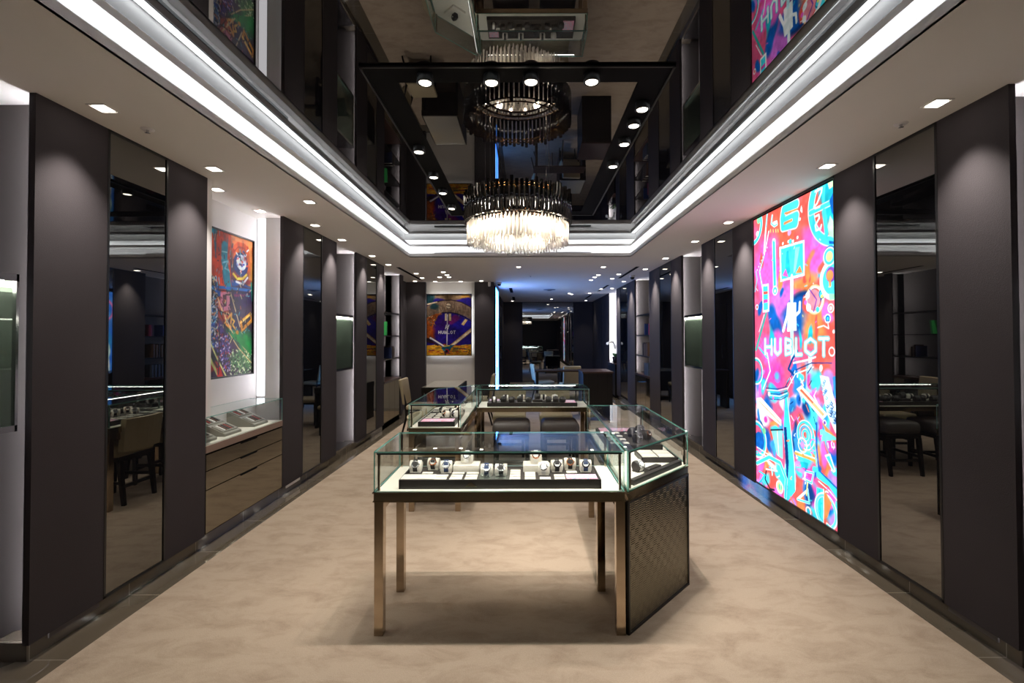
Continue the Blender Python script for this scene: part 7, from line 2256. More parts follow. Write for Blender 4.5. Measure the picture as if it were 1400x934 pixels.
('l',[(0.328,0.572),(0.344,0.524)],0.02,'#c03c20'),
('l',[(0.146,0.658),(0.165,0.695)],0.02,'#178a50'),
('l',[(0.046,0.615),(0.017,0.574)],0.02,'#4a7aa0'),
('l',[(0.23,1.06),(0.233,1.072)],0.02,'#c03c20'),
('l',[(0.049,1.067),(0.044,1.038)],0.02,'#4a7aa0'),
('l',[(0.113,1.254),(0.116,1.311)],0.02,'#e8c890'),
('l',[(0.11,0.076),(0.087,0.067)],0.02,'#4a7aa0'),
('l',[(0.212,0.937),(0.198,0.937)],0.02,'#2a2038'),
('l',[(0.207,0.028),(0.204,0.007)],0.02,'#d8dce8'),
('l',[(0.23,0.662),(0.205,0.664)],0.02,'#178a50'),
('l',[(0.082,0.149),(0.083,0.15)],0.02,'#d8dce8'),
('l',[(0.135,0.536),(0.158,0.509)],0.02,'#4a7aa0'),
('l',[(0.356,1.226),(0.342,1.264)],0.02,'#4a7aa0'),
('l',[(0.049,0.712),(0.026,0.749)],0.02,'#1d7d94'),
('l',[(0.029,1.122),(0.009,1.093)],0.02,'#4a7aa0'),
('l',[(0.144,0.226),(0.153,0.202)],0.02,'#c03c20'),
('l',[(0.066,0.835),(0.068,0.825)],0.02,'#4a7aa0'),
('l',[(0.345,0.51),(0.356,0.473)],0.02,'#d8dce8'),
('l',[(0.145,0.74),(0.146,0.703)],0.02,'#2a2038'),
('l',[(0.347,1.011),(0.377,1.007)],0.02,'#c03c20'),
('l',[(0.087,0.966),(0.1,1.018)],0.02,'#178a50'),
('l',[(0.317,0.348),(0.334,0.345)],0.02,'#d8dce8'),
('l',[(0.216,1.279),(0.24,1.241)],0.02,'#2a2038'),
('l',[(0.061,0.202),(0.065,0.168)],0.02,'#178a50'),
('l',[(0.311,0.682),(0.29,0.688)],0.02,'#178a50'),
('l',[(0.349,0.375),(0.324,0.34)],0.02,'#1d7d94'),
('l',[(0.342,0.286),(0.34,0.279)],0.02,'#e8c890'),
('l',[(0.283,0.122),(0.31,0.11)],0.02,'#4a7aa0'),
('l',[(0.009,0.129),(0.021,0.139)],0.02,'#c03c20'),
('l',[(0.089,0.373),(0.117,0.357)],0.02,'#1d7d94'),
('l',[(0.319,0.162),(0.34,0.105)],0.02,'#1a2430'),
('l',[(0.198,1.057),(0.177,1.061)],0.02,'#d8dce8'),
('l',[(0.124,0.209),(0.1,0.267)],0.02,'#178a50'),
('l',[(0.216,1.198),(0.234,1.206)],0.02,'#178a50'),
('l',[(0.017,0.651),(0.017,0.596)],0.02,'#d8dce8'),
('l',[(0.254,1.211),(0.263,1.23)],0.02,'#e8c890'),
('l',[(0.28,0.579),(0.278,0.61)],0.02,'#178a50'),
('l',[(0.331,0.895),(0.312,0.849)],0.02,'#2a2038'),
('l',[(0.075,0.272),(0.085,0.234)],0.02,'#178a50'),
('l',[(0.359,0.579),(0.376,0.595)],0.02,'#2a2038'),
('l',[(0.293,0.075),(0.29,0.023)],0.02,'#1d7d94'),
('l',[(0.006,0.625),(0.001,0.679)],0.02,'#e8c890'),
('l',[(0.084,0.18),(0.057,0.169)],0.02,'#178a50'),
('l',[(0.11,0.639),(0.103,0.656)],0.02,'#1d7d94'),
('l',[(0.116,0.789),(0.146,0.753)],0.02,'#178a50'),
('l',[(0.355,0.035),(0.376,0.077)],0.02,'#1a2430'),
('l',[(0.251,1.256),(0.271,1.266)],0.02,'#178a50'),
('l',[(0.005,0.499),(-0.01,0.513)],0.02,'#c03c20'),
('l',[(0.18,0.685),(0.156,0.637)],0.02,'#c03c20'),
('l',[(0.179,0.562),(0.18,0.505)],0.02,'#1a2430'),
('l',[(0.314,1.283),(0.329,1.228)],0.02,'#e8c890'),
('l',[(0.239,0.36),(0.265,0.399)],0.02,'#4a7aa0'),
('l',[(0.126,0.609),(0.103,0.625)],0.02,'#1d7d94'),
('l',[(0.119,0.706),(0.145,0.714)],0.02,'#1d7d94'),
('l',[(0.155,1.148),(0.163,1.157)],0.02,'#2a2038'),
('l',[(0.224,0.621),(0.232,0.625)],0.02,'#d8dce8'),
('l',[(0.341,0.018),(0.33,0.063)],0.02,'#1d7d94'),
('l',[(0.275,0.318),(0.3,0.277)],0.02,'#d8dce8'),
('l',[(0.086,0.496),(0.069,0.52)],0.02,'#178a50'),
('l',[(0.221,0.184),(0.24,0.223)],0.02,'#c03c20'),
('l',[(0.089,0.671),(0.082,0.652)],0.02,'#1a2430'),
('l',[(0.063,0.726),(0.079,0.778)],0.02,'#1d7d94'),
('l',[(0.19,1.035),(0.163,0.99)],0.02,'#1d7d94'),
('l',[(0.143,0.712),(0.169,0.66)],0.02,'#178a50'),
('l',[(0.026,0.494),(0.051,0.499)],0.02,'#1d7d94'),
('l',[(0.209,0.158),(0.227,0.159)],0.02,'#2a2038'),
('l',[(0.175,1.088),(0.153,1.135)],0.02,'#2a2038'),
('l',[(0.292,0.298),(0.262,0.342)],0.02,'#d8dce8'),
('l',[(0.035,0.996),(0.052,1.012)],0.02,'#178a50'),
('l',[(0.352,0.168),(0.333,0.193)],0.02,'#e8c890'),
('l',[(0.246,1.103),(0.25,1.077)],0.02,'#d8dce8'),
('l',[(0.218,0.238),(0.225,0.223)],0.02,'#2a2038'),
('l',[(0.087,0.906),(0.098,0.861)],0.02,'#d8dce8'),
('l',[(0.276,0.398),(0.252,0.372)],0.02,'#1a2430'),
('l',[(0.29,0.702),(0.287,0.654)],0.02,'#e8c890'),
('l',[(0.317,0.21),(0.291,0.241)],0.02,'#c03c20'),
('l',[(0.327,0.522),(0.305,0.516)],0.02,'#1d7d94'),
('l',[(0.314,0.532),(0.311,0.476)],0.02,'#178a50'),
('l',[(0.072,0.764),(0.069,0.746)],0.02,'#1a2430'),
('l',[(0.191,0.909),(0.169,0.895)],0.02,'#d8dce8'),
('l',[(0.151,0.38),(0.128,0.372)],0.02,'#1a2430'),
('l',[(0.102,1.123),(0.11,1.121)],0.02,'#e8c890'),
('l',[(0.224,0.116),(0.201,0.064)],0.02,'#1a2430'),
('l',[(0.311,0.333),(0.296,0.286)],0.02,'#2a2038'),
('l',[(0.184,0.248),(0.154,0.294)],0.02,'#178a50'),
('l',[(0.135,0.161),(0.144,0.189)],0.02,'#e8c890'),
('l',[(0.238,0.4),(0.239,0.375)],0.02,'#1a2430'),
('l',[(0.299,0.374),(0.321,0.407)],0.02,'#1a2430'),
('l',[(0.22,0.808),(0.201,0.778)],0.02,'#1d7d94'),
('l',[(0.149,1.288),(0.12,1.33)],0.02,'#1a2430'),
('l',[(0.135,1.077),(0.118,1.108)],0.02,'#1a2430'),
('l',[(0.358,0.947),(0.37,0.969)],0.02,'#c03c20'),
('l',[(0.032,1.271),(0.015,1.256)],0.02,'#e8c890'),
('l',[(0.134,0.861),(0.145,0.855)],0.02,'#e8c890'),
('l',[(0.132,0.14),(0.106,0.142)],0.02,'#1a2430'),
('l',[(0.274,1.217),(0.283,1.225)],0.02,'#2a2038'),
('l',[(0.086,0.815),(0.087,0.874)],0.02,'#178a50'),
('l',[(0.09,0.41),(0.09,0.404)],0.02,'#1a2430'),
('l',[(0.203,0.269),(0.176,0.228)],0.02,'#178a50'),
('l',[(0.107,0.102),(0.09,0.102)],0.02,'#d8dce8'),
('l',[(0.159,0.699),(0.161,0.644)],0.02,'#c03c20'),
('l',[(0.062,0.269),(0.038,0.228)],0.02,'#d8dce8'),
('l',[(0.13,0.184),(0.12,0.175)],0.02,'#c03c20')]

# ============================================================ THE SETTING
struct('floor', box(-4.2, 4.2, -3, 17.2, -.1, 0), STONE)
# carpet lies in the stone border
tag(MB().box(-2.275, 2.235, -2.9, 10.0, 0, .004).box(-.55, 2.1, 10.0, 16.2, 0, .004).build('carpet', CARPET), 'beige mottled carpet laid between the dark stone borders', 'carpet')
c = MB()
for a in ((-4.2, TX0, -3, 17.2), (TX1, 4.2, -3, 17.2), (TX0, TX1, -3, TY0), (TX0, TX1, TY1, 17.2)): c.box(*a, ZC, ZC + .012)
struct('ceiling', c, PAINT)
struct('ceiling', box(-4.2, 4.2, -3, 17.2, 3.2, 3.3), BLACKM)

# recessed tray: two lit steps round the mirror, swept about the opening
def tray_loop(o, z): return [(TX0 - o, TY0 - o, z), (TX1 + o, TY0 - o, z), (TX1 + o, TY1 + o, z), (TX0 - o, TY1 + o, z)]
def sweep(prof):
    mb = MB()
    for (o0, z0), (o1, z1) in zip(prof[:-1], prof[1:]):
        A, B = tray_loop(o0, ZC + z0), tray_loop(o1, ZC + z1)
        for i in range(4): j = (i + 1) % 4; mb.face([A[i], B[i], B[j], A[j]])
    return mb
struct('trim_1', sweep([(0, 0), (0, .06), (.015, .06), (.015, .02), (.10, .02), (.10, .165), (.0, .165), (.0, .205), (.015, .205), (.015, .18), (.10, .18), (.10, .286)]), PAINTW)
k = 1
for nm, off, z, hw in (('lower', .040, .022, .012), ('upper', .062, .183, .026)):
    mb = MB()
    for i in range(4):
        A, B = tray_loop(off - hw, ZC + z), tray_loop(off + hw, ZC + z)
        j = (i + 1) % 4; mb.face([A[i], A[j], B[j], B[i]])
    o = mb.build('cove_light', LEDC); tag(o, 'cool white light strip running round the ceiling recess, %s step' % nm, 'cove light')
mi = box(TX0 - .1, TX1 + .1, TY0 - .1, TY1 + .1, ZM, ZM + .02).build('ceiling_mirror', MIRC)
tag(mi, 'large dark tinted mirror filling the recessed ceiling tray', 'mirror')
# air slots in the tray fascia
tag(box(-1.42, -.43, TY1 + .085, TY1 + .102, ZC + .062, ZC + .082).build('air_slot', BLACK), 'thin dark air slot in far tray fascia, left of the chandelier', 'air vent')
tag(box(.26, 1.02, TY1 + .085, TY1 + .102, ZC + .062, ZC + .082).build('air_slot', BLACK), 'thin dark air slot in far tray fascia, right of the chandelier', 'air vent')
tag(box(TX0 - .102, TX0 - .085, .8, 3.62, ZC + .062, ZC + .082).build('air_slot', BLACK), 'long perforated air slot along the left tray fascia', 'air vent')
tag(box(TX1 + .085, TX1 + .102, .8, 3.85, ZC + .062, ZC + .082).build('air_slot', BLACK), 'long perforated air slot along the right tray fascia', 'air vent')

# black lighting channel hung on the mirror, with its spots
GX0, GX1, GY0, GY1 = -.925, .84, 2.545, 5.70
gr = empty('light_channel', (0, 0, 0), 'black rectangular lighting channel on the ceiling mirror around the chandelier', 'light channel')
mb = MB(); t = .17
for a in ((GX0, GX1, GY0, GY0 + t), (GX0, GX1, GY1 - t, GY1), (GX0, GX0 + t, GY0 + t, GY1 - t), (GX1 - t, GX1, GY0 + t, GY1 - t)): mb.box(*a, ZM - .006, ZM - .001)
mb.build('channel', BLACKM, gr)
mb = MB()
for a in ((GX0, GX1, GY0, GY0 + .012), (GX0, GX1, GY1 - .012, GY1), (GX0, GX0 + .012, GY0, GY1), (GX1 - .012, GX1, GY0, GY1)): mb.box(*a, ZM - .014, ZM - .006)
mb.build('rim', BLACK, gr)
def groove_spot(x, y, lab, first=[None]):
    if first[0] is None:
        t_ = empty('track_spotlight', (x, y, ZM - .006), lab, 'spotlight', 'spotlights in the black ceiling channel')
        MB().lathe([(.045, 0), (.048, -.045), (.040, -.05), (.036, -.04), (.0, -.038)], n=18).build('housing', BLACK, t_)
        MB().lathe([(.0, -.046), (.034, -.046), (.034, -.04)], n=18).build('lamp', LAMPC, t_)
        first[0] = t_
    else:
        t_ = copy_tree(first[0]); t_.location = (x, y, ZM - .006); t_['label'] = lab
    return t_
near = [(-.575, 2.637, 'leftmost'), (-.193, 2.639, 'second from left'), (.034, 2.633, 'second from right'), (.383, 2.634, 'rightmost')]
right = [(.755, 2.958, 'first'), (.755, 3.19, 'second'), (.755, 3.50, 'third'), (.755, 3.96, 'fourth')]
left = [(-.84, 3.634, 'first'), (-.84, 4.215, 'second'), (-.84, 4.685, 'third'), (-.84, 5.25, 'last')]
GS = []
for x, y, n_ in near: groove_spot(x, y, 'lit black spotlight on the near side of the ceiling channel, %s' % n_); GS.append((x, y))
for x, y, n_ in right: groove_spot(x, y, 'lit black spotlight on the right side of the ceiling channel, %s from the front' % n_); GS.append((x, y))
for x, y, n_ in left: groove_spot(x, y, 'lit black spotlight on the left side of the ceiling channel, %s from the front' % n_); GS.append((x, y))
AIM = {0: (-.55, 2.62), 1: (-.2, 2.5), 2: (.05, 2.5), 3: (.4, 2.62), 4: (.95, 3.0), 5: (.8, 3.3), 6: (.75, 3.7), 7: (.3, 4.1), 8: (-.7, 3.7), 9: (-.7, 4.4), 10: (-.3, 4.5), 11: (0, 5.5)}
for i, (x, y) in enumerate(GS):
    spot('spot_beam', (x, y, ZM - .065), (*AIM[i], 0), P_GROOVE * (.55 if i in (6, 7, 8, 9, 10) else .9), 62 if i < 4 else 55, NEUT, .7, .02)

# ---- walls: pilasters, mirrors and bays
NO = ['first', 'second', 'third', 'fourth', 'fifth', 'sixth', 'seventh', 'eighth', 'ninth']
def pilaster(side, y0, y1, glow=None):
    """fabric panel; beside a niche its near edge floats free of the return wall and hides a light strip"""
    x = XL if side == 'left' else XR; s = -1 if side == 'left' else 1
    if glow is None:
        xa, xb = sorted((x, x + s * .30)); struct('wall_' + side, box(xa, xb, y0, y1, .09, ZC), FAB); return
    c = .12
    xa, xb = sorted((x, x + s * .022)); struct('wall_' + side, box(xa, xb, y0, y1, .09, ZC), FAB)
    xa, xb = sorted((x + s * .022, x + s * .36)); struct('wall_' + side, box(xa, xb, y0 + c, y1, .05, ZC), PAINTW if glow[2] == 'white' else FABB)
    xa, xb = sorted((x + s * .022, x + s * .034)); struct('wall_' + side, box(xa, xb, y0, y0 + .006, .09, ZC), FAB)
    xa, xb = sorted((x + s * .023, x + s * .031))
    o = box(xa, xb, y0 + .060, y0 + .076, glow[0], ZC - .05).build('light_strip', glow[3] if len(glow) > 3 else LEDB); tag(o, glow[1], 'light strip')
def wall_mirror(side, y0, y1, lab):
    x = XL if side == 'left' else XR; s = -1 if side == 'left' else 1
    t_ = empty('wall_mirror', (x, (y0 + y1) / 2, .09), lab, 'mirror')
    yc = (y0 + y1) / 2; h = ZC - .09
    mb = MB(); xa, xb = sorted((-.002 * s, .03 * s))
    for a in ((y0 - yc, y0 - yc + .014, 0, h), (y1 - yc - .014, y1 - yc, 0, h), (y0 - yc, y1 - yc, 0, .014), (y0 - yc, y1 - yc, h - .014, h)): mb.box(xa, xb, *a)
    mb.build('frame', BLACK, t_)
    xa, xb = sorted((.004 * s, .02 * s)); box(xa, xb, y0 - yc + .01, y1 - yc - .01, .01, h - .01).build('mirror_glass', MIRW, t_)
    xa, xb = sorted((x + s * .032, x + s * .30)); struct('wall_' + side, box(xa, xb, y0, y1, .09, ZC), BLACKM)
BD = .33
def bay_shell(side, y0, y1, white=False):
    x = XL if side == 'left' else XR; s = -1 if side == 'left' else 1
    xa, xb = sorted((x + s * BD, x + s * (BD + .08)))
    struct('wall_' + side, box(xa, xb, y0 - .3, y1 + .1, 0, ZC), PAINTW if white else FABB)
MIRG = mirror('greenish_mirror', (.25, .28, .26), .02, (.022, .028, .024))
def wall_case(side, y0, y1, lab):
    x = XL if side == 'left' else XR; s = -1 if side == 'left' else 1
    t_ = empty('wall_showcase', (x, (y0 + y1) / 2, 1.15), lab, 'showcase')
    hy = (y1 - y0) / 2; D = BD - .005; z1 = .76
    def bx(a, b, c_, d, e, f, nm, m_, **k):
        xa, xb = sorted((a * s, b * s)); return box(xa, xb, c_, d, e, f, **k).build(nm, m_, t_)
    bx(.02, D, -hy, hy, 0, .03, 'base', CHR); 
    top = bx(.02, D, -hy, hy, z1 - .035, z1, 'top', CHR)
    bx(.06, D - .03, -hy + .03, hy - .03, z1 - .042, z1 - .036, 'lamp_strip', LAMP)
    bx(D - .012, D, -hy, hy, .03, z1 - .035, 'back', MIRG)
    MB().pane((s * .03, -hy + .01), (s * .03, hy - .01), .008 * -s, .03, z1 - .035).build('glass_door', [GL, GLE], t_)
    for q in (-1, 1): bx(.02, .04, q * (hy - .006) - .006, q * (hy - .006) + .006, .0, z1, 'corner_post', CHR)
    for q in (-1, 1): bx(.04, D, q * hy * .99 - .003, q * hy * .99 + .003, .03, z1 - .035, 'side_panel', MIRG)
    return t_
LS = dict(zip((45, 145, 228, 282, 387, 414, 440, 460, 487, 501, 515, 525, 548), (2.291, 2.691, 3.146, 3.535, 4.653, 5.065, 5.538, 5.966, 6.661, 7.089, 7.576, 7.967, 9.04)))
RS = dict(zip((1385, 1285, 1197, 1143, 1030, 1003, 977, 960, 932, 918, 902, 888, 868, 858, 848, 843, 832), (2.235, 2.63, 3.114, 3.51, 4.784, 5.239, 5.766, 6.173, 6.983, 7.474, 8.127, 8.799, 9.978, 10.695, 11.523, 11.987, 13.151)))
# left
pilaster('left', 2.291, 2.691, (.12, 'upright light strip behind the first left wall panel edge', '')); wall_mirror('left', 2.691, 3.146, 'tall tinted wall mirror nearest the camera on the left, reflecting a chair back')
pilaster('left', 3.146, 3.535)
pilaster('left', 4.653, 5.065, (1.02, 'upright light strip behind the panel edge at far end of the left picture niche', 'white')); wall_mirror('left', 5.065, 5.538, 'tall tinted wall mirror on the left just past the lit picture niche')
pilaster('left', 5.538, 5.966)
pilaster('left', 6.661, 7.089, (.12, 'upright light strip behind the panel edge at the left showcase niche', '')); wall_mirror('left', 7.089, 7.576, 'tall tinted wall mirror on the left nearest the bookshelf niche')
pilaster('left', 7.576, 7.967)
struct('wall_left', box(-3.0, -2.66, 9.16, 10.35, 0, ZC), FAB)
pilaster('left', 9.04, 9.22, (.85, 'upright light strip behind the panel edge at the left bookshelf', ''))
bay_shell('left', .75, 2.291 - .3 + .3); bay_shell('left', 3.535, 4.653, True); bay_shell('left', 5.966, 6.661); bay_shell('left', 7.967, 9.04)
pilaster('left', -3, .75)
# right
pilaster('right', 2.235, 2.63, (.12, 'upright light strip behind the first right wall panel edge', '')); wall_mirror('right', 2.63, 3.114, 'tall tinted wall mirror nearest the camera on the right, reflecting stool legs')
pilaster('right', 3.114, 3.51)
pilaster('right', 4.784, 5.239); wall_mirror('right', 5.239, 5.766, 'tall tinted wall mirror on the right just past the glowing art panel')
pilaster('right', 5.766, 6.173)
pilaster('right', 6.983, 7.474, (.12, 'upright light strip behind the panel edge at the right showcase niche', '')); wall_mirror('right', 7.474, 8.127, 'tall tinted wall mirror on the right between showcase niche and bookshelf')
pilaster('right', 8.127, 8.799)
pilaster('right', 9.978, 10.695, (.85, 'upright light strip behind the panel edge at the right bookshelf', '')); wall_mirror('right', 10.695, 11.523, 'tall tinted wall mirror on the right before the orchid niche')
pilaster('right', 11.523, 11.987)
pilaster('right', 13.151, 14.3, (.9, 'upright light strip behind the panel edge at the orchid niche', 'white', emis('strong_led', (.95, .95, 1), 110))); pilaster('right', 14.36, 16.3)
bay_shell('right', .75, 2.235); bay_shell('right', 6.173, 6.983); bay_shell('right', 8.799, 9.978); bay_shell('right', 11.987, 13.151, True)
pilaster('right', -3, .75)
# skirtings of polished stone, set back under the panels
def skirt(side, y0, y1):
    x = XL if side == 'left' else XR; s = -1 if side == 'left' else 1
    xa, xb = sorted((x + s * .03, x + s * .2)); struct('baseboard_' + side, box(xa, xb, y0, y1, 0, .09), STONE)
skirt('left', -3, .75); skirt('left', 2.31, 9.04); skirt('right', -3, .75); skirt('right', 2.25, 16.3)

# back wall with the dial picture, block beside it, far wall
struct('wall_back', MB().box(-3.0, -2.235, 10.30, 10.6, 0, ZC).box(-1.14, -.715, 10.30, 10.6, 0, ZC), FAB)
struct('wall_back', box(-2.235, -1.14, 10.40, 10.6, 0, ZC), PAINT)
struct('wall_back', box(-3.0, -.78, 10.6, 16.3, 0, ZC), FAB)
struct('wall_far', MB().box(-.80, -.13, 16.3, 16.6, 0, ZC).box(1.70, 2.5, 16.3, 16.6, 0, ZC), FAB)
t_ = empty('wall_mirror', (.785, 16.3, 0), 'wide dark mirror on the far end wall reflecting the whole shop', 'mirror')
box(-.905, .905, .02, .05, 0, ZC).build('mirror_glass', mirror('far_mirror', (.30, .31, .32)), t_)
mb = MB()
for x in (-.915, .90): mb.box(x, x + .015, 0, .06, 0, ZC - .015)
mb.box(-.915, .915, 0, .06, ZC - .015, ZC)
mb.build('frame', BLACK, t_)
struct('wall_near', box(-3, 3, -3.1, -3, 0, 3.2), mat('near_wall', '#17181c', .4))
# door beside the side light panel
d = MB().box(-.775, -.735, 12.6, 14.6, 0, 2.5); struct('door_1', d, mat('navy_door', '#14141c', .4))
tag(MB().tube([(-.735, 12.75, 1.0), (-.69, 12.75, 1.0), (-.69, 12.75, 1.35), (-.735, 12.75, 1.35)], .01).build('door_handle', CHR), 'chrome pull handle on the dark door beyond the dial picture', 'handle')

# ============================================================ LIT ART PANEL, RIGHT WALL
lb = empty('lit_art_panel', (XR, 4.147, .10), 'floor to ceiling glowing multicoloured art panel with big white lettering on the right wall', 'light panel')
place = lambda u, v: (.012, 4.784 - u - 4.147, v)
LBM = attr_mat('backlit_art', E_LB)
ops = LB
for_lb = [tuple([o[0]] + ([(o[1] - .006), o[2] - .10] + list(o[3:]) if o[0] in 'bdr' else [[(p[0] - .006, p[1] - .10) for p in o[1]]] + list(o[2:]))) for o in ops]
paint('lit_panel', for_lb, 1.274, ZC - .13, 210, 450, '#e05a84', place, LBM, lb, noise=.22, seed=3)
mb = MB(); h = ZC - .10
for a in ((-.640, -.626, 0, h), (.626, .640, 0, h), (-.64, .64, -.0, .012), (-.64, .64, h - .02, h)): mb.box(-.002, .05, *a)
mb.build('frame', BLACK, lb); box(.03, .28, -.637, .637, 0, h).build('back_box', BLACKM, lb)

# side light panel beyond the block (seen edge on)
sp_ = empty('lit_side_panel', (-.70, 11.1, 0), 'tall blue and pink glowing panel seen edge on beyond the dial picture', 'light panel')
blops = [('b', .6, .5, .5, .5, '#3a90ff'), ('b', .7, 1.4, .4, .5, '#40b0f0'), ('b', .5, 2.0, .6, .4, '#6ab0ff'), ('b', .6, 1.65, .3, .12, '#a060c8'), ('b', .6, 2.5, .6, .3, '#4a8cff'), ('l', [(.2, .2), (.4, 2.6)], .06, '#c8f4ff'), ('l', [(1.0, .1), (.8, 2.6)], .05, '#e8ffff'), ('r', .6, 1.2, .35, .06, '#d8ffff'), ('r', .8, 2.2, .25, .05, '#ff80c0')]
paint('lit_panel', blops, 1.25, 2.66, 60, 120, '#3a80ff', lambda u, v: (.012, u - .62, v + .08), attr_mat('backlit_side_art', 7.5), sp_, seed=9)
mb = MB()
for a in ((-.64, -.625, .06, 2.76), (.635, .65, .06, 2.76), (-.64, .65, .06, .075), (-.64, .65, 2.745, 2.76)): mb.box(0, .02, *a)
mb.build('frame', BLACK, sp_); box(-.075, .005, -.64, .65, .06, 2.76).build('back_box', BLACKM, sp_)

# ============================================================ PICTURES
def picture(loc, lab, ops, seed, place, fr, base, w_, h_):
    t_ = empty('framed_picture', loc, lab, 'picture')
    paint('canvas', ops, w_, h_, 190, 250, base, place, attr_mat('canvas_paint_%d' % seed, 0, .4), t_, noise=.35, seed=seed)
    fr.build('frame', BLACK, t_); return t_
fr = MB()
for a in ((-.507, -.493, 0, 1.383), (.493, .507, 0, 1.383), (-.507, .507, 0, .014), (-.507, .507, 1.369, 1.383)): fr.box(a[0], a[1], -.025, .02, a[2], a[3])
fr.box(-.49, .49, -.008, .02, .012, 1.371)
picture((-1.713, 10.33, 1.18), 'framed blue dial picture with small white lettering on the back wall', PB, 21, lambda u, v: (u - .5, -.012, v * 1.0 + .007), fr, '#24187a', 1.0, 1.37)
fr = MB()
for a in ((-.507, -.493, 0, 1.32), (.493, .507, 0, 1.32), (-.507, .507, 0, .014), (-.507, .507, 1.306, 1.32)): fr.box(-.02, .025, a[0], a[1], a[2], a[3])
fr.box(-.02, .008, -.49, .49, .012, 1.308)
picture((-2.72, 4.082, 1.24), 'framed abstract multicoloured picture in the bright left niche', PL, 22, lambda u, v: (.012, u - .5, v + .005), fr, '#3a2a40', 1.0, 1.31)
# halo strips behind the pictures
HALO = emis('halo_led', (.93, .95, 1), 22)
def halo(pts, lab, ax):
    mb = MB()
    for b in pts: mb.box(*b)
    tag(mb.build('picture_backlight', HALO), lab, 'light strip')
halo([(-2.17, -1.256, 10.365, 10.375, 1.24, 1.25), (-2.17, -1.256, 10.365, 10.375, 2.49, 2.50), (-2.18, -2.17, 10.365, 10.375, 1.24, 2.5), (-1.256, -1.246, 10.365, 10.375, 1.24, 2.5)], 'white light strip hidden behind the blue dial picture', 1)
HALO = emis('niche_halo', (.95, .95, 1), 9)
halo([(-2.75, -2.745, 3.63, 4.53, 1.29, 1.30), (-2.75, -2.745, 3.63, 4.53, 2.50, 2.51), (-2.75, -2.745, 4.52, 4.53, 1.29, 2.51)], 'white light strip hidden behind the picture in the left niche', 0)

# ============================================================ BAY FITTINGS
# left picture niche: end wall, light slot
struct('trim_2', box(-2.66, XL - .024, 4.72, 4.77, .98, ZC), PAINTW)
struct('trim_3', box(-2.66, XL - .001, 3.535, 3.59, .98, ZC), PAINTW)
tag(box(-2.765, -2.672, 4.76, 4.768, 1.0, ZC).build('light_strip', emis('niche_led', (.95, .95, 1), 2.5)), 'bright light strip in the far corner slot of the left picture niche', 'light strip')
wall_case('left', 1.35, 2.245, 'chrome framed glass wall showcase cut by the left edge of the photo')
wall_case('right', 1.30, 2.15, 'chrome framed glass wall showcase cut by the right edge of the photo')
wall_case('left', 6.0, 6.60, 'small glass wall showcase with mirrored back on the left, far niche')
wall_case('right', 6.21, 6.92, 'small glass wall showcase with greenish back on the right wall')
# chrome foot rests at the bottom of those niches
for x, y0, y1, lab in ((XL - .28, 5.98, 6.65, 'polished chrome plinth at the foot of the left showcase niche'), (XR + .05, 6.19, 6.97, 'polished chrome plinth at the foot of the right showcase niche')):
    mb = MB().box(x, x + .23, y0, y1, .02, .10)
    for q in (y0 + .08, y1 - .12): mb.box(x + .05, x + .10, q, q + .04, 0, .02)
    tag(mb.build('chrome_plinth', CHR), lab, 'plinth')

# left display counter with three mirrored drawers
cn = empty('display_counter', (XL, 4.094, 0), 'built-in display counter with white top and bronze mirrored drawers in left niche', 'display counter')
hy = .553
box(-BD, -.02, -hy, hy, .09, .74).build('carcass', BLACKM, cn)
box(-BD, .0, -hy, hy, .74, .772).build('top', [DECK], cn)
box(-.02, .003, -hy, hy, .715, .768).build('lip', mat('taupe_lip', '#8b7468', .35), cn)
for z0, z1 in ((.58, .70), (.435, .573), (.10, .428)):
    dr = box(-.02, .0, -hy + .004, hy - .004, z0, z1).build('drawer', MIRD, cn)
    box(-.004, .002, -.12, .12, z1 - .012, z1 + .003).build('finger_pull', BLACKM, dr)
MB().sheet([(-BD, -hy), (0, -hy), (0, hy), (-BD, hy)], .985, .991).build('glass_top', [GL, GLE], cn)
MB().pane((0, -hy), (0, hy), .007, .772, .985).build('glass_front', [GL, GLE], cn)
def strap_stand(y, z, lab, x=-2.64, first=[None]):
    if first[0] is None:
        s_ = empty('strap_display', (x, y, z), lab, 'strap display', 'strap displays in the left counter')
        mb = MB(); 
        mb.prism([(-.13, 0), (.13, 0), (.13, .02), (-.13, .14)], -.11, .11); mb.xf(Matrix.Rotation(R(90), 4, 'X')); mb.xf(Matrix.Rotation(R(0), 4, 'Z'))
        mb.build('stand', GREY, s_)
        for r_ in range(2):
            xx = .055 - r_ * .125; zz = .055 + r_ * .058
            pl = MB().cushion(xx - .055, xx + .055, -.10, .10, zz - .012, zz + .008, .005)
            pl.xf(Matrix.Translation((xx, 0, zz)) @ Matrix.Rotation(R(24), 4, 'Y') @ Matrix.Translation((-xx, 0, -zz)))
            pad = pl.build('pad', GREY, s_)
            for j in range(5):
                st = MB().cushion(xx - .042, xx + .042, -.072 + j * .03, -.054 + j * .03, zz + .006, zz + .014, .003)
                st.xf(Matrix.Translation((xx, 0, zz)) @ Matrix.Rotation(R(24), 4, 'Y') @ Matrix.Translation((-xx, 0, -zz)))
                st.build('strap', [STRW, mat('red_strap', '#8a2a24', .6), mat('brown_strap', '#5a3828', .6), mat('grey_strap', '#56534e', .6), STRK][(j * 2 + r_) % 5], pad)
        first[0] = s_; return s_
    s_ = copy_tree(first[0]); s_.location = (x, y, z); s_['label'] = lab; return s_
strap_stand(3.66, .772, 'stepped grey strap stand in left counter, nearest and cut by the pilaster')
strap_stand(3.98, .772, 'stepped grey strap stand with red straps, middle of the left counter')
strap_stand(4.40, .772, 'stepped grey strap stand with red straps, far end of the left counter')

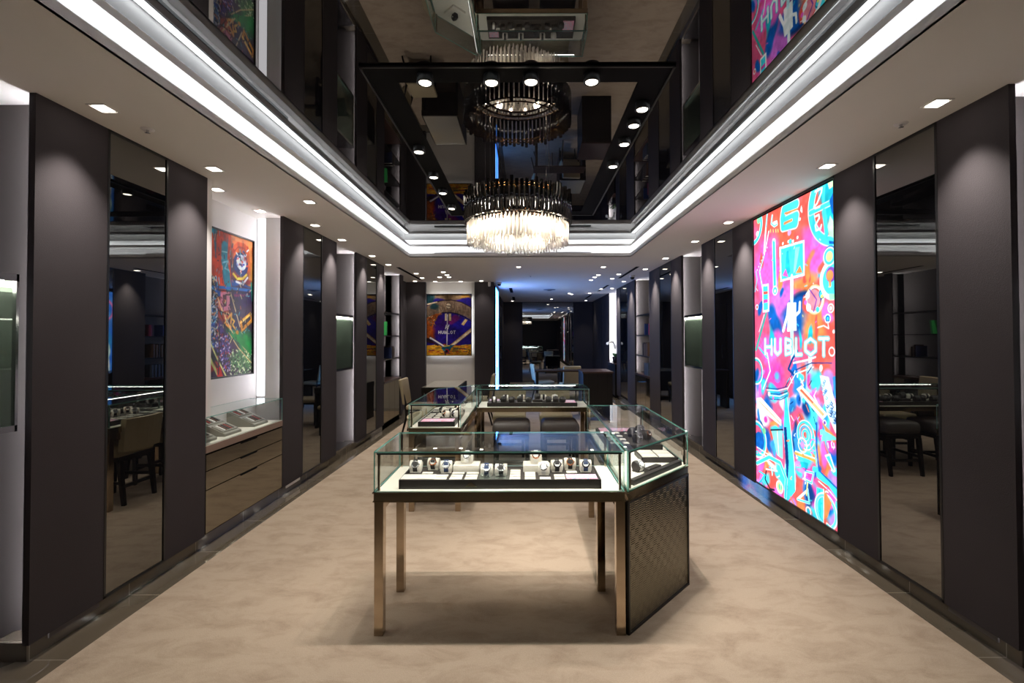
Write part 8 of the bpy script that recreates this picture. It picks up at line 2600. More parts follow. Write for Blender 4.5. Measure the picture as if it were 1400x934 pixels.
# bookshelves with cabinets
def bookshelf(side, y0, y1, lab):
    x = XL if side == 'left' else XR; s = -1 if side == 'left' else 1
    t_ = empty('bookshelf', (x, (y0 + y1) / 2, 0), lab, 'shelving'); hy = (y1 - y0) / 2 - .003
    def bx(a, b, c_, d, e, f, nm, m_):
        xa, xb = sorted((a * s, b * s)); return box(xa, xb, c_, d, e, f).build(nm, m_, t_)
    for z in (2.05, 1.63, 1.21): bx(.026, BD - .005, -hy, hy + .118, z - .022, z, 'shelf', DWOOD)
    bx(-.01, BD - .005, -hy, hy, .79, .83, 'counter', RWOOD)
    bx(.03, BD - .005, -hy, hy, .0, .79, 'carcass', BLACKM)
    for q in (-1, 0, 1): bx(.015, .03, -hy + (q + 1) * 2 * hy / 3 + .004, -hy + (q + 2) * 2 * hy / 3 - .004, .10, .785, 'cabinet_door', MIRD)
bookshelf('left', 7.967, 9.04, 'dark wooden bookshelf with cabinet doors below in the left wall')
bookshelf('right', 8.799, 9.978, 'dark wooden bookshelf with cabinet doors below in the right wall')
def book(x, y, z, t, h, d, col, lab, grp, tilt=0):
    b = empty('book', (x, y, z), lab, 'book', grp)
    MB().box(-d / 2 + .004, d / 2 - .004, -t / 2 + .003, t / 2 - .003, .004, h - .004).build('pages', TILE, b)
    mb = MB().box(-d / 2, d / 2, -t / 2, -t / 2 + .003, 0, h).box(-d / 2, d / 2, t / 2 - .003, t / 2, 0, h).box(-d / 2, -d / 2 + .004, -t / 2, t / 2, 0, h)
    mb.build('cover', mat('cover_' + col, col, .5), b); b.rotation_euler = (R(tilt), 0, 0 if x > 0 else math.pi)
    return b
gb = book(-2.55, 8.16, 1.632, .035, .24, .20, '#2f9a4c', 'bright green book standing on the left bookshelf, second shelf', 'books on the left bookshelf', 6)
for i, (y, h, cl) in enumerate(((8.5, .2, '#1f2a50'), (8.57, .22, '#3a2a28'), (8.64, .18, '#5a5048'))): book(-2.55, y, 1.212, .04, h, .18, cl, 'dark book on the third shelf of left bookshelf, %s from the front' % NO[i], 'books on the left bookshelf')
i = 0
for y, h, cl in ((9.05, .26, '#5a4438'), (9.12, .25, '#6a5444'), (9.18, .27, '#3a302c'), (9.25, .24, '#70604e'), (9.32, .26, '#4a3a32'), (9.4, .25, '#302824')):
    book(2.47, y, 1.212, .045, h, .19, cl, 'brown book in the row on the right bookshelf, %s from the front' % NO[i], 'books on the right bookshelf'); i += 1
for i, y in enumerate((9.02, 9.10, 9.18, 9.27)): book(2.47, y, .832, .05, .24, .19, '#4a5568', 'blue grey box file on the right bookshelf counter, %s from the front' % NO[i], 'files on the right bookshelf counter')
for i, (y, cl) in enumerate(((9.0, '#8a3a60'), (9.3, '#284a90'))): book(2.48, y, 1.632, .03, .22, .18, cl, ['pink book on the upper right bookshelf', 'blue book on the upper right bookshelf'][i], 'books on the right bookshelf')

# ============================================================ CEILING FIXTURES
def downlight(x, y, lab, grp, size=.10, first={}):
    if size not in first:
        t_ = empty('square_downlight', (x, y, ZC), lab, 'downlight', grp); s_ = size / 2
        mb = MB()
        for a in ((-s_, s_, -s_, -s_ + .008), (-s_, s_, s_ - .008, s_), (-s_, -s_ + .008, -s_, s_), (s_ - .008, s_, -s_, s_)): mb.box(*a, -.004, .0)
        mb.build('trim', PAINTW, t_)
        box(-s_ + .008, s_ - .008, -s_ + .008, s_ - .008, -.0015, -.0005).build('recess', GREY, t_)
        MB().cushion(-s_ * .68, s_ * .68, -s_ * .68, s_ * .68, -.006, -.002, .0018).build('lamp', LAMP, t_)
        first[size] = t_
    else: t_ = copy_tree(first[size]); t_.location = (x, y, ZC); t_['label'] = lab; t_['group'] = grp
    return t_
dl_left = [(-2.25, 2.449), (-2.26, 3.342), (-2.30, 5.039), (-2.31, 5.80), (-2.31, 6.95), (-2.32, 7.80)]
dl_right = [(2.172, 2.42), (2.179, 3.319), (2.187, 4.962), (2.19, 5.955), (2.20, 7.25), (2.18, 8.40), (2.19, 10.3), (2.2, 11.75)]
for i, (x, y) in enumerate(dl_left):
    downlight(x, y, 'square ceiling downlight washing a left wall panel, %s from the front' % NO[i], 'downlights along the left wall')
    spot('downlight_beam', (x, y, ZC - .02), (x - .06, y, 0), P_WALL, 78, NEUT, 1, .02)
for i, (x, y) in enumerate(dl_right):
    downlight(x, y, 'square ceiling downlight washing a right wall panel, %s from the front' % NO[i], 'downlights along the right wall')
    spot('downlight_beam', (x, y, ZC - .02), (x + .06, y, 0), P_WALL * (1 if i < 2 else 1.5), 78, NEUT, 1, .02)
for (x, y), lab in (((-2.55, 3.807), 'square downlight over the left picture niche, nearer of two'), ((-2.57, 4.46), 'square downlight over the left picture niche, farther of two')):
    downlight(x, y, lab, 'downlights in the left picture niche'); spot('downlight_beam', (x, y, ZC - .02), (x - .05, y, 0), P_BAY, 110, NEUT, 1, .02)
downlight(-1.954, 4.166, 'square downlight standing alone between tray and left niche', 'aisle downlights'); spot('downlight_beam', (-1.954, 4.166, ZC - .02), (-1.9, 4.1, 0), P_AISLE, 80, NEUT, 1, .03)
far = [(-2.11, 8.905, 'left pair behind the tray, nearer'), (-2.147, 9.57, 'left pair behind the tray, farther'), (-1.554, 8.715, 'nearest of the four over the left table'), (-1.555, 9.13, 'second of the four over the left table'), (-1.762, 9.46, 'left rear of the four over the left table'), (-1.568, 9.464, 'right rear of the four over the left table'),
       (-1.999, 10.2, 'in front of the blue dial picture, left'), (-1.4345, 10.2, 'in front of the blue dial picture, right'), (-.969, 10.1, 'over the dark panel right of the blue dial picture'), (-2.42, 10.1, 'over the dark panel left of the blue dial picture'),
       (1.836, 9.09, 'right pair behind the tray, nearer'), (1.835, 9.78, 'right pair behind the tray, farther'), (1.372, 8.129, 'nearest of the four over the reception desk'), (1.4486, 9.19, 'second of the four over the reception desk'), (1.426, 9.53, 'third of the four over the reception desk'), (1.42, 10.02, 'last of the four over the reception desk'),
       (-.122, 8.10, 'alone behind the chandelier'), (1.24, 13.1, 'left of the close pair in the rear hall'), (1.33, 13.35, 'right of the close pair in the rear hall'), (1.81, 13.07, 'near the orchid niche in the rear hall'), (.844, 15.08, 'before the far mirror'), (2.05, 15.7, 'over the far right panel'), (-.45, 15.8, 'over the far left panel'), (1.95, 11.9, 'by the right rear air slot')]
for i, (x, y, lab) in enumerate(far):
    downlight(x, y, 'small square ceiling downlight, ' + lab, 'rear ceiling downlights')
    if i not in (3, 5, 13, 14, 18): spot('downlight_beam', (x, y, ZC - .02), (x, y, 0), P_AISLE if y < 10 else P_AISLE * .6, 85, NEUT, .9, .03)
for (x0, x1, y0, y1), lab in (((-2.27, -2.21, 8.1, 9.85), 'long black ceiling air slot on the left'), ((1.94, 2.0, 8.1, 9.7), 'long black ceiling air slot on the right, nearest of three'), ((1.94, 2.0, 11.0, 12.5), 'long black ceiling air slot on the right, middle of three'), ((1.9, 1.96, 13.6, 14.9), 'long black ceiling air slot on the right, farthest of three'), ((-.42, -.34, 11.6, 12.8), 'short black ceiling slot by the blue glow, nearer'), ((-.42, -.34, 14.2, 15.4), 'short black ceiling slot by the blue glow, farther')):
    tag(box(x0, x1, y0, y1, ZC - .004, ZC - .0005).build('air_slot', BLACKM), lab, 'air vent')
def sprinkler(x, y, lab):
    t_ = empty('sprinkler', (x, y, ZC), lab, 'sprinkler')
    MB().lathe([(.035, 0), (.033, -.004), (.012, -.006), (.0, -.006)], n=18).build('plate', PAINTW, t_)
    MB().lathe([(.008, -.006), (.006, -.02), (.014, -.022), (0, -.024)], n=12).build('nozzle', CHR, t_)
sprinkler(2.173, 2.655, 'small round ceiling sprinkler over the near right mirror'); sprinkler(-2.22, 2.70, 'small round ceiling sprinkler over the near left mirror'); sprinkler(.1, 9.3, 'small round ceiling sprinkler behind the chandelier')
t_ = empty('ceiling_speaker', (.62, 12.0, ZC), 'small grey ceiling air fitting in the blue glow', 'ceiling vent')
MB().lathe([(.16, 0), (.155, -.01), (.09, -.02), (.0, -.02)], n=24).build('plate', mat('grey_vent', '#8d8f98', .5), t_)
MB().lathe([(.07, -.021), (.05, -.03), (0, -.03)], n=20).build('grille', BLACK, t_)
def camera_dome(x, y, lab):
    t_ = empty('security_camera', (x, y, ZC), lab, 'security camera')
    MB().lathe([(.055, 0), (.055, -.03), (.05, -.035)], n=20).build('base', PAINTW, t_); MB().lathe([(.045, -.035), (.04, -.06), (.02, -.078), (0, -.08)], n=20).build('dome', BLACK, t_)
camera_dome(2.15, 9.3, 'small dome security camera by the right shelf bay'); camera_dome(-.6, 10.45, 'small dome security camera at the corner of the dial picture block')
t_ = empty('ceiling_sensor', (-.80, 10.2, ZC), 'small white cylindrical sensor above the dark panel beside the dial picture', 'sensor')
MB().lathe([(.03, 0), (.03, -.08), (.025, -.11), (0, -.115)], n=16).build('body', PAINTW, t_); MB().lathe([(.034, 0), (.034, -.012), (.03, -.012)], n=16).build('collar', GREY, t_)

# ============================================================ CHANDELIER
CHX, CHY = -.065, 3.93
ch = empty('chandelier', (CHX, CHY, 2.56), 'round crystal chandelier with dark chrome tubes hanging under the ceiling mirror', 'chandelier')
def crystal_mat():
    M = bpy.data.materials.new('crystal'); M.use_nodes = True; nt = M.node_tree; nt.nodes.remove(nt.nodes['Principled BSDF'])
    a = nt.nodes.new('ShaderNodeBsdfTranslucent'); a.inputs[0].default_value = (.98, .95, .92, 1)
    d = nt.nodes.new('ShaderNodeBsdfTransparent'); d.inputs[0].default_value = (.97, .97, .97, 1)
    g = nt.nodes.new('ShaderNodeBsdfGlossy'); g.inputs['Roughness'].default_value = .05
    x = nt.nodes.new('ShaderNodeMixShader'); x.inputs[0].default_value = .5
    y = nt.nodes.new('ShaderNodeMixShader'); f = nt.nodes.new('ShaderNodeFresnel'); f.inputs[0].default_value = 1.5
    nt.links.new(a.outputs[0], x.inputs[1]); nt.links.new(d.outputs[0], x.inputs[2]); nt.links.new(f.outputs[0], y.inputs[0])
    nt.links.new(x.outputs[0], y.inputs[1]); nt.links.new(g.outputs[0], y.inputs[2]); nt.links.new(y.outputs[0], nt.nodes['Material Output'].inputs[0]); return M
CRY = crystal_mat(); TUBE = mat('dark_nickel', '#4b4d52', .12, 1)
mb = MB()
for r in (.44, .36, .28): mb.lathe([(r - .008, .0), (r + .008, .0), (r + .008, .012), (r - .008, .012), (r - .008, 0)], n=64)
for k in range(4):
    a = k * math.pi / 2; mb.tube([(.28 * math.cos(a), .28 * math.sin(a), .006), (.44 * math.cos(a), .44 * math.sin(a), .006)], .005, 6)
mb.build('ring_frame', mat('bronze_frame', '#4a382c', .3, 1), ch)
mb = MB()
for r in (.415, .355): mb.lathe([(r - .005, .225), (r + .005, .225), (r + .005, .233), (r - .005, .233), (r - .005, .225)], n=64)
for k in range(4):
    a = k * math.pi / 2 + .4; mb.tube([(.355 * math.cos(a), .355 * math.sin(a), .229), (.415 * math.cos(a), .415 * math.sin(a), .229)], .004, 6)
for i in range(90):
    a = 2 * math.pi * i / 90; r = (.435, .385, .345)[i % 3]; mb.lathe([(0, -.008), (.007, 0), (0, .008)], (r * math.cos(a), r * math.sin(a), .240 + .006 * math.sin(i * 3.1)), 6)
mb.build('upper_ring', mat('gold_ring', '#a87c48', .15, 1), ch)
tp = None
for i in range(72):
    a = 2 * math.pi * i / 72; h = .245 + .012 * math.sin(i * 2.4) + .008 * math.cos(i * 5.1)
    if tp is None:
        tp = MB().tube([(0, 0, 0), (0, 0, 1)], .0145, 10).build('chrome_tube', TUBE, ch); o = tp
    else: o = tp.copy(); COL.objects.link(o)
    o.location = (.445 * math.cos(a), .445 * math.sin(a), .0); o.scale = (1, 1, h)
cr = []
for r, n_, z0 in ((.425, 84, .0), (.385, 76, -.005), (.33, 62, -.01), (.27, 48, -.01)):
    for i in range(n_):
        a = 2 * math.pi * (i + .3 * (r > .4)) / n_; cr.append((r * math.cos(a), r * math.sin(a), z0 - random.uniform(0, .012), .175 + random.uniform(-.012, .012)))
cr.sort(key=lambda c_: c_[1] + .2 * abs(c_[0]))
def crystal(mb, x, y, z, L): mb.tube([(x, y, z), (x, y, z - .01), (x, y, z - L + .014), (x, y, z - L)], [.003, .0075, .0075, .0012], 6, sm=False)
c0 = None
for x, y, z, L in cr[:100]:
    if c0 is None: mb = MB(); crystal(mb, 0, 0, 0, 1.0); c0 = MB().tube([(0, 0, 0), (0, 0, -.06), (0, 0, -.92), (0, 0, -1)], [.003, .0075, .0075, .0012], 6, sm=False).build('crystal_rod', CRY, ch); o = c0
    else: o = c0.copy(); COL.objects.link(o)
    o.location = (x, y, z); o.scale = (1, 1, L)
mb = MB()
for x, y, z, L in cr[100:]: crystal(mb, x, y, z, L)
tag(mb.build('crystal_rods', CRY, ch), kind='stuff')
b0 = None
for i in range(16):
    a = 2 * math.pi * (i + .5) / 16
    if b0 is None:
        b0 = MB().lathe([(0, -.035), (.009, -.028), (.012, -.012), (.008, .0), (.006, .008)], n=12).build('bulb', BULB, ch); o = b0
        s0 = MB().lathe([(.008, .008), (.009, .03), (0, .03)], n=10).build('socket', TUBE, b0)
    else: o = copy_tree(b0)
    o.location = (.345 * math.cos(a), .345 * math.sin(a), -.03)
for i in range(6):
    a = 2 * math.pi * i / 6; l = bpy.data.lights.new('bulb_light', 'POINT'); l.energy = P_BULB; l.color = (1, .86, .66); l.shadow_soft_size = .03
    o = bpy.data.objects.new('bulb_light', l); COL.objects.link(o); o.location = (CHX + .345 * math.cos(a), CHY + .345 * math.sin(a), 2.49)
mb = MB()
for i in range(4): a = math.pi / 4 + i * math.pi / 2; mb.tube([(.36 * math.cos(a), .36 * math.sin(a), .01), (.36 * math.cos(a), .36 * math.sin(a), .55)], .0015, 6)
mb.build('suspension_wire', CHR, ch)

# ============================================================ SHOWCASES
HT, HD, HA = .986, .770, .715
def shrink(poly, d):
    """inset a convex plan polygon (counter-clockwise)"""
    n = len(poly); out = []
    for i in range(n):
        p, q, r = Vector(poly[i - 1]), Vector(poly[i]), Vector(poly[(i + 1) % n])
        e1 = (q - p).normalized(); e2 = (r - q).normalized(); n1 = Vector((-e1.y, e1.x)); n2 = Vector((-e2.y, e2.x))
        b = (n1 + n2); b = b / (1 + n1.dot(n2)); out.append(tuple(q + b * d))
    return out
def showcase(poly, legs, lab, clad=(), leds=(), led_front=()):
    n = len(poly); cx = sum(p[0] for p in poly) / n; cy = sum(p[1] for p in poly) / n
    a = sum(poly[i][0] * poly[(i + 1) % n][1] - poly[(i + 1) % n][0] * poly[i][1] for i in range(n)); assert a > 0
    t_ = empty('glass_showcase', (cx, cy, 0), lab, 'showcase')
    P = [(p[0] - cx, p[1] - cy) for p in poly]
    MB().prism(P, HA, HD - .006).build('base_frame', APR, t_)
    MB().prism([(p[0] * 1.012, p[1] * 1.012) for p in P], HD - .010, HD - .004).build('edge_trim', BRZ, t_)
    MB().prism([(p[0] * 1.008, p[1] * 1.008) for p in P], HA - .001, HA + .005).build('lower_trim', BRZ, t_)
    MB().prism(shrink(P, .012), HD - .006, HD).build('deck', DECK, t_)
    MB().sheet(P, HT - .008, HT).build('glass_top', [GL, GLE], t_)
    for i in range(n):
        A, B = P[i], P[(i + 1) % n]
        MB().pane(A, B, .007, HD, HT - .008).build('glass_pane', [GL, GLE], t_)
    for q in shrink(P, .022): box(q[0] - .006, q[0] + .006, q[1] - .006, q[1] + .006, HD, HT - .01).build('corner_post', BRZ, t_)
    for x, y in legs: box(x - cx - .024, x - cx + .024, y - cy - .024, y - cy + .024, .004, HA).build('leg', BRZ, t_)
    # side rails under the frame
    Q = shrink(P, .012)
    for i in range(n):
        A, B = Q[i], Q[(i + 1) % n]
        if abs(A[1] - B[1]) > .2 and i not in clad: MB().slab(A, B, .014, HA - .075, HA).build('rail', BRZ, t_)
    for i in clad:
        A, B = P[i], P[(i + 1) % n]
        pn = MB().slab(A, B, .018, .012, HA - .004).build('woven_panel', WOVEN, t_)
        dx, dy = B[0] - A[0], B[1] - A[1]; L = math.hypot(dx, dy); ux, uy = dx / L, dy / L; ox, oy = uy * .004, -ux * .004
        A2 = (A[0] + ox, A[1] + oy); B2 = (B[0] + ox, B[1] + oy); mb = MB()
        mb.slab(A2, (A2[0] + ux * .012, A2[1] + uy * .012), .02, .008, HA); mb.slab((B2[0] - ux * .012, B2[1] - uy * .012), B2, .02, .008, HA)
        mb.slab(A2, B2, .02, .006, .018); mb.slab(A2, B2, .02, HA - .012, HA); mb.build('panel_frame', BLACK, pn)
    for i in leds:
        A, B = shrink(P, .02)[i], shrink(P, .02)[(i + 1) % n]
        k_ = .07; A, B = (A[0] + (B[0] - A[0]) * k_, A[1] + (B[1] - A[1]) * k_), (B[0] - (B[0] - A[0]) * k_, B[1] - (B[1] - A[1]) * k_)
        MB().slab(A, B, .004, HT - .016, HT - .012).build('light_strip', LEDK, t_)
    for i in led_front:
        A, B = shrink(P, .012)[i], shrink(P, .012)[(i + 1) % n]
        MB().slab(A, B, .004, HT - .021, HT - .009).build('strip_cover', BLACK, t_)
        A, B = shrink(P, .018)[i], shrink(P, .018)[(i + 1) % n]
        MB().slab(A, B, .006, HT - .020, HT - .014).build('light_strip', LEDK, t_)
        MB().slab(*[(q[0], q[1]) for q in (A, B)], .008, HT - .0135, HT - .0105).build('strip_hood', BLACK, t_)
    return t_
YF = 2.49
showcase([(-.817, YF), (.528, YF), (.528, 2.995), (-.817, 2.995)], [(-.790, 2.515), (.505, 2.515), (-.790, 2.94), (.47, 2.94)],
         'nearest rectangular glass watch showcase on bronze legs, full of watches', led_front=(0,))
showcase([(.545, YF), (1.045, 2.997), (1.045, 4.15), (.545, 4.15)], [(.575, 2.63), (.575, 4.12), (1.015, 4.12), (1.01, 3.03)],
         'right hand glass showcase with slanted front corner and woven metal side', clad=(0, 1), led_front=(0, 3))
showcase([(-.582, 5.452), (.748, 5.452), (.748, 5.959), (-.582, 5.959)], [(-.555, 5.48), (.72, 5.48), (-.555, 5.93), (.72, 5.93)],
         'rear rectangular glass watch showcase with bright strip light along its back', leds=(2,), led_front=(0,))
showcase([(-1.075, 4.247), (-.598, 4.247), (-.598, 5.959), (-1.075, 5.47)], [(-1.05, 4.275), (-.625, 4.275), (-1.05, 5.42), (-.625, 5.88)],
         'left rear glass showcase with slanted back corner, beige chairs beside it', led_front=(0, 1))

# ---- trays, cards, tiles, watches
def card_mat():
    M = bpy.data.materials.new('printed_card'); M.use_nodes = True; nt = M.node_tree; b = nt.nodes['Principled BSDF']
    tc = nt.nodes.new('ShaderNodeTexCoord'); n1 = nt.nodes.new('ShaderNodeTexNoise'); n1.inputs['Scale'].default_value = 34; n1.inputs['Distortion'].default_value = 2.5
    nt.links.new(tc.outputs['Object'], n1.inputs['Vector']); r = nt.nodes.new('ShaderNodeValToRGB'); el = r.color_ramp.elements
    el[0].position = .3; el[0].color = (*lin('#3a58b0'), 1); el[1].position = .8; el[1].color = (*lin('#f0b8c8'), 1)
    for p, c_ in ((.42, '#d8e4f0'), (.52, '#e88ab0'), (.6, '#f0a0c0'), (.68, '#e8805a')): e = el.new(p); e.color = (*lin(c_), 1)
    nt.links.new(n1.outputs['Fac'], r.inputs[0]); nt.links.new(r.outputs[0], b.inputs['Base Color']); b.inputs['Roughness'].default_value = .4; return M
CARD = card_mat()
def tray(x0, x1, y0, y1, lab, z=HD, h=.046):
    t_ = empty('display_tray', ((x0 + x1) / 2, (y0 + y1) / 2, z), lab, 'tray'); a, b = (x1 - x0) / 2, (y1 - y0) / 2
    mb = MB()
    for q in ((-a, a, -b, -b + .008), (-a, a, b - .008, b), (-a, -a + .008, -b, b), (a - .008, a, -b, b)): mb.box(*q, 0, h + .004)
    mb.build('rim', TRAY, t_); box(-a + .007, a - .007, -b + .007, b - .007, .0, h).build('bed', mat('tray_bed', '#332c28', .7), t_); return t_
tile0 = {}
def tile(x, y, w_, d_, z, lab, grp, name='display_tile', M=None, h=.006, cat='tile'):
    key = (round(w_, 3), round(d_, 3), name)
    if key in tile0: o = tile0[key].copy(); COL.objects.link(o)
    else: o = MB().cushion(-w_ / 2, w_ / 2, -d_ / 2, d_ / 2, 0, h, min(.0025, h * .4)).build(name, M or TILE); tile0[key] = o
    o.location = (x, y, z); return tag(o, lab, cat, grp)
def card(x, y, w_, d_, z, lab): return tag(MB().box(-w_ / 2, w_ / 2, -d_ / 2, d_ / 2, 0, .005).build('printed_card', CARD, loc=(x, y, z)), lab, 'card', None)
wp = {}
def watch(x, y, z, style, lab, grp, rz=0, cush=CUSH, clab=None):
    cs, dl, st = style
    key = (cs.name, dl.name, st.name)
    if cush.name not in wp:
        mb = MB(); n_ = 14
        for s_ in (-1, 1):
            pass
        pts = [(-.033, 0, .036), (-.033, 0, .036), (.033, 0, .036), (.033, 0, .036)]
        mb.tube([(-.034, 0, .036), (-.031, 0, .036), (.031, 0, .036), (.034, 0, .036)], [.026, .031, .031, .026], 16)
        mb.v = [(a, b * .92, .002 + (c_ - .005) * 1.05) for a, b, c_ in mb.v]
        mb.box(-.03, .03, -.022, .022, 0, .02)
        wp[cush.name] = mb.build('watch_cushion', cush)
        q = wp[cush.name]
    else: q = wp[cush.name].copy(); COL.objects.link(q)
    q.location = (x, y, z); q.rotation_euler = (0, 0, rz); tag(q, clab or ('small cushion inside the ' + lab), 'watch cushion', grp.replace('watches', 'watch cushions'))
    if key not in wp:
        t_ = bpy.data.objects.new('wristwatch', None); COL.objects.link(t_); t_.empty_display_size = .02
        R_ = Matrix.Translation((0, -.0235, .048)) @ Matrix.Rotation(R(52), 4, 'X')
        MB().lathe([(.0, -.006), (.021, -.006), (.0225, -.002), (.0225, .004), (.0195, .008), (.0165, .008), (.016, .0065)], n=24).xf(R_).build('case', cs, t_)
        d_ = MB().lathe([(0, .0062), (.0165, .0062)], n=24, sm=False).xf(R_).build('dial', dl, t_)
        hm_ = DIALK if dl is DIALW else TILE
        MB().box(-.0008, .0008, -.001, .011, .0066, .0074).box(-.008, .001, -.0008, .0008, .0066, .0074).xf(R_).build('hands', hm_, d_)
        mb = MB()
        for k_ in range(12):
            a = k_ * math.pi / 6; mb.xf_pts = None; p = (.0138 * math.cos(a), .0138 * math.sin(a)); mb.box(p[0] - .0008, p[0] + .0008, p[1] - .0008, p[1] + .0008, .0064, .0070)
        mb.xf(R_).build('markers', hm_, d_)
        MB().tube([(.022, 0, .001), (.027, 0, .001)], .003, 8).xf(R_).build('crown', cs, t_)
        mb = MB(); n_ = 22; ry, rz_ = .031, .0345; cz = .0345
        P_ = []
        for k_ in range(n_ + 1):
            a = 2 * math.pi * k_ / n_; P_.append((math.cos(a), math.sin(a)))
        for k_ in range(n_):
            a, b = P_[k_], P_[k_ + 1]
            f = lambda e, s_: (s_ * .0125, e[0] * ry, cz + e[1] * rz_); g_ = lambda e, s_: (s_ * .0125, e[0] * (ry + .003), cz + e[1] * (rz_ + .003))
            mb.face([g_(a, -1), g_(a, 1), g_(b, 1), g_(b, -1)], sm=True); mb.face([f(a, 1), g_(a, 1), g_(b, 1), f(b, 1)]); mb.face([g_(a, -1), f(a, -1), f(b, -1), g_(b, -1)])
        mb.v = [(a, b, max(c_, .0005)) for a, b, c_ in mb.v]; mb.build('strap', st, t_)
        wp[key] = t_
    else: t_ = copy_tree(wp[key])
    t_.location = (x, y, z); t_.rotation_euler = (0, 0, rz); tag(t_, lab, 'watch', grp); return t_
G1 = 'watches in the nearest showcase'
tray(-.695, .41, 2.535, 2.80, 'long black tray of watches and white tiles in the nearest showcase')
ZT = HD + .047
SILW, SILK, SILB, GLDW, GLDB, BLKK, WHT = (STEEL, DIALW, STRW), (STEEL, DIALK, STRK), (STEEL, DIALW, STRB), (GOLD, DIALW, STRK), (GOLD, DIALW, STRW), (CERA, DIALW, STRK), (STEEL, DIALW, STRW)
wt = [(-.640, 2.70, 0, (STEEL, DIALK, STRK), 'steel watch with black dial on leftmost cushion'), (-.545, 2.75, 0, GLDW, 'rose gold watch, second from left'), (-.462, 2.69, 0, (STEEL, DIALW, STRB), 'steel watch on blue strap, third from left'),
      (-.348, 2.745, .04, SILW, 'white watch raised on the left white block'), (-.222, 2.62, 0, (STEEL, DIALW, STRB), 'white watch with blue dial, left of the middle pair'), (-.141, 2.62, 0, SILK, 'white watch on dark strap, right of the middle pair'),
      (.058, 2.745, .04, GLDB, 'rose gold watch raised on the right white block'), (.100, 2.645, 0, SILW, 'white watch in front of the right white block'), (.178, 2.70, 0, (CERA, DIALW, STRK), 'black cased watch fourth from the right end'), (.258, 2.745, 0, (GOLD, DIALK, STRK), 'rose gold watch with black dial near the right end'), (.345, 2.70, 0, (CERA, DIALW, STRB), 'dark watch with pale dial on the rightmost cushion')]
for x, y, dz, st, lab in wt: watch(x, y, ZT + dz, st, lab + ' in nearest showcase', G1, random.uniform(-.12, .12), clab='cream cushion under the ' + lab)
for x, lab in ((-.348, 'left'), (.058, 'right')): tag(MB().cushion(-.075, .075, -.05, .05, 0, .039, .003).build('display_block', TILE, loc=(x, 2.735, ZT)), 'raised white display block, %s of two in the nearest showcase' % lab, 'display block')
tag(box(-.085, .085, -.085, .085, 0, .004).build('mesh_mat', MATG, loc=(-.18, 2.625, ZT)), 'dark mesh mat under the middle pair of watches', 'mat')
for x in (-.225, -.14): tag(MB().cushion(-.03, .03, -.02, .02, 0, .02, .003).build('acrylic_block', [GL], loc=(x, 2.565, ZT + .005)), 'clear acrylic block on the dark mesh mat, %s one' % ('left' if x < -.2 else 'right'), 'block')
tile(-.598, 2.59, .185, .085, ZT, 'large white tile at left end of the nearest tray', None)
GT = 'white tiles in the nearest tray'
for x in (-.472, -.388, -.305):
    for y in (2.56, 2.608): tile(x, y, .068, .038, ZT, 'small white tile in the left half of the nearest tray', GT)
tile(-.565, 2.665, .06, .03, ZT, 'small white tile just behind the large tile in the nearest tray', GT)
for x in (-.388, -.305): tile(x, 2.66, .07, .03, ZT, 'small white tile before the left raised block', GT)
for x, ys in ((-.062, (2.56, 2.608, 2.656, 2.704)), (.022, (2.56, 2.608, 2.656)), (.105, (2.56,)), (.186, (2.56, 2.608)), (.262, (2.675,))):
    for y in ys: tile(x, y, .06, .038, ZT, 'small white tile in the right half of the nearest tray', GT + ', right half')
card(.307, 2.585, .17, .085, ZT, 'pink and blue printed card at the right end of nearest tray')
lg = MB()
for s_ in (-1, 1): lg.prism([(0, 0), (s_ * .035, 0), (s_ * .012, .018), (0, .026)], -.001, .001)
lg.xf(Matrix.Translation((-.302, 2.532, HD + .012)) @ Matrix.Rotation(R(90), 4, 'X')).build('tray_emblem', BRZ); tag(bpy.data.objects['tray_emblem'], 'small bronze emblem on the front of the nearest tray', 'emblem')

# rear showcase contents
G2 = 'watches in the rear showcase'; z = HD + .042
tray(-.46, .61, 5.50, 5.85, 'long black tray of watches in the rear showcase', h=.04)
bx_ = [(-.38, 5.56, 'w'), (-.27, 5.60, 'g'), (-.17, 5.56, 's'), (-.07, 5.60, 'k'), (.03, 5.56, 'g'), (.14, 5.64, 's'), (.27, 5.58, 's'), (.36, 5.60, 'g'), (.44, 5.56, 'k')]
SD = {'w': SILW, 'g': (GOLD, DIALW, STRK), 's': SILK, 'k': BLKK}
for i, (x, y, k_) in enumerate(bx_):
    dz = .03 if i == 5 else 0
    if dz: tag(MB().cushion(-.06, .06, -.06, .06, 0, .029, .003).build('display_block', TRAY, loc=(x, y, z)), 'raised black display block in the rear showcase', 'display block')
    watch(x, y, z + dz, SD[k_], 'watch in the near row of the rear showcase, %s from left' % NO[i], G2, math.pi + random.uniform(-.2, .2), TRAY, 'black cushion in the near row of rear showcase, %s from left' % NO[i])
for i, (x, k_) in enumerate(((-.25, 'g'), (-.05, 's'), (.22, 'g'), (.36, 'w'))):
    watch(x, 5.76, z, SD[k_], 'watch in the back row of the rear showcase, %s from left' % NO[i], G2, math.pi, TILE, 'white cushion in the back row of rear showcase, %s from left' % NO[i])
for x in (-.33, -.16, -.03, .12, .30): tile(x, 5.67, .06, .05, z, 'white tile between watch rows in the rear tray', 'white tiles in the rear tray')
card(-.39, 5.76, .12, .12, z, 'pink printed card at left end of the rear tray'); card(.53, 5.62, .13, .2, z, 'pink and blue printed card at right end of rear tray')

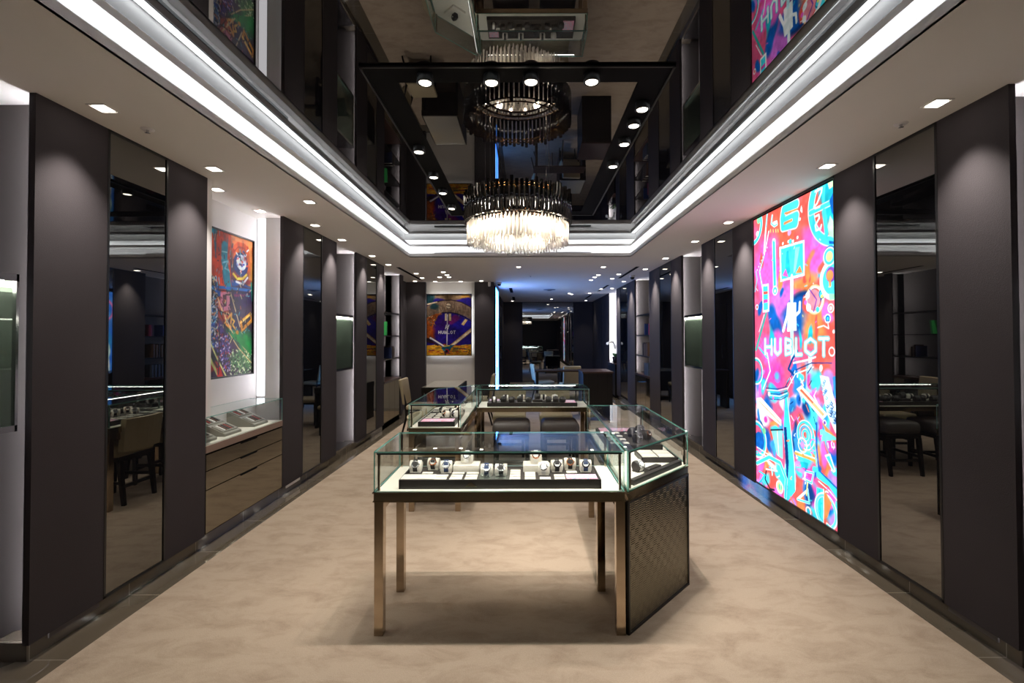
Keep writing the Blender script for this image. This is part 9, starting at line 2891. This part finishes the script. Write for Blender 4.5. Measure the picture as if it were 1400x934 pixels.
# left rear showcase contents
G3 = 'watches in the left rear showcase'
tray(-1.0, -.66, 4.29, 5.02, 'black tray of watches in the left rear showcase', h=.04)
card(-.83, 4.38, .30, .14, z, 'pink and white printed card at front of the left rear tray')
for i, (x, y, k_) in enumerate(((-.79, 4.56, 'g'), (-.70, 4.56, 's'), (-.75, 4.68, 's'), (-.68, 4.72, 'k'), (-.86, 4.78, 's'), (-.72, 4.86, 'g'))):
    watch(x, y, z, SD[k_], 'watch in the left rear showcase, %s from the front' % NO[i], G3, R(-35), CUSH, 'cream cushion in the left rear showcase, %s from the front' % NO[i])
for x in (-.95, -.87):
    for y in (4.52, 4.62, 4.72, 4.9): tile(x, y, .06, .05, z, 'white tile in the left column of the left rear tray', 'white tiles in the left rear tray')
pl = MB().cushion(-.09, .09, -.09, .09, 0, .03, .004).build('display_block', TILE, loc=(-.83, 5.42, HD)); pl.rotation_euler = (0, 0, R(45)); tag(pl, 'white diamond-set display block in the corner of left rear showcase', 'display block')
watch(-.83, 5.42, HD + .031, BLKK, 'lone black watch on the diamond-set white block', G3, R(-45), TRAY, 'black cushion on the diamond-set white block')
# right showcase contents
G4 = 'watches in the right showcase'
bar = MB().slab((.60, 2.585), (1.005, 2.995), .03, 0, .03).build('black_plinth', TRAY, loc=(0, 0, HD)); tag(bar, 'long low black plinth behind the slanted glass of right showcase', 'plinth')
tray(.76, 1.0, 3.05, 3.26, 'black tray of four white tiles in the right showcase', h=.03)
for x in (.82, .93):
    for y in (3.105, 3.2): tile(x, y, .10, .085, HD + .031, 'white tile in the four-tile tray of right showcase', 'white tiles in the four-tile tray')
watch(.69, 2.86, HD, (STEEL, DIALW, STRW), 'white watch near the slanted glass of the right showcase', G4, R(35), TRAY, 'black cushion near the slanted glass of right showcase')
b_ = MB().cushion(-.07, .07, -.02, .02, 0, .03, .003).build('black_sign_block', TRAY, loc=(.78, 2.86, HD)); b_.rotation_euler = (0, 0, R(45)); tag(b_, 'small black block set slantwise in the right showcase', 'block')
tray(.60, .99, 3.36, 4.0, 'long black tray of tiles and watches in the right showcase', h=.04)
for i, y in enumerate((3.42, 3.54, 3.66, 3.78)):
    for x in (.65, .73): tile(x, y, .06, .05, z, 'white tile in the long tray of the right showcase', 'white tiles in the long right tray')
for i, (x, y, k_) in enumerate(((.83, 3.46, 's'), (.92, 3.55, 'g'), (.84, 3.66, 'k'), (.92, 3.76, 's'))): watch(x, y, z, SD[k_], 'watch in the long tray of right showcase, %s from the front' % NO[i], G4, R(40), TRAY, 'black cushion in long tray of right showcase, %s from the front' % NO[i])
card(.79, 3.91, .34, .13, z, 'pink printed card at far end of the right showcase tray')

# ============================================================ SEATS
def chair_proto(beige=True):
    """faces +Y; low back chair (seat .50) or backless stool"""
    t_ = empty('low_back_chair' if beige else 'backless_stool', (0, 0, 0), '-', 'chair' if beige else 'stool')
    L = BEIGE if beige else DLEA
    MB().cushion(-.22, .22, -.20, .24, .46, .57 if beige else .61, .03 if beige else .055).build('seat', L, t_)
    if beige:
        mb = MB(); n_ = 8
        for k_ in range(n_):
            x0, x1 = -.22 + .44 * k_ / n_, -.22 + .44 * (k_ + 1) / n_; c0, c1 = .045 * (1 - (x0 / .22) ** 2), .045 * (1 - (x1 / .22) ** 2)
            A, B, C_, D_ = (x0, -.20 - c0), (x1, -.20 - c1), (x1, -.25 - c1), (x0, -.25 - c0)
            for z0, z1, l0, l1 in ((.52, .70, 0, -.015), (.70, .83, -.015, -.03)):
                f = lambda p, z_, l_: (p[0], p[1] + l_, z_)
                mb.face([f(A, z0, l0), f(B, z0, l0), f(B, z1, l1), f(A, z1, l1)], sm=True); mb.face([f(D_, z0, l0), f(D_, z1, l1), f(C_, z1, l1), f(C_, z0, l0)], sm=True)
            mb.face([f(A, .83, -.03), f(B, .83, -.03), f(C_, .83, -.03), f(D_, .83, -.03)]); mb.face([f(A, .52, 0), f(D_, .52, 0), f(C_, .52, 0), f(B, .52, 0)])
        for x in (-.22, .22):
            q = [(x, -.20, .52), (x, -.25, .52), (x, -.265, .70), (x, -.28, .83), (x, -.23, .83), (x, -.215, .70)]; mb.face(q if x > 0 else q[::-1])
        mb.build('backrest', L, t_)
    box(-.205, .205, -.19, .22, .42, .462).build('seat_frame', DWOOD, t_)
    for sx in (-1, 1):
        for sy in (-1, 1):
            x, y = sx * .18, (.19 if sy > 0 else -.18)
            s_ = .0 if sy > 0 else -.05
            mb = MB(); a, b = .021, .015
            T = [(x - a, y - a, .43), (x + a, y - a, .43), (x + a, y + a, .43), (x - a, y + a, .43)]; Bt = [(x - b, y - b + s_, .004), (x + b, y - b + s_, .004), (x + b, y + b + s_, .004), (x - b, y + b + s_, .004)]
            mb.face(T); mb.face(Bt[::-1])
            for k_ in range(4): j = (k_ + 1) % 4; mb.face([Bt[k_], Bt[j], T[j], T[k_]])
            mb.build('leg', DWOOD, t_)
    for y in (.19, -.2): box(-.17, .17, y - .01, y + .01, .16, .19).build('stretcher', DWOOD, t_)
    for x in (-.18, .18): box(x - .01, x + .01, -.2, .19, .20, .23).build('stretcher', DWOOD, t_)
    return t_
ch0 = chair_proto(True); st0 = chair_proto(False)
def place(proto, x, y, rz, lab, grp, used=set()):
    if proto.name in used: o = copy_tree(proto)
    else: used.add(proto.name); o = proto
    o.location = (x, y, 0); o.rotation_euler = (0, 0, R(rz)); o['label'] = lab; o['group'] = grp; return o
place(ch0, -.84, 4.60, -90, 'beige low back chair tucked under the left rear showcase, nearer one', 'beige chairs at the showcases')
place(ch0, -.84, 5.22, -90, 'beige low back chair tucked under the left rear showcase, farther one', 'beige chairs at the showcases')
place(ch0, -.22, 6.34, 180, 'beige chair behind the rear showcase, left one', 'beige chairs at the showcases')
place(ch0, .40, 6.34, 180, 'beige chair behind the rear showcase, right one', 'beige chairs at the showcases')
place(st0, -.17, 5.50, 0, 'dark grey backless stool under the rear showcase, left one', 'dark stools under the rear showcase')
place(st0, .40, 5.50, 0, 'dark grey backless stool under the rear showcase, right one', 'dark stools under the rear showcase')

# taller dining chairs round the tables
def dining_proto():
    t_ = empty('dining_chair', (0, 0, 0), '-', 'chair')
    MB().cushion(-.22, .22, -.2, .24, .42, .49, .025).build('seat', BEIGE, t_)
    b = MB().cushion(-.21, .21, -.03, .03, .50, .92, .025); b.xf(Matrix.Translation((0, -.22, .45)) @ Matrix.Rotation(R(9), 4, 'X') @ Matrix.Translation((0, 0, -.45))); b.build('backrest', BEIGE, t_)
    for sx in (-1, 1):
        MB().tube([(sx * .19, .2, .004), (sx * .19, .2, .43)], [.014, .02], 6).build('leg', DWOOD, t_)
        MB().tube([(sx * .19, -.27, .004), (sx * .19, -.19, .30), (sx * .19, -.2, .5), (sx * .19, -.245, .70)], [.014, .02, .02, .012], 6).build('leg', DWOOD, t_)
    box(-.2, .2, -.19, .22, .385, .42).build('seat_frame', DWOOD, t_); return t_
dc = dining_proto()
GD = 'beige dining chairs at the desks'
place(dc, -1.75, 7.72, -90, 'beige dining chair at the near left corner of the left rear table', GD)
place(dc, -.88, 8.55, 90, 'beige dining chair right of the left rear table', GD)
place(dc, 1.05, 11.08, 6, 'beige chair before the far right desk', GD)
place(dc, .45, 11.7, -80, 'chair left of the far right desk, lit blue', GD)

def desk(x0, x1, y0, y1, h, lab):
    t_ = empty('consultation_table', ((x0 + x1) / 2, (y0 + y1) / 2, 0), lab, 'table'); a, b = (x1 - x0) / 2, (y1 - y0) / 2
    box(-a, a, -b, b, h - .10, h - .006).build('top_frame', DWOOD, t_)
    box(-a + .02, a - .02, -b + .02, b - .02, h - .006, h, edge=(2, 0)).build('glass_inlay', mat('pale_glass_top', '#a8a294', .08, coat=.5), t_)
    for s_ in (-1, 1): box(s_ * (a - .02) - .02, s_ * (a - .02) + .02, -b + .02, b - .02, .004, h - .10).build('side_panel', DWOOD, t_)
    box(-a + .04, a - .04, -b + .1, -b + .13, .25, h - .10).build('modesty_panel', DWOOD, t_)
desk(-1.83, -1.19, 8.1, 9.35, .72, 'dark wooden table with pale glass top in front of the blue dial picture')
desk(.85, 1.5, 11.4, 12.5, .75, 'dark wooden desk with pale top far behind the reception block')
t_ = empty('reception_counter', (1.37, 9.2, 0), 'tall dark wooden reception block behind the right end of the rear showcase', 'counter')
box(-.28, .28, -.40, .40, .004, .90).build('body', DWOOD, t_); box(-.295, .295, -.415, .415, .90, .93).build('top', RWOOD, t_)
for s_ in (-1, 0, 1): box(s_ * .18 - .001, s_ * .18 + .001, -.402, -.40, .02, .89).build('front_seam', BLACKM, t_)
t_ = empty('reception_ledge', (.95, 10.42, 0), 'long low dark counter with reddish top running behind the reception block', 'counter')
box(-.75, .40, -.2, .2, .82, .85).build('top', RWOOD, t_); 
for x in (-.7, .35): box(x - .03, x + .03, -.18, .18, .004, .82).build('side_panel', DWOOD, t_)

# orchid in the far right niche
t_ = empty('niche_cabinet', (2.45, 12.55, 0), 'dark cabinet in the pale far right niche carrying the orchid', 'cabinet')
box(-.13, .16, -.5, .5, .06, .86).build('body', DWOOD, t_); box(-.14, .16, -.52, .52, .86, .885).build('top', RWOOD, t_); box(-.10, .14, -.47, .47, 0, .06).build('plinth', BLACKM, t_)
orx, ory, orz = 2.42, 12.45, .886
t_ = empty('potted_orchid', (orx, ory, orz), 'white orchid in a pot in the pale far right niche', 'plant')
MB().lathe([(0, 0), (.07, 0), (.095, .17), (.09, .17), (.07, .15), (0, .15)], n=20).build('pot', DWOOD, t_)
GRN = mat('leaf_green', '#3f6a35', .4); PET = mat('petal_white', '#f2ece0', .6)
for k_ in range(7):
    a = k_ * .9; mb = MB(); P0 = []
    for q in range(6):
        t = q / 5; r = .03 + .17 * t; zz = .16 + .10 * math.sin(t * 2.4) ; wd = .028 * math.sin(math.pi * min(.97, t + .12)); P0.append((r, zz, wd))
    for q in range(5):
        (r0, z0, w0), (r1, z1, w1) = P0[q], P0[q + 1]; f = lambda r, s_, zz: (r * math.cos(a) - s_ * math.sin(a), r * math.sin(a) + s_ * math.cos(a), zz)
        mb.face([f(r0, -w0, z0), f(r1, -w1, z1), f(r1, w1, z1), f(r0, w0, z0)], sm=True); mb.face([f(r0, w0, z0 - .004), f(r1, w1, z1 - .004), f(r1, -w1, z1 - .004), f(r0, -w0, z0 - .004)], sm=True)
    mb.build('leaf', GRN, t_)
fl = None
for k_, (ax, ay) in enumerate(((-.12, -.10), (-.06, .14))):
    pts = [(0, 0, .15), (.01, 0, .35), (ax * .3, ay * .3, .52), (ax, ay, .58), (ax * 2, ay * 1.7, .53)]
    sm_ = MB().tube(pts, .004, 6).build('stem', GRN, t_)
    for q in range(7):
        t = .35 + .65 * q / 6; i_ = min(int(t * 4), 3); u = t * 4 - i_; p = Vector(pts[i_]).lerp(Vector(pts[i_ + 1]), u)
        if fl is None:
            mb = MB()
            for s_ in range(5):
                a = s_ * 2 * math.pi / 5 + .3; c_ = Vector((0, math.cos(a), math.sin(a))); d_ = Vector((0, -math.sin(a), math.cos(a)))
                mb.face([(0, 0, 0), tuple(c_ * .025 + d_ * .018 + Vector((-.008, 0, 0))), tuple(c_ * .048), tuple(c_ * .025 - d_ * .018 + Vector((-.008, 0, 0)))], sm=True)
                mb.face([(.003, 0, 0), tuple(c_ * .025 - d_ * .018 + Vector((-.004, 0, 0))), tuple(c_ * .048 + Vector((.003, 0, 0))), tuple(c_ * .025 + d_ * .018 + Vector((-.004, 0, 0)))], sm=True)
            fl = mb.build('flower', PET, sm_); o = fl
        else: o = fl.copy(); COL.objects.link(o); o.parent = sm_
        o.location = p + Vector((-.01, 0, 0)); o.rotation_euler = (q * .7, .2, -.9 + q * .3)
